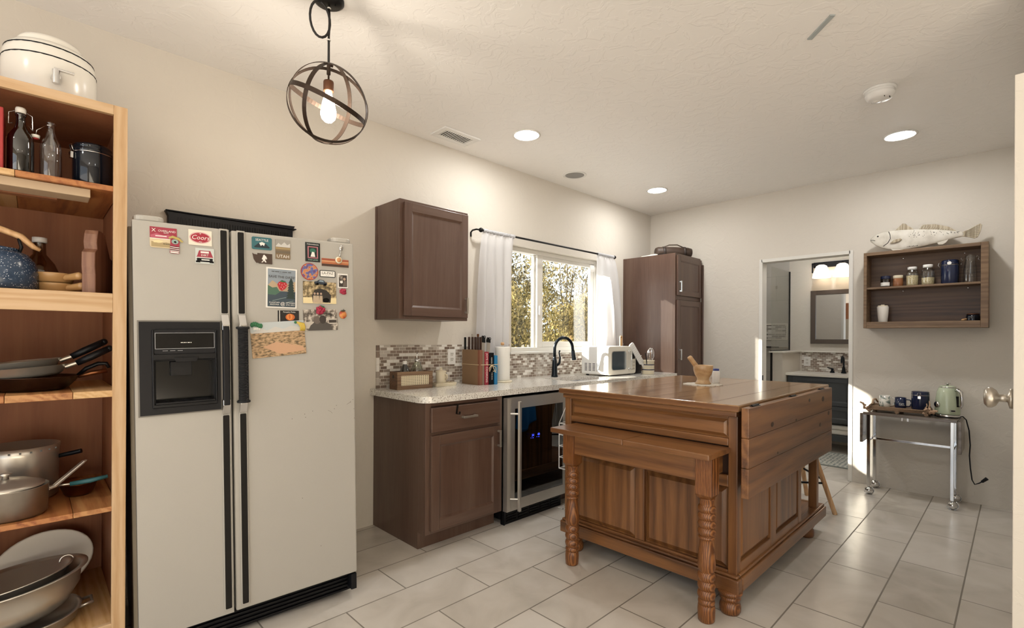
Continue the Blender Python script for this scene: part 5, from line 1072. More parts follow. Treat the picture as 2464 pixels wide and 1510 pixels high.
for i, (x, y, h, lab, cap) in enumerate(((-0.064, 0.06, 0.352, 'dark wooden knife handle second from the left in the knife row', None), (-0.0635, 0.02, 0.352, 'dark knife with a steel capped handle in the knife row', M_STEEL), (-0.063, -0.015, 0.352, 'dark wooden knife handle left of the red capped knife', None), (-0.0625, -0.045, 0.352, 'dark knife with a reddish wooden end rising above the others', M_COPPER), (-0.045, -0.055, 0.352, 'dark wooden knife handle beside the black shears', None))):
    knife(lab, x, y, h, M_DKHANDLE, 0.0055, 0, cap)
def shears(label, x, y, h):
    t = thing('kitchen_shears', label, 'shears', KM @ Vector((x, y, 0)), R(-2), 'tools in the tied books')
    b = MB(M_STEEL); b.prism([(-0.014, 0.23), (0.014, 0.23), (0.018, 0.31), (-0.012, 0.315)], -0.003, 0.003, None); b.build('blade', t)
    b = MB(M_BLACK); b.prism([(-0.014, 0.312), (0.02, 0.308), (0.018, h-0.02), (0.008, h-0.005), (-0.004, h), (-0.014, h-0.02)], -0.007, 0.007, None)
    b.tube(arc((0.014, -0.002, h-0.012), 0.010, 0, 2*PI, 14)[:-1], 0.003, closed=True, seg=6); b.build('handle', t, bevel=0.002)
shears('black handled shears with bright blades above the red cookbook', -0.02, -0.05, 0.362)
shears('narrow black peeler-like shears above the black cookbook', 0.022, -0.06, 0.350)

t = thing('paper_towel_holder', 'white paper towel roll on a round wooden-knobbed stand', 'paper towel holder', (-2.575, -0.20, CT))
b = MB(M_CREAMC); b.lathe([(0, 0), (0.078, 0), (0.08, 0.004), (0.078, 0.013), (0, 0.014)], seg=36); b.build('base', t)
b = MB(M_PAPER); b.lathe([(0.02, 0.014), (0.058, 0.014), (0.059, 0.02), (0.059, 0.27), (0.058, 0.276), (0.02, 0.276)], seg=36); b.build('roll', t)
b = MB(M_WHITEP); b.cyl((0, 0, 0.012), (0, 0, 0.29), 0.007); b.build('post', t); b = MB(M_LTWOOD); b.lathe([(0, 0.286), (0.012, 0.288), (0.015, 0.30), (0.012, 0.31), (0, 0.312)]); b.build('knob', t)

# microwave
t = thing('microwave', 'small white retro microwave on the counter in front of the right curtain', 'microwave', (-1.50, -0.435, CT), 0)
W, D, HH = 0.46, 0.285, 0.27
b = MB(M_WHITEP); b.prism(rrect(0, W, 0.012, HH, 0.012), 0.012, D, None); b.build('case', t, bevel=0.004)
for x in (0.04, W-0.04):
    for y in (0.04, D-0.04): b = MB(M_DKGRAY); b.cyl((x, y, 0), (x, y, 0.014), 0.014); b.build('foot', t)
b = MB(plain('retro_cream', '#ddd8cc', 0.3)); b.prism(rrect(0, W, 0.010, HH+0.002, 0.03, 6), -0.016, 0.013, None); fd = b.build('front', t, bevel=0.006)
b = MB(M_STEEL); b.prism(rrect(0.05, 0.292, 0.05, 0.23, 0.03, 6), -0.0185, -0.014, None); b.build('window_ring', fd)
b = MB(plain('micro_glass', '#39434a', 0.06)); b.prism(rrect(0.056, 0.286, 0.056, 0.224, 0.026, 6), -0.020, -0.015, None); b.build('door_window', fd)
b = MB(M_CHROME); b.tube([(0.338, -0.016, 0.055), (0.338, -0.045, 0.06), (0.338, -0.045, 0.225), (0.338, -0.016, 0.23)], 0.0065); b.ball((0.335, -0.018, 0.225), 0.012); b.ball((0.335, -0.018, 0.06), 0.012); b.build('handle', fd)
b = MB(M_GLOSSBLK); b.prism(rrect(0.378, 0.44, 0.15, 0.225, 0.004), -0.0175, -0.015, None); b.build('display', fd)
for r_ in range(3):
    for k in range(2): b = MB(M_PEWTER); b.cyl((0.392+k*0.032, -0.019, 0.12-r_*0.032), (0.392+k*0.032, -0.015, 0.12-r_*0.032), 0.009, seg=14); b.build('button', fd)
b = MB(M_DKGRAY)
for c_ in range(4):
    for r_ in range(6): b.box(-0.0008, 0.0003, 0.085+c_*0.045, 0.114+c_*0.045, 0.045+r_*0.0125, 0.050+r_*0.0125)
b.build('side_vents', t)

# crock with utensils, dark block behind
t = thing('utensil_crock', 'cream stoneware utensil crock with two dark bands beside the pantry', 'crock', (-0.925, -0.515, CT))
b = MB(M_CREAMC); b.lathe([(0, 0), (0.055, 0), (0.058, 0.005), (0.059, 0.125), (0.062, 0.13), (0.062, 0.136), (0.056, 0.136), (0.053, 0.01), (0, 0.008)], seg=32); b.build('crock_body', t)
for z in (0.04, 0.088): b = MB(M_NAVY); b.lathe([(0.0585, z), (0.0602, z+0.001), (0.0602, z+0.008), (0.0585, z+0.009)], seg=32); b.build('band', t)
u = Vector((-0.925, -0.515, CT))
t = thing('hand_grater', 'long white hand grater leaning left out of the utensil crock', 'grater', u, group='utensils in the crock', rot=(0, R(-36), R(-18)))
b = MB(M_WHITEP); b.prism(rrect(-0.028, 0.028, 0.13, 0.365, 0.014), -0.006, 0.006, None); b.box(-0.012, 0.012, -0.005, 0.005, 0.03, 0.14); b.build('grater_body', t, bevel=0.002)
b = MB(M_STEEL)
for i in range(4):
    for j in range(10): b.cyl((-0.019+i*0.0126, -0.0068, 0.15+j*0.02), (-0.019+i*0.0126, -0.0055, 0.153+j*0.02), 0.0032, seg=6)
b.build('grating_holes', t)
t = thing('whisk', 'steel wire whisk standing in the utensil crock', 'whisk', u+Vector((0.012, -0.01, 0)), group='utensils in the crock', rot=(R(2), R(3), 0.3))
b = MB(M_CHROME)
for k in range(6):
    a = PI*k/6; b.tube([(0.034*math.sin(v)*math.cos(a)*(1.0), 0.034*math.sin(v)*math.sin(a), 0.19-0.065*math.cos(v)) if True else 0 for v in [2*PI*i/20 for i in range(20)]], 0.0017, closed=True, seg=6)
b.build('wires', t); b = MB(M_STEEL); b.cyl((0, 0, 0.02), (0, 0, 0.14), 0.006); b.build('handle', t)
t = thing('black_spatula', 'black handled utensil between the grater and whisk', 'utensil', u+Vector((-0.012, -0.01, 0)), group='utensils in the crock', rot=(0, R(-22), 0.2))
b = MB(M_BLACK); b.box(-0.006, 0.006, -0.003, 0.003, 0.02, 0.225); b.build('handle', t)
t = thing('wooden_spoon', 'thin wooden spoon at the right of the utensil crock', 'spoon', u+Vector((0.025, 0.01, 0)), group='utensils in the crock', rot=(0, R(9), 0))
b = MB(M_LTWOOD); b.cyl((0, 0, 0.02), (0, 0, 0.19), 0.004); b.ball((0, 0, 0.205), 0.011, sc=(0.6, 0.3, 1.6)); b.build('spoon', t)
t = thing('dark_canister', 'black square canister with a crumpled cloth on top behind the utensil crock', 'canister', (-0.94, -0.355, CT))
b = MB(M_BLACK); b.box(-0.06, 0.06, -0.06, 0.06, 0, 0.17); b.build('canister_body', t, bevel=0.006)
b = MB(M_PAPER); rd = random.Random(5); cos = []
for j in range(9):
    for i in range(9): cos.append((-0.065+i*0.016, -0.065+j*0.016, 0.172+0.018*abs(math.sin(i*1.3+j*0.7))+0.014*rd.random()-(0.018 if i in (0, 8) or j in (0, 8) else 0)))
b._add(cos, [(j*9+i, j*9+i+1, j*9+i+10, j*9+i+9) for j in range(8) for i in range(8)], None, True); o = b.build('folded_cloth', solid=0.004, subsurf=1); o.location = (-0.94, -0.355, CT); tag(o, 'crumpled white cloth lying on the black canister behind the crock', 'cloth')
t = thing('wooden_paddle', 'light wooden paddle handle standing behind the microwave', 'paddle', (-0.985, -0.245, CT), R(0))
b = MB(M_LTWOOD); b.prism([(-0.05, 0), (0.05, 0), (0.05, 0.22), (0.02, 0.25), (0.02, 0.36), (0.012, 0.372), (-0.012, 0.372), (-0.02, 0.36), (-0.02, 0.25), (-0.05, 0.22)], -0.006, 0.006, None); b.cyl((0, -0.0065, 0.355), (0, 0.0065, 0.355), 0.006, m=M_BLACK); b.build('paddle', t, bevel=0.002)

# ---------------------------------------------------------------- pine island (front faces -x; local X runs to the viewer's right, Y into the room)
IX, IY = -2.905, -1.11
isl = thing('kitchen_island', 'antique pine kitchen island with panelled sides, turned feet and a hanging drop leaf', 'kitchen island', (IX, IY, 0), -PI/2)
Wd, Ln = 1.02, 1.20
b = MB(M_PINETOP)
b.box(-0.012, Wd+0.02, -0.045, 1.485, 0.932, 0.963); tp = b.build('top', isl, bevel=0.006, bseg=3)
b = MB(M_PINEX); b.box(-0.012, Wd+0.02, -0.0465, -0.0445, 0.936, 0.959); b.build('front_edge', tp)
b = MB(M_PINEDK)
for x in (0.31, 0.60, 0.90): b.box(x, x+0.0012, -0.046, 1.48, 0.9625, 0.9633)
b.build('board_seams', tp)
b = MB(M_PINEX); b.box(0.0, Wd+0.003, -0.022, 0.05, 0.905, 0.932); b.build('top_moulding', isl, bevel=0.004)
def raised_panel(mb, x0, x1, z0, z1, y, m, mg=None, bv=0.028, dep=0.012):
    """a fielded panel: recess, bevelled shoulder, raised field (facing -Y)"""
    o = [(x0, y+dep, z0), (x1, y+dep, z0), (x1, y+dep, z1), (x0, y+dep, z1)]
    g = 0.006; p = [(x0+g, y+dep-0.001, z0+g), (x1-g, y+dep-0.001, z0+g), (x1-g, y+dep-0.001, z1-g), (x0+g, y+dep-0.001, z1-g)]
    q = [(x0+bv, y+0.002, z0+bv), (x1-bv, y+0.002, z0+bv), (x1-bv, y+0.002, z1-bv), (x0+bv, y+0.002, z1-bv)]
    mb._add(o+p+q, [(k, (k+1) % 4, 4+(k+1) % 4, 4+k) for k in range(4)]+[(4+k, 4+(k+1) % 4, 8+(k+1) % 4, 8+k) for k in range(4)]+[(8, 9, 10, 11)], m)
# front frame
for x0, x1 in ((0, 0.045), (Wd-0.042, Wd)): b = MB(M_PINEZ); b.box(x0, x1, 0, 0.045, 0.12, 0.93); b.build('front_stile', isl, bevel=0.003)
for z0, z1 in ((0.895, 0.93), (0.765, 0.80), (0.575, 0.63), (0.12, 0.19)): b = MB(M_PINEX); b.box(0.045, Wd-0.042, 0, 0.035, z0, z1); b.build('front_rail', isl, bevel=0.004)
b = MB(M_PINEX); raised_panel(b, 0.045, Wd-0.042, 0.80, 0.895, 0.0, M_PINEX, bv=0.022, dep=0.016); b.build('apron_panel', isl)
b = MB(M_PINEZ); b.box(0.485, 0.54, 0, 0.035, 0.19, 0.575); b.build('front_mullion', isl, bevel=0.004)
for x0, x1 in ((0.045, 0.485), (0.54, Wd-0.042)):
    b = MB(M_PINEZ); raised_panel(b, x0, x1, 0.19, 0.575, 0.0, M_PINEZ, bv=0.03, dep=0.02); b.build('front_panel', isl)
b = MB(M_PINEDK); b.box(0.02, Wd-0.02, 0.03, 0.945, 0.14, 0.93); b.build('carcass', isl)
# right side (local +X face): frame turned by 90 degrees, local coords U along depth
SM = Matrix(((0, -1, 0, Wd), (1, 0, 0, 0), (0, 0, 1, 0), (0, 0, 0, 1)))   # u -> +Y, -v -> +X
for u0, u1 in ((0.442, 0.525), (0.905, 0.962)): b = MB(M_PINEZ, SM); b.box(u0, u1, -0.001, 0.04, 0.175, 0.93); b.build('side_stile', isl, bevel=0.003)
for z0, z1 in ((0.875, 0.93), (0.175, 0.225)): b = MB(M_PINEY, SM); b.box(0.047, 0.905, 0, 0.03, z0, z1); b.build('side_rail', isl, bevel=0.003)
for u0, u1 in ((0.047, 0.442), (0.525, 0.905)):
    b = MB(M_PINEZ, SM); raised_panel(b, u0, u1, 0.225, 0.875, 0.0, M_PINEZ, bv=0.026, dep=0.016); b.build('side_panel', isl)
# left side: plain boarded
b = MB(M_PINEZ)
for k in range(5): b.box(-0.0, 0.018, 0.045+k*0.18, 0.045+(k+1)*0.18-0.002, 0.175, 0.93)
b.build('left_boards', isl, bevel=0.002)
# plinth moulding, rear open bay with posts
b = MB(M_PINEX); b.box(-0.012, Wd+0.018, -0.03, 0.02, 0.098, 0.165); b.box(-0.006, Wd+0.01, -0.02, 0.02, 0.165, 0.178); b.build('front_plinth', isl, bevel=0.006, bseg=3)
b = MB(M_PINEY); b.box(Wd-0.03, Wd+0.02, 0.02, 1.435, 0.1, 0.165); b.box(Wd-0.03, Wd+0.01, 0.02, 1.43, 0.165, 0.18); b.build('side_plinth', isl, bevel=0.006, bseg=3)
b = MB(M_PINEY); b.box(-0.012, 0.03, 0.02, 1.435, 0.1, 0.178); b.build('side_plinth', isl, bevel=0.006)
b = MB(M_PINEX); b.box(0.03, Wd-0.03, 1.40, 1.435, 0.1, 0.178); b.build('rear_plinth', isl, bevel=0.005)
b = MB(M_PINEY); b.box(0.03, Wd-0.03, 0.94, 1.40, 0.15, 0.176); b.build('bay_shelf', isl, bevel=0.002)
for x in (0.0, Wd-0.048): b = MB(M_PINEZ); b.box(x, x+0.048, 1.288, 1.333, 0.178, 0.932); b.build('rear_post', isl, bevel=0.003)
FOOT = [(0, 0), (0.040, 0), (0.046, 0.012), (0.0475, 0.03), (0.044, 0.046), (0.037, 0.056), (0.040, 0.06), (0.046, 0.068), (0.046, 0.076), (0.040, 0.083), (0.05, 0.086), (0.054, 0.094), (0.054, 0.104), (0, 0.104)]
for x, y in ((0.07, 0.02), (Wd-0.03, 0.0), (0.07, 1.26), (Wd-0.05, 1.25)): b = MB(M_PINELEG); b.lathe(FOOT, (x, y, 0), seg=28); b.build('foot', isl)
b = MB(M_PINEY, Matrix.Translation((0, 0, 0)))
ys = -0.05
for z0, z1 in ((0.552, 0.686), (0.6865, 0.820), (0.8205, 0.955)): b.box(Wd+0.034, Wd+0.068, ys, 1.352, z0, z1)
leaf = b.build('drop_leaf', isl, bevel=0.004)
tag(leaf, 'knotty three-board drop leaf')
M_KNOT = plain('knot', '#3a2412', 0.5)
for y, z, r in ((0.25, 0.85, 0.012), (1.14, 0.90, 0.016), (1.27, 0.80, 0.013), (1.08, 0.75, 0.012), (0.86, 0.915, 0.010), (0.62, 0.83, 0.007), (0.33, 0.70, 0.006)):
    kb_ = MB(M_KNOT); kb_.ball((Wd+0.068, y, z), r, sc=(0.05, 1.7, 1.0), seg=12, rings=8); kb_.build('knot', leaf)
for y in (0.07, 0.62, 1.17):
    b = MB(M_BLACKM); b.box(Wd+0.0405, Wd+0.044, y-0.04, y+0.04, 0.940, 0.959); b.cyl((Wd+0.05, y-0.04, 0.957), (Wd+0.05, y+0.04, 0.957), 0.006); b.box(Wd+0.05, Wd+0.062, y-0.04, y+0.04, 0.9555, 0.9575); b.build('hinge', isl)

# pull-out table nested under the island's front
pt = thing('pull_out_table', 'low pine table with turned ringed legs pulled out from under the island front', 'table', (-3.05, -1.11, 0), -PI/2)
for x0, x1 in ((0.085, 0.555), (0.5562, 0.99)): b = MB(M_PINEX); b.box(x0, x1, -0.09, 0.142, 0.735, 0.762); b.build('top_board', pt, bevel=0.005, bseg=3)
b = MB(M_PINEX); b.box(0.21, 0.91, -0.035, -0.01, 0.625, 0.735); b.build('apron', pt, bevel=0.003)
for x in (0.93, 0.16): b = MB(M_PINEY); b.box(x, x+0.025, 0.02, 0.142, 0.640, 0.735); b.build('side_apron', pt, bevel=0.003)
def beads(z0, z1, n, rb, rg):
    out = []; h = (z1-z0)/n
    for i in range(n):
        for f, q in ((0.0, 0.0), (0.1, 0.42), (0.25, 0.78), (0.5, 1.0), (0.75, 0.78), (0.9, 0.42)): out.append((rg+(rb-rg)*q, z0+h*(i+f)))
    return out+[(rg, z1)]
LEG = ([(0, 0), (0.031, 0), (0.0352, 0.006), (0.0370, 0.025), (0.0378, 0.055), (0.0358, 0.074)]+beads(0.076, 0.1, 1, 0.0365, 0.0315)+beads(0.101, 0.222, 3, 0.0392, 0.0308)
       +[(0.0365, 0.232), (0.0385, 0.252), (0.0375, 0.28), (0.034, 0.318), (0.0305, 0.350), (0.0295, 0.366)]+beads(0.367, 0.384, 1, 0.0368, 0.030)+beads(0.385, 0.522, 4, 0.0390, 0.0305)+[(0.0305, 0.528), (0.032, 0.545), (0.0355, 0.552), (0.0, 0.556)])
for x in (0.178, 0.945):
    b = MB(M_PINELEG); b.lathe(LEG, (x, -0.005, 0), seg=32)
    h = 0.038; b.box(x-h, x+h, -0.005-h, -0.005+h, 0.568, 0.735)
    o = [(x-h, -0.005-h, 0.568), (x+h, -0.005-h, 0.568), (x+h, -0.005+h, 0.568), (x-h, -0.005+h, 0.568)]; i = [(x-0.027, -0.032, 0.552), (x+0.027, -0.032, 0.552), (x+0.027, 0.022, 0.552), (x-0.027, 0.022, 0.552)]
    b._add(o+i, [(k, (k+1) % 4, 4+(k+1) % 4, 4+k) for k in range(4)]+[(4, 5, 6, 7)])
    b.build('leg', pt, bevel=0.0025)

t = thing('dark_pan', 'small black pan lying in the open rear bay of the island', 'pan', (-1.82, -1.98, 0.1765), R(20))
b = MB(M_BLACK); b.lathe([(0, 0), (0.085, 0), (0.10, 0.03), (0.104, 0.045), (0.10, 0.044), (0.083, 0.006), (0, 0.005)], seg=32); b.build('pan_body', t); b = MB(M_CHROME); b.tube([(0.095, 0.0, 0.04), (0.14, 0.01, 0.055), (0.2, 0.02, 0.06)], 0.006); b.build('handle', t)
# things on and around the island
TZ = 0.963
t = thing('doily', 'round white lace doily under the mortar on the island', 'doily', (-2.085, -1.590, TZ))
b = MB(ramp_mat('lace', [(0.0, '#efece4'), (0.35, '#e8e4da'), (0.42, '#8a7f70'), (0.6, '#d6cfc2')], 130, 0.9, kind='dist')); b.prism([((0.118+0.006*math.cos(14*a))*math.cos(a), (0.118+0.006*math.cos(14*a))*math.sin(a)) for a in [2*PI*i/112 for i in range(112)]], 0.0002, 0.004, None, 'XY'); b.build('lace', t)
t = thing('mortar', 'turned wooden mortar bowl on the lace doily', 'mortar', (-2.075, -1.588, TZ+0.004))
b = MB(M_TURNED); b.lathe([(0, 0), (0.048, 0), (0.05, 0.005), (0.040, 0.02), (0.0365, 0.032), (0.039, 0.036), (0.0385, 0.040), (0.052, 0.062), (0.060, 0.09), (0.0625, 0.118), (0.0605, 0.123), (0.055, 0.12), (0.048, 0.075), (0.03, 0.05), (0, 0.045)], seg=40); b.build('bowl', t)
t = thing('pestle', 'wooden pestle leaning left in the mortar', 'pestle', (-2.075, -1.588, TZ+0.06), rot=(0, R(-37), R(-45)))
b = MB(M_TURNED); b.lathe([(0, 0), (0.014, 0.004), (0.019, 0.02), (0.0165, 0.05), (0.0155, 0.13), (0.0165, 0.145), (0.012, 0.153), (0, 0.155)], seg=20); b.build('pestle_body', t)
t = thing('spice_bottle', 'small white plastic bottle with blue cap behind the mortar', 'bottle', (-1.955, -1.622, TZ+0.0))
b = MB(M_WHITEP); b.lathe([(0, 0.0045), (0.022, 0.0045), (0.024, 0.009), (0.024, 0.078), (0.02, 0.086), (0.018, 0.088)]); b.build('bottle_body', t); b = MB(plain('cap_blue', '#2b3a86', 0.4)); b.lathe([(0.019, 0.086), (0.0195, 0.088), (0.0195, 0.1), (0, 0.101)]); b.build('cap', t)

# blue towel and white wire rack on the island's left side
t = thing('blue_towel', 'blue cloth hanging on the left side of the island, reflected in the cooler door', 'towel', (-2.32, -1.095, 0.535))
b = MB(M_BLUECLOTH); cos = []
for j in range(15):
    for i in range(25):
        u, v = i/24, j/14; x = (-0.125+0.25*u)*(0.75+0.25*v) ; cos.append((x, 0.012+0.012*math.sin(u*16)*(0.3+0.7*v)+0.006, 0.24*(1-v)-0.04*v*math.sin(u*5)))
b._add(cos, [(j*25+i, j*25+i+1, (j+1)*25+i+1, (j+1)*25+i) for j in range(14) for i in range(24)], None, True); b.build('cloth', t, fix=False, solid=0.003)
b = MB(M_BLACKM); b.cyl((0, -0.014, 0.232), (0, 0.025, 0.232), 0.006); b.build('peg', t)
t = thing('wire_rack', 'white wire rack hanging on the left side of the island', 'rack', (-2.72, -1.095, 0.45))
b = MB(M_WHITEP)
for z in (0.0, 0.07, 0.14, 0.21, 0.28): b.tube([(-0.14, 0.0, z), (-0.14, 0.07, z), (0.14, 0.07, z), (0.14, 0.0, z)], 0.003, seg=6)
for x in (-0.14, -0.05, 0.05, 0.14): b.tube([(x, 0.07, 0.28), (x, 0.07, 0.0), (x, 0.0, 0.0)], 0.003, seg=6)
b.tube([(-0.14, 0.07, 0.28), (-0.14, -0.0, 0.42)], 0.003, seg=6); b.tube([(0.14, 0.07, 0.28), (0.14, 0.0, 0.42)], 0.003, seg=6); b.build('wires', t)

# floor mat before the sink
t = thing('floor_mat', 'pale woven mat on the floor in front of the sink, mostly hidden by the island', 'mat', (-2.0, -0.83, 0))
b = MB(tile_mat('mat_weave', 0.05, 0.025, 5, 5, 0.003, [(0, '#c9c5bc'), (0.5, '#9a958c')], '#e2dfd8', 0.9)); b.box(-0.42, 0.42, -0.19, 0.19, 0.0, 0.008); b.build('mat', t, bevel=0.003)

# stool behind the island
st = thing('wooden_stool', 'light wooden stool with splayed legs and black rungs behind the island', 'stool', (-1.035, -1.80, 0), R(10))
b = MB(M_LTWOOD); b.lathe([(0, 0.60), (0.155, 0.60), (0.165, 0.61), (0.165, 0.625), (0.15, 0.635), (0, 0.63)], seg=36); b.build('seat', st)
for k in range(4):
    a = R(45+90*k-62); ca, sa = math.cos(a), math.sin(a); b = MB(M_LTWOOD); b.cyl((0.315*ca, 0.315*sa, 0.0), (0.11*ca, 0.11*sa, 0.60), 0.0155, 0.019, seg=12); b.build('leg', st)
for k in range(4):
    a0, a1 = R(45+90*k-62), R(135+90*k-62); rr, z = 0.243, 0.21+0.02*(k % 2); b = MB(M_BLACK); b.cyl((rr*math.cos(a0), rr*math.sin(a0), z), (rr*math.cos(a1), rr*math.sin(a1), z), 0.008, seg=8); b.build('rung', st)

# ---------------------------------------------------------------- wall shelf box with fish (faces -x)
SH = thing('wall_shelf', 'dark wooden box shelf with one inner board on the far wall', 'shelf', (0, -2.117, 1.357), -PI/2)
W, D, HH = 0.760, 0.20, 0.632
b = MB(M_RUST); b.box(0.02, W-0.02, -0.012, -0.001, 0.02, HH-0.02); b.build('back_panel', SH)
for x0, x1 in ((0, 0.022), (W-0.042, W)): b = MB(M_RUSTF); b.box(x0, x1, -D, -0.001, 0, HH); b.build('side_board', SH, bevel=0.002)
b = MB(M_RUSTF); b.box(0.022, W-0.042, -D, -0.001, HH-0.026, HH); b.build('top_board', SH, bevel=0.002)
b = MB(M_RUSTF); b.box(0.022, W-0.042, -D, -0.012, 0.0, 0.02); b.box(0.022, W-0.042, -D, -D+0.02, 0.02, 0.052); b.build('bottom_board', SH, bevel=0.002)
b = MB(M_RUSTF); b.box(0.022, W-0.042, -D+0.004, -0.012, 0.325, 0.341); b.build('inner_shelf', SH, bevel=0.001)
b = MB(M_CHROME)
for x, z in ((0.24, 0.585), (0.62, 0.585), (0.24, 0.312), (0.64, 0.312)): b.ball((x, -0.013, z), 0.005, sc=(1, 0.4, 1), seg=8, rings=6)
b.build('screws', SH)
def at_shelf(u, y=-0.10, z=0.341): return (y, -2.117-u, 1.357+z)
SZ, BZ = 0.3412, 0.0202
def small_jar(u, m, label, r=0.034, h=0.075, lidm=None, lab=True):
    t = thing('jam_jar', label, 'jar', at_shelf(u, z=SZ), -PI/2, 'jars on the wall shelf')
    b = MB(m); b.lathe([(0, 0), (r*0.92, 0), (r, 0.005), (r*1.02, h*0.5), (r*0.98, h*0.95), (r*0.9, h)], seg=24); b.build('jar_body', t)
    b = MB(lidm or M_DKGRAY); b.lathe([(r*0.98, h*0.93), (r*1.0, h*0.94), (r*1.0, h*1.22), (r*0.95, h*1.26), (0, h*1.26)], seg=24); b.build('lid', t)
    if lab: b = MB(M_PAPER); b.lathe([(r*1.035, 0.012), (r*1.04, h*0.55)], seg=20, arc=(R(-150), R(-30))); b.build('paper_label', t)
    return t
small_jar(0.135, M_AMBER, 'small dark jam jar with white label and dark lid, leftmost on the shelf', lidm=M_NAVY)
small_jar(0.218, plain('honey', '#8a5a3a', 0.2), 'small brown jar with a pale patterned lid, second on the shelf', lidm=M_CREAMC, lab=False)
def mason(u, fill, label, r=0.040, h=0.14):
    t = thing('mason_jar', label, 'jar', at_shelf(u, z=SZ), -PI/2, 'jars on the wall shelf')
    b = MB(M_CLEAR); b.lathe([(0, 0.0005), (r*0.94, 0.0005), (r, 0.007), (r, h*0.74), (r*0.92, h*0.84), (r*0.68, h*0.92), (r*0.68, h)], seg=28); b.build('jar_glass', t)
    b = MB(M_GRAIN); b.lathe([(0, 0.003), (r*0.9, 0.003), (r*0.95, 0.009), (r*0.95, h*fill), (0, h*fill+0.006)], seg=28); o = b.build('grain_contents', t)
    b = MB(M_WHITEP); b.lathe([(r*0.74, h*0.955), (r*0.76, h*0.96), (r*0.76, h*1.09), (r*0.7, h*1.11), (0, h*1.11)], seg=28); b.build('lid', t)
mason(0.310, 0.60, 'glass mason jar well filled with pale grain and white lid')
mason(0.408, 0.40, 'glass mason jar less than half filled with oats and white lid', 0.042, 0.148)
t = canister('clamp_canister', at_shelf(0.540, z=SZ), 0.054, 0.185, M_NAVY, 'dark navy clamp-lid canister with white tag on the wall shelf', -PI/2, 0)
b = MB(M_WHITEP); b.cyl((0.0, -0.058, 0.158), (0.0, -0.0555, 0.158), 0.013); b.build('tag', t)
b = MB(M_CHROME); b.tube([(-0.057, 0, 0.13), (-0.07, 0, 0.15), (-0.066, 0, 0.168), (-0.055, 0, 0.172)], 0.0018); b.tube([(0.057, 0, 0.14), (0.066, 0, 0.15), (0.06, 0, 0.165)], 0.0018); b.build('clasp', t)
swing = thing('swing_top_bottle', 'clear swing-top glass bottle at the right end of the wall shelf', 'bottle', at_shelf(0.655, z=SZ), -PI/2)
b = MB(M_CLEAR); b.lathe([(0, 0.0005), (0.038, 0.0005), (0.041, 0.01), (0.039, 0.10), (0.032, 0.15), (0.029, 0.175), (0.031, 0.182), (0.029, 0.188), (0.031, 0.195), (0.029, 0.205), (0.027, 0.215)], seg=28); b.build('bottle_body', swing)
b = MB(M_CHROME); b.tube([(-0.03, 0, 0.182), (-0.045, 0, 0.178), (-0.052, 0, 0.19), (-0.044, 0, 0.2)], 0.0018); b.tube([(0.03, 0, 0.185), (0.04, 0, 0.205), (0.05, 0, 0.19), (0.044, 0, 0.178), (0.062, 0, 0.165)], 0.002); b.build('wire_bail', swing)
t = thing('tumbler', 'white insulated tumbler on the lower left of the wall shelf', 'tumbler', at_shelf(0.118, z=BZ), -PI/2)
b = MB(plain('tumbler_white', '#ded8cf', 0.35)); b.lathe([(0, 0.012), (0.029, 0.012), (0.031, 0.018), (0.037, 0.085), (0.0415, 0.16), (0.04, 0.163), (0, 0.163)], seg=28); b.build('cup', t)
b = MB(M_STEEL); b.lathe([(0, 0), (0.027, 0), (0.028, 0.012), (0, 0.012)], seg=28); b.build('steel_base', t); b = MB(M_CREAMC); b.lathe([(0, 0.16), (0.036, 0.163), (0.036, 0.171), (0, 0.172)], seg=28); b.box(-0.012, 0.012, -0.01, 0.01, 0.171, 0.179); b.build('lid', t)
t = thing('black_cup', 'small black round cup with a light handle at the lower right of the wall shelf', 'cup', at_shelf(0.672, z=BZ), -PI/2)
b = MB(M_BLKGLAZE); b.lathe([(0, 0), (0.035, 0), (0.041, 0.02), (0.041, 0.06), (0.036, 0.082), (0.032, 0.08), (0.034, 0.02), (0, 0.006)], seg=28); b.build('cup_body', t); b = MB(M_COPPER); b.lathe([(0.0365, 0.08), (0.038, 0.083), (0.0365, 0.086), (0.033, 0.083)], seg=28); b.build('rim', t)
b = MB(M_LTWOOD); b.tube([(-0.035, -0.02, 0.045), (-0.055, -0.03, 0.04), (-0.062, -0.034, 0.038)], [0.008, 0.008, 0.005]); b.build('handle', t)

# carved fish on the shelf
fz = 1.989
t = thing('fish_sculpture', 'flat carved white speckled fish sculpture lying along the top of the wall shelf', 'sculpture', (-0.115, -2.15, fz), -PI/2); t.scale = (1.0, 1.0, 1.1)
FW = ramp_mat('fish_white', [(0.3, '#b5aea2'), (0.5, '#c9c3b7'), (0.7, '#d3cec4')], 14, 0.6); M_FIN = wood('fin_wood', '#6a5c48', '#94866f', '#b4a892', 'Z', 2.5, 0.5)
top_ = [(0.0, 0.118), (0.03, 0.142), (0.07, 0.155), (0.13, 0.163), (0.2, 0.162), (0.3, 0.152), (0.42, 0.135), (0.52, 0.112), (0.585, 0.092)]
bot_ = [(0.585, 0.062), (0.52, 0.052), (0.44, 0.034), (0.34, 0.018), (0.24, 0.008), (0.15, 0.012), (0.08, 0.035), (0.03, 0.066), (0.0, 0.096), (0.018, 0.102), (0.028, 0.108), (0.012, 0.112)]
tail = [(0.578, 0.092), (0.62, 0.108), (0.655, 0.128), (0.678, 0.138), (0.688, 0.126), (0.680, 0.085), (0.664, 0.045), (0.645, 0.040), (0.61, 0.054), (0.578, 0.062)]
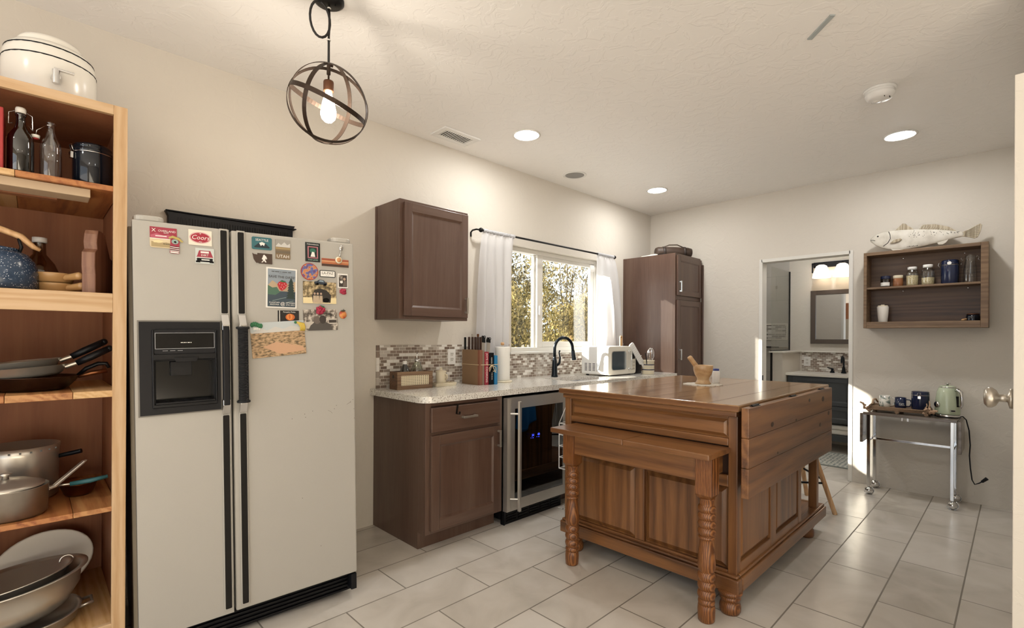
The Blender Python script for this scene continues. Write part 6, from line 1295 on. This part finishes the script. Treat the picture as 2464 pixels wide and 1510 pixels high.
# build the body as a swelling loft between the back line and the belly line
b = MB(FW); n = 40; cos = []; 
def lerp(pts, x):
    pts = sorted(pts)
    for (x0, v0), (x1, v1) in zip(pts, pts[1:]):
        if x0 <= x <= x1: return v0+(v1-v0)*(x-x0)/max(1e-6, x1-x0)
    return pts[0][1] if x < pts[0][0] else pts[-1][1]
blow = [p for p in bot_[:9]]
for i in range(n+1):
    x = 0.585*i/n; zt_, zb_ = lerp(top_, x), lerp(blow, x); zc, hz = (zt_+zb_)/2, max(0.001, (zt_-zb_)/2); th = 0.007+0.008*math.sin(PI*min(1, (x+0.03)/0.62))**0.7
    for k in range(16): a = 2*PI*k/16; cos.append((x, th*math.cos(a), zc+hz*math.sin(a)))
b._add(cos, [(i*16+k, i*16+(k+1) % 16, (i+1)*16+(k+1) % 16, (i+1)*16+k) for i in range(n) for k in range(16)]+[tuple(range(15, -1, -1)), tuple(n*16+k for k in range(16))], FW, True)
body = b.build('body', t)
b = MB(M_FIN); b.prism(tail[::-1], -0.006, 0.006, None); b.build('tail', t, bevel=0.002)
b = MB(M_FIN); b.prism([(0.165, 0.160), (0.215, 0.205), (0.235, 0.20), (0.25, 0.182), (0.275, 0.165), (0.29, 0.150)], -0.004, 0.004, None); b.prism([(0.32, 0.148), (0.345, 0.178), (0.42, 0.170), (0.5, 0.140), (0.545, 0.105)], -0.004, 0.004, None); b.build('dorsal_fin', t, bevel=0.002)
b = MB(M_FIN); b.prism([(0.135, 0.065), (0.16, 0.088), (0.205, 0.094), (0.215, 0.085), (0.2, 0.072), (0.165, 0.062)], -0.026, -0.014, None); b.build('pectoral_fin', t, bevel=0.004)
b = MB(FW); b.prism([(0.14, 0.022), (0.18, 0.018), (0.225, 0.008), (0.215, 0.0), (0.16, 0.0)], -0.012, 0.004, None); b.prism([(0.43, 0.035), (0.5, 0.052), (0.485, 0.03), (0.465, 0.018), (0.44, 0.02)], -0.006, 0.006, None); b.build('belly_fin', t, bevel=0.002)
b = MB(M_DKGRAY)
b.tube([(0.125, -0.009, 0.155), (0.135, -0.0135, 0.13), (0.137, -0.015, 0.10), (0.12, -0.0135, 0.07), (0.09, -0.010, 0.05)], 0.0022, seg=6); b.ball((0.052, -0.0115, 0.128), 0.006, sc=(1, 0.5, 1)); b.tube([(0.0, -0.009, 0.106), (0.02, -0.012, 0.104), (0.034, -0.013, 0.098)], 0.0014, seg=6)
rd = random.Random(11)
for k in range(46):
    x = rd.uniform(0.26, 0.56); zt_, zb_ = lerp(top_, x), lerp(blow, x); f = rd.uniform(0.55, 0.9); zc, hz = (zt_+zb_)/2, (zt_-zb_)/2; q = (f*2-1); th = 0.007+0.008*math.sin(PI*min(1, (x+0.03)/0.62))**0.7
    b.ball((x, -th*math.sqrt(max(0, 1-q*q))-0.0004, zc+hz*q), 0.0022, sc=(1, 0.4, 1), seg=8, rings=5)
for k in range(9): b.box(0.245+k*0.008, 0.249+k*0.008, -0.0125, -0.0085, 0.0255+0.001*(k % 2), 0.0275+0.002*(k % 3))
for k in range(7): b.tube([(0.59+k*0.002, -0.0066, 0.065+k*0.005), (0.665+k*0.002, -0.0066, 0.052+k*0.0125)], 0.0008, seg=4)
for k in range(14): b.tube([(0.335+k*0.0145, -0.0046, 0.147-k*0.0028), (0.35+k*0.0135, -0.0046, 0.172-k*0.0045)], 0.0008, seg=4)
b.build('painted_marks', t)

# ---------------------------------------------------------------- chrome drop-leaf cart
CZ = 0.672
ct = thing('chrome_cart', 'chrome legged rolling cart with dark drop-leaf top against the far wall', 'cart', (-0.185, -2.145, 0), -PI/2)
M_DKTOP = wood('dark_laminate', '#4a4039', '#63574e', '#786b60', 'X', 1.5, 0.25, False, 0.3)
b = MB(M_DKTOP); b.box(0.0, 0.575, -0.165, 0.15, CZ-0.022, CZ); b.build('top', ct, bevel=0.003)
for x0, x1 in ((-0.022, -0.003), (0.579, 0.598)): b = MB(M_DKTOP); b.box(x0, x1, -0.16, 0.145, CZ-0.25, CZ-0.012); b.build('drop_leaf', ct, bevel=0.002)
for x in (0.032, 0.545):
    for y in (-0.125, 0.125):
        b = MB(M_CHROME); b.box(x-0.011, x+0.011, y-0.011, y+0.011, 0.064, CZ-0.022); lg = b.build('leg', ct, bevel=0.002)
        b = MB(M_CHROME); b.ball((x+0.004, y, 0.031), 0.031); b.tube(arc((x+0.004, y, 0.032), 0.034, R(200), R(420), 16), 0.003); b.cyl((x, y, 0.058), (x, y, 0.072), 0.007); b.build('ball_caster', lg)
b = MB(M_CHROME); b.box(0.043, 0.534, -0.012, 0.012, 0.432, 0.452)
for x in (0.032, 0.545): b.box(x-0.008, x+0.008, -0.114, 0.114, 0.434, 0.450)
b.build('stretcher', ct, bevel=0.002)
b = MB(M_CHROME)
for x in (0.25, 0.285): b.box(x-0.005, x+0.005, -0.14, -0.13, CZ-0.048, CZ-0.022)
b.build('leaf_catch', ct)
def on_cart(u, v=0.0, z=0.0): return (-0.185+v, -2.145-u, CZ+z)
t = thing('twig_tray', 'rustic tray made of bundled twigs on the cart', 'tray', on_cart(0.214, 0.01), -PI/2)
M_TWIG = plain('twig', '#8a6f56', 0.7, 0, 0.3, 80, 0.4); M_TWIGE = plain('twig_end', '#b3957a', 0.7)
b = MB(M_TWIG); b.box(-0.18, 0.18, -0.10, 0.10, 0.026, 0.040); b.build('tray_base', t)
b = MB(M_TWIG)
for y in (-0.115, 0.115):
    for k in range(3): b.cyl((-0.2+0.01*k, y+0.006*(k-1), 0.022+0.010*k), (0.2-0.006*k, y-0.005*(k-1), 0.023+0.0095*k), 0.0068, 0.006, seg=8)
for x in (-0.185, 0.185):
    for k in range(3): b.cyl((x+0.008*(k-1), -0.13, 0.028+0.011*k), (x-0.007*(k-1), 0.13, 0.028+0.011*k), 0.0075, seg=8)
for x in (-0.18, 0.0, 0.18): b.cyl((x, -0.10, 0.014), (x, -0.135, 0.014), 0.013, seg=10); b.cyl((x, 0.10, 0.014), (x, 0.135, 0.014), 0.013, seg=10)
b.build('twigs', t)
b = MB(M_TWIGE); rd = random.Random(9)
for x in (-0.2, 0.2):
    for k in range(9):
        p = Vector((x+rd.uniform(-0.02, 0.02), -0.122+rd.uniform(-0.012, 0.02), 0.016+rd.uniform(0, 0.05))); q = p+Vector((rd.uniform(-0.03, 0.03), -0.012, rd.uniform(-0.012, 0.03))); b.cyl(p, q, 0.0085, 0.007, seg=8)
b.tube([(0.192, -0.10, 0.06), (0.196, -0.08, 0.09), (0.192, -0.07, 0.118)], [0.006, 0.005, 0.003], seg=6); b.tube([(0.17, -0.09, 0.06), (0.18, -0.08, 0.078), (0.176, -0.07, 0.095)], [0.005, 0.004, 0.003], seg=6)
b.tube([(-0.16, 0.11, 0.06), (-0.17, 0.07, 0.09), (-0.17, -0.02, 0.092), (-0.165, -0.09, 0.062)], 0.007, seg=6); b.build('twig_knots', t)
def mug(u, label, m, r, h, v=0.0):
    t = thing('mug', label, 'mug', on_cart(u, v, 0.0405), -PI/2, 'mugs on the twig tray')
    b = MB(m); b.lathe([(0, 0), (r*0.95, 0), (r, 0.004), (r, h), (r*0.94, h), (r*0.93, 0.006), (0, 0.004)], seg=28); b.build('mug_body', t)
    b = MB(m); b.tube([(r*0.97, 0, h*0.82), (r+0.024, 0, h*0.80), (r+0.032, 0, h*0.5), (r+0.02, 0, h*0.17), (r*0.97, 0, h*0.13)], 0.0045); b.build('handle', t); return t
mug(0.118, 'white mug with a dark floral pattern at the left of the twig tray', ramp_mat('floral_glaze', [(0.3, '#4a4a42'), (0.42, '#8d9a92'), (0.5, '#dcd9d0'), (1, '#e6e3da')], 38, 0.2, 2), 0.0375, 0.090)
tm = mug(0.222, 'dark navy mug with small white lettering in the middle of the twig tray', M_NAVY, 0.0375, 0.083)
b = MB(M_PAPER, Matrix.Rotation(R(6), 4, 'Z')); b.text('Bright', 0.014, 0.006, 0.036, -0.0385, M_PAPER, shear=0.2); b.text('MORNING', 0.008, 0.008, 0.024, -0.0385, M_PAPER); b.build('lettering', tm)
canister('coffee_canister', on_cart(0.346, 0.0, 0.0405), 0.057, 0.142, M_NAVY, 'navy clamp-lid canister at the right of the twig tray', -PI/2, 1)
t = thing('electric_kettle', 'sage green retro electric kettle with chrome handle on the right of the cart', 'kettle', on_cart(0.508, 0.0), -PI/2)
b = MB(M_CHROME); b.lathe([(0, 0), (0.074, 0), (0.078, 0.006), (0.078, 0.018), (0.074, 0.022), (0, 0.022)], seg=36); b.build('base', t); b = MB(M_BLACK); b.lathe([(0.0785, 0.0), (0.079, 0.001), (0.079, 0.007), (0.0785, 0.008)], seg=36); b.cyl((-0.075, -0.01, 0.012), (-0.10, -0.02, 0.012), 0.010); b.build('base_trim', t)
b = MB(M_SAGE); b.lathe([(0, 0.023), (0.074, 0.023), (0.0755, 0.03), (0.0745, 0.08), (0.071, 0.14), (0.064, 0.19), (0.054, 0.22), (0.046, 0.229), (0, 0.231)], seg=40); b.build('body', t, bevel=0.004)
b = MB(M_SAGE); b.lathe([(0, 0.228), (0.048, 0.228), (0.05, 0.234), (0.03, 0.241), (0, 0.243)], seg=32); b.build('lid', t); b = MB(M_CHROME); b.lathe([(0.05, 0.227), (0.0525, 0.230), (0.05, 0.233)], seg=32); b.lathe([(0, 0.242), (0.006, 0.243), (0.007, 0.252), (0.018, 0.254), (0.018, 0.259), (0, 0.261)]); b.build('lid_knob', t)
HM = MZ(-35)
b = MB(M_CHROME, HM); b.tube([(0.05, 0, 0.205), (0.075, 0, 0.215), (0.098, 0, 0.195), (0.104, 0, 0.15), (0.103, 0, 0.10), (0.095, 0, 0.085), (0.078, 0, 0.088)], [0.01, 0.012, 0.012, 0.0115, 0.011, 0.009, 0.007], seg=10); b.build('handle', t)
b = MB(M_GLOSSBLK, HM); b.box(0.062, 0.0755, -0.008, 0.008, 0.085, 0.165); b.build('water_window', t)
b = MB(M_CHROME, MZ(-140)); b.lathe([(0, 0), (0.024, 0), (0.024, 0.008), (0.019, 0.012), (0, 0.013)], (0.071, 0, 0.095), axis='X'); b.build('dial', t)
b = MB(M_PEWTER, MZ(-62)); b.prism([(y, z) for y, z in rrect(-0.017, 0.017, 0.047, 0.062, 0.007)], 0.073, 0.0785, M_CHROME, 'YZ'); b.prism([(y, z) for y, z in rrect(-0.013, 0.013, 0.05, 0.059, 0.0045)], 0.0775, 0.0792, M_GLOSSBLK, 'YZ'); b.build('badge', t)
b = MB(M_BLACK, Matrix.Translation((0, 0, -CZ))); zz = CZ
b.tube([(0.075, 0.02, zz+0.008), (0.088, 0.0, zz+0.012), (0.106, -0.0, zz-0.01), (0.122, 0.01, zz-0.09), (0.128, 0.02, zz-0.2), (0.124, 0.02, zz-0.28), (0.130, 0.01, zz-0.37), (0.140, 0.0, zz-0.455), (0.155, -0.01, zz-0.483), (0.178, -0.01, zz-0.47), (0.195, -0.01, zz-0.455)], 0.0042, seg=8); b.build('power_cord', t)
b = MB(M_BLACK, Matrix.Translation((0, 0, -CZ))); b.cyl((0.193, -0.01, zz-0.457), (0.222, -0.01, zz-0.425), 0.009, 0.012); b.build('plug', t)

# ---------------------------------------------------------------- bathroom beyond the doorway
BX = 1.72
b = MB(M_WALL); b.box(BX, BX+0.1, -2.7, -0.985, 0, H); struct(b.build('wall_bath_back'))
b = MB(M_SHOWER); b.box(BX, BX+0.1, -0.985, -0.1, 0, H); struct(b.build('wall_bath_shower'))
b = MB(M_WALL); b.box(0.11, BX+0.1, -2.78, -2.7, 0, H); struct(b.build('wall_bath_right'))
b = MB(M_SHOWER); b.box(0.11, BX+0.1, -0.1, -0.001, 0, H); struct(b.build('wall_bath_left'))
b = MB(M_WALL); b.box(1.05, BX, -1.11, -0.99, 0, 1.10); struct(b.build('wall_pony'))
b = MB(M_WHITE); b.box(1.03, BX, -1.13, -0.97, 1.10, 1.118); struct(b.build('trim_3', bevel=0.003))
b = MB(M_BLACKM); b.box(1.035, 1.05, -1.005, -0.985, 0.0, 1.10); b.box(1.035, BX, -0.995, -0.985, 1.118, 1.128); b.box(BX-0.012, BX, -0.998, -0.982, 1.118, 2.12); tf = thing('shower_screen', 'glass shower screen with black edge strips left of the vanity', 'shower screen', (1.05, -0.99, 0))
b.build('edge_strip', tf, True); b = MB(M_GLASS); b.box(1.05, BX-0.012, -0.993, -0.987, 1.128, 2.12); b.build('glass', tf, True)
t = thing('shower_niche', 'mosaic tiled niche with white rim in the grey shower wall', 'niche', (BX, -0.86, 1.26), -PI/2)
b = MB(M_WHITE); ring(b, (-0.16, 0.11, -0.01, 0.20), (-0.145, 0.095, 0.005, 0.185), -0.014, 0, None); b.build('rim', t, bevel=0.002); b = MB(tile_mat('niche_mosaic', 0.08, 0.024, 3, 3, 0.002, [(0, '#8f8b86'), (0.3, '#cfccc7'), (0.6, '#aaa59f')], '#d9d6d0', 0.2, 'XZ')); b.box(-0.145, 0.095, -0.003, 0, 0.005, 0.185); b.build('mosaic', t)
t = thing('shower_shelf', 'narrow dark shelf bar across the shower wall below the niche', 'shelf', (BX, -0.86, 1.15), -PI/2)
b = MB(M_BLACKM); b.box(-0.15, 0.03, -0.08, 0.0, 0, 0.014); b.build('bar', t, bevel=0.002); b = MB(M_PEWTER); b.box(0.03, 0.12, -0.08, 0.0, 0, 0.014); b.build('bar_end', t)
b = MB(M_CHROME, Matrix.Translation((BX, -0.84, 1.93))); b.box(-0.02, 0, -0.008, 0.008, -0.02, 0.02); tag(b.build('wall_hook', bevel=0.003), 'small chrome hook high on the grey shower wall', 'hook')

VX = 1.20
v = thing('bathroom_vanity', 'dark slate vanity cabinet with white top in the bathroom', 'vanity', (VX, -1.125, 0), -PI/2)
M_SLATE = plain('slate_paint', '#3f4347', 0.4)
b = MB(M_SLATE); b.box(0, 1.3, 0.0, 0.515, 0.32, 0.835); b.build('carcass', v, bevel=0.003)
for x in (0.0, 1.25):
    for y in (0.0, 0.46): b = MB(M_SLATE); b.box(x, x+0.05, y, y+0.05, 0, 0.32); b.build('leg', v, bevel=0.002)
b = MB(M_SLATE); b.box(0.02, 1.28, 0.01, 0.505, 0.12, 0.19); b.build('lower_shelf', v, bevel=0.002)
b = MB(M_WHITE); b.box(-0.02, 1.32, -0.025, 0.515, 0.835, 0.862); b.build('top', v, bevel=0.003)
b = MB(M_SLATE); panel_door(b, 0.06, 0.64, 0.52, 0.82, -0.02, 0.02, 0.04, 0.006, M_SLATE, M_SLATE); b.build('drawer', v, bevel=0.002)
b = MB(M_SLATE); panel_door(b, 0.06, 0.64, 0.335, 0.51, -0.02, 0.02, 0.04, 0.006, M_SLATE, M_SLATE); b.build('drawer', v, bevel=0.002)
b = MB(M_SLATE); panel_door(b, 0.65, 1.27, 0.335, 0.82, -0.02, 0.02, 0.04, 0.006, M_SLATE, M_SLATE); b.build('door', v, bevel=0.002)
t = thing('folded_towels', 'folded white towels on the open lower shelf of the vanity', 'towels', (1.40, -1.62, 0.1905), -PI/2)
for k in range(2): b = MB(M_PAPER); b.box(-0.3, 0.28, -0.16, 0.16, k*0.055, k*0.055+0.053); b.build('folded_towel', t, bevel=0.02, bseg=3)
b = MB(M_MOSB); b.box(BX-0.009, BX, -2.5, -1.135, 0.862, 1.10); o = b.build('bath_backsplash'); o['kind'] = 'structure'
b = MB(M_WHITE); b.box(BX-0.03, BX, -2.7, -1.13, 1.10, 1.115); struct(b.build('trim_4', bevel=0.003))
outlet((BX-0.009, -1.195, 0.985), -PI/2, 'white double outlet on the bathroom backsplash')
t = thing('bathroom_faucet', 'dark gooseneck faucet with lever on the white vanity top', 'faucet', (1.62, -1.60, 0.862), -PI/2)
b = MB(M_FAUC); b.lathe([(0, 0), (0.028, 0), (0.028, 0.01), (0.02, 0.02), (0.016, 0.06), (0.012, 0.075), (0, 0.08)]); b.build('body', t)
b = MB(M_FAUC); b.tube([(0, 0, 0.07), (0, 0, 0.15)]+[(0, -0.05+0.05*math.cos(a), 0.15+0.05*math.sin(a)) for a in [PI*i/10 for i in range(1, 11)]]+[(0, -0.1, 0.125)], 0.0105); b.build('spout', t)
b = MB(M_FAUC); b.lathe([(0, 0), (0.026, 0), (0.022, 0.015), (0.012, 0.03), (0.016, 0.05), (0, 0.058)], (-0.115, 0, 0)); b.tube([(-0.115, 0, 0.05), (-0.165, -0.005, 0.062)], 0.006); b.build('lever', t)
t = thing('bathroom_mirror', 'dark wood framed mirror above the bathroom vanity', 'mirror', (BX, -1.232, 1.207), -PI/2)
b = MB(plain('mirror_frame', '#4f443c', 0.4)); ring(b, (0, 0.70, 0, 0.652), (0.055, 0.645, 0.055, 0.597), -0.028, -0.001, None); b.build('frame', t, bevel=0.003)
b = MB(plain('silvered', '#e8e8e8', 0.02, 1.0)); b.box(0.05, 0.65, -0.012, -0.006, 0.05, 0.60); b.build('mirror_glass', t)
t = thing('vanity_light', 'bathroom light bar with glowing white glass shades above the mirror', 'wall light', (BX, -1.262, 2.02), -PI/2)
b = MB(M_DKGRAY); b.box(0.0, 0.66, -0.10, -0.085, 0.155, 0.17); b.box(0.0, 0.66, -0.02, -0.001, 0.12, 0.185); b.box(0, 0.015, -0.1, -0.085, 0.05, 0.17); b.box(0.02, 0.035, -0.10, 0, 0.14, 0.155); b.box(0.625, 0.64, -0.10, 0, 0.14, 0.155); b.build('bracket', t, bevel=0.002)
M_SHADE = emit('shade_glow', '#fff1dc', 3.0)
for k in range(3):
    b = MB(M_SHADE); x = 0.105+k*0.215; b.lathe([(0.045, 0.02), (0.075, 0.0), (0.095, -0.012), (0.097, -0.015), (0.09, 0.03), (0.055, 0.125), (0.03, 0.14), (0, 0.142)], (x, -0.10, 0), seg=24); b.build('shade', t)
    b = MB(M_DKGRAY); b.lathe([(0, 0.14), (0.03, 0.14), (0.012, 0.165), (0, 0.165)], (x, -0.10, 0)); b.build('shade_holder', t)
t = thing('bath_rug', 'grey and white patterned rug on the bathroom floor', 'rug', (0.80, -1.68, 0))
b = MB(ramp_mat('rug_pattern', [(0.0, '#5e6a6c'), (0.3, '#6b7678'), (0.36, '#c9c8c0'), (0.6, '#b9bab2')], 26, 0.95, kind='dist', rnd=0.35)); b.box(-0.32, 0.32, -0.48, 0.48, 0.0, 0.010); b.build('pile', t, bevel=0.003)
b = MB(plain('rug_edge', '#7d827c', 0.95))
for q in ((-0.345, -0.32, -0.5, 0.5), (0.32, 0.345, -0.5, 0.5), (-0.32, 0.32, -0.5, -0.48), (-0.32, 0.32, 0.48, 0.5)): b.box(*q, 0.0, 0.010)
b.build('border', t, bevel=0.002)
can_light(0.85, -1.5, 'recessed ceiling light of the bathroom, out of sight above the doorway')
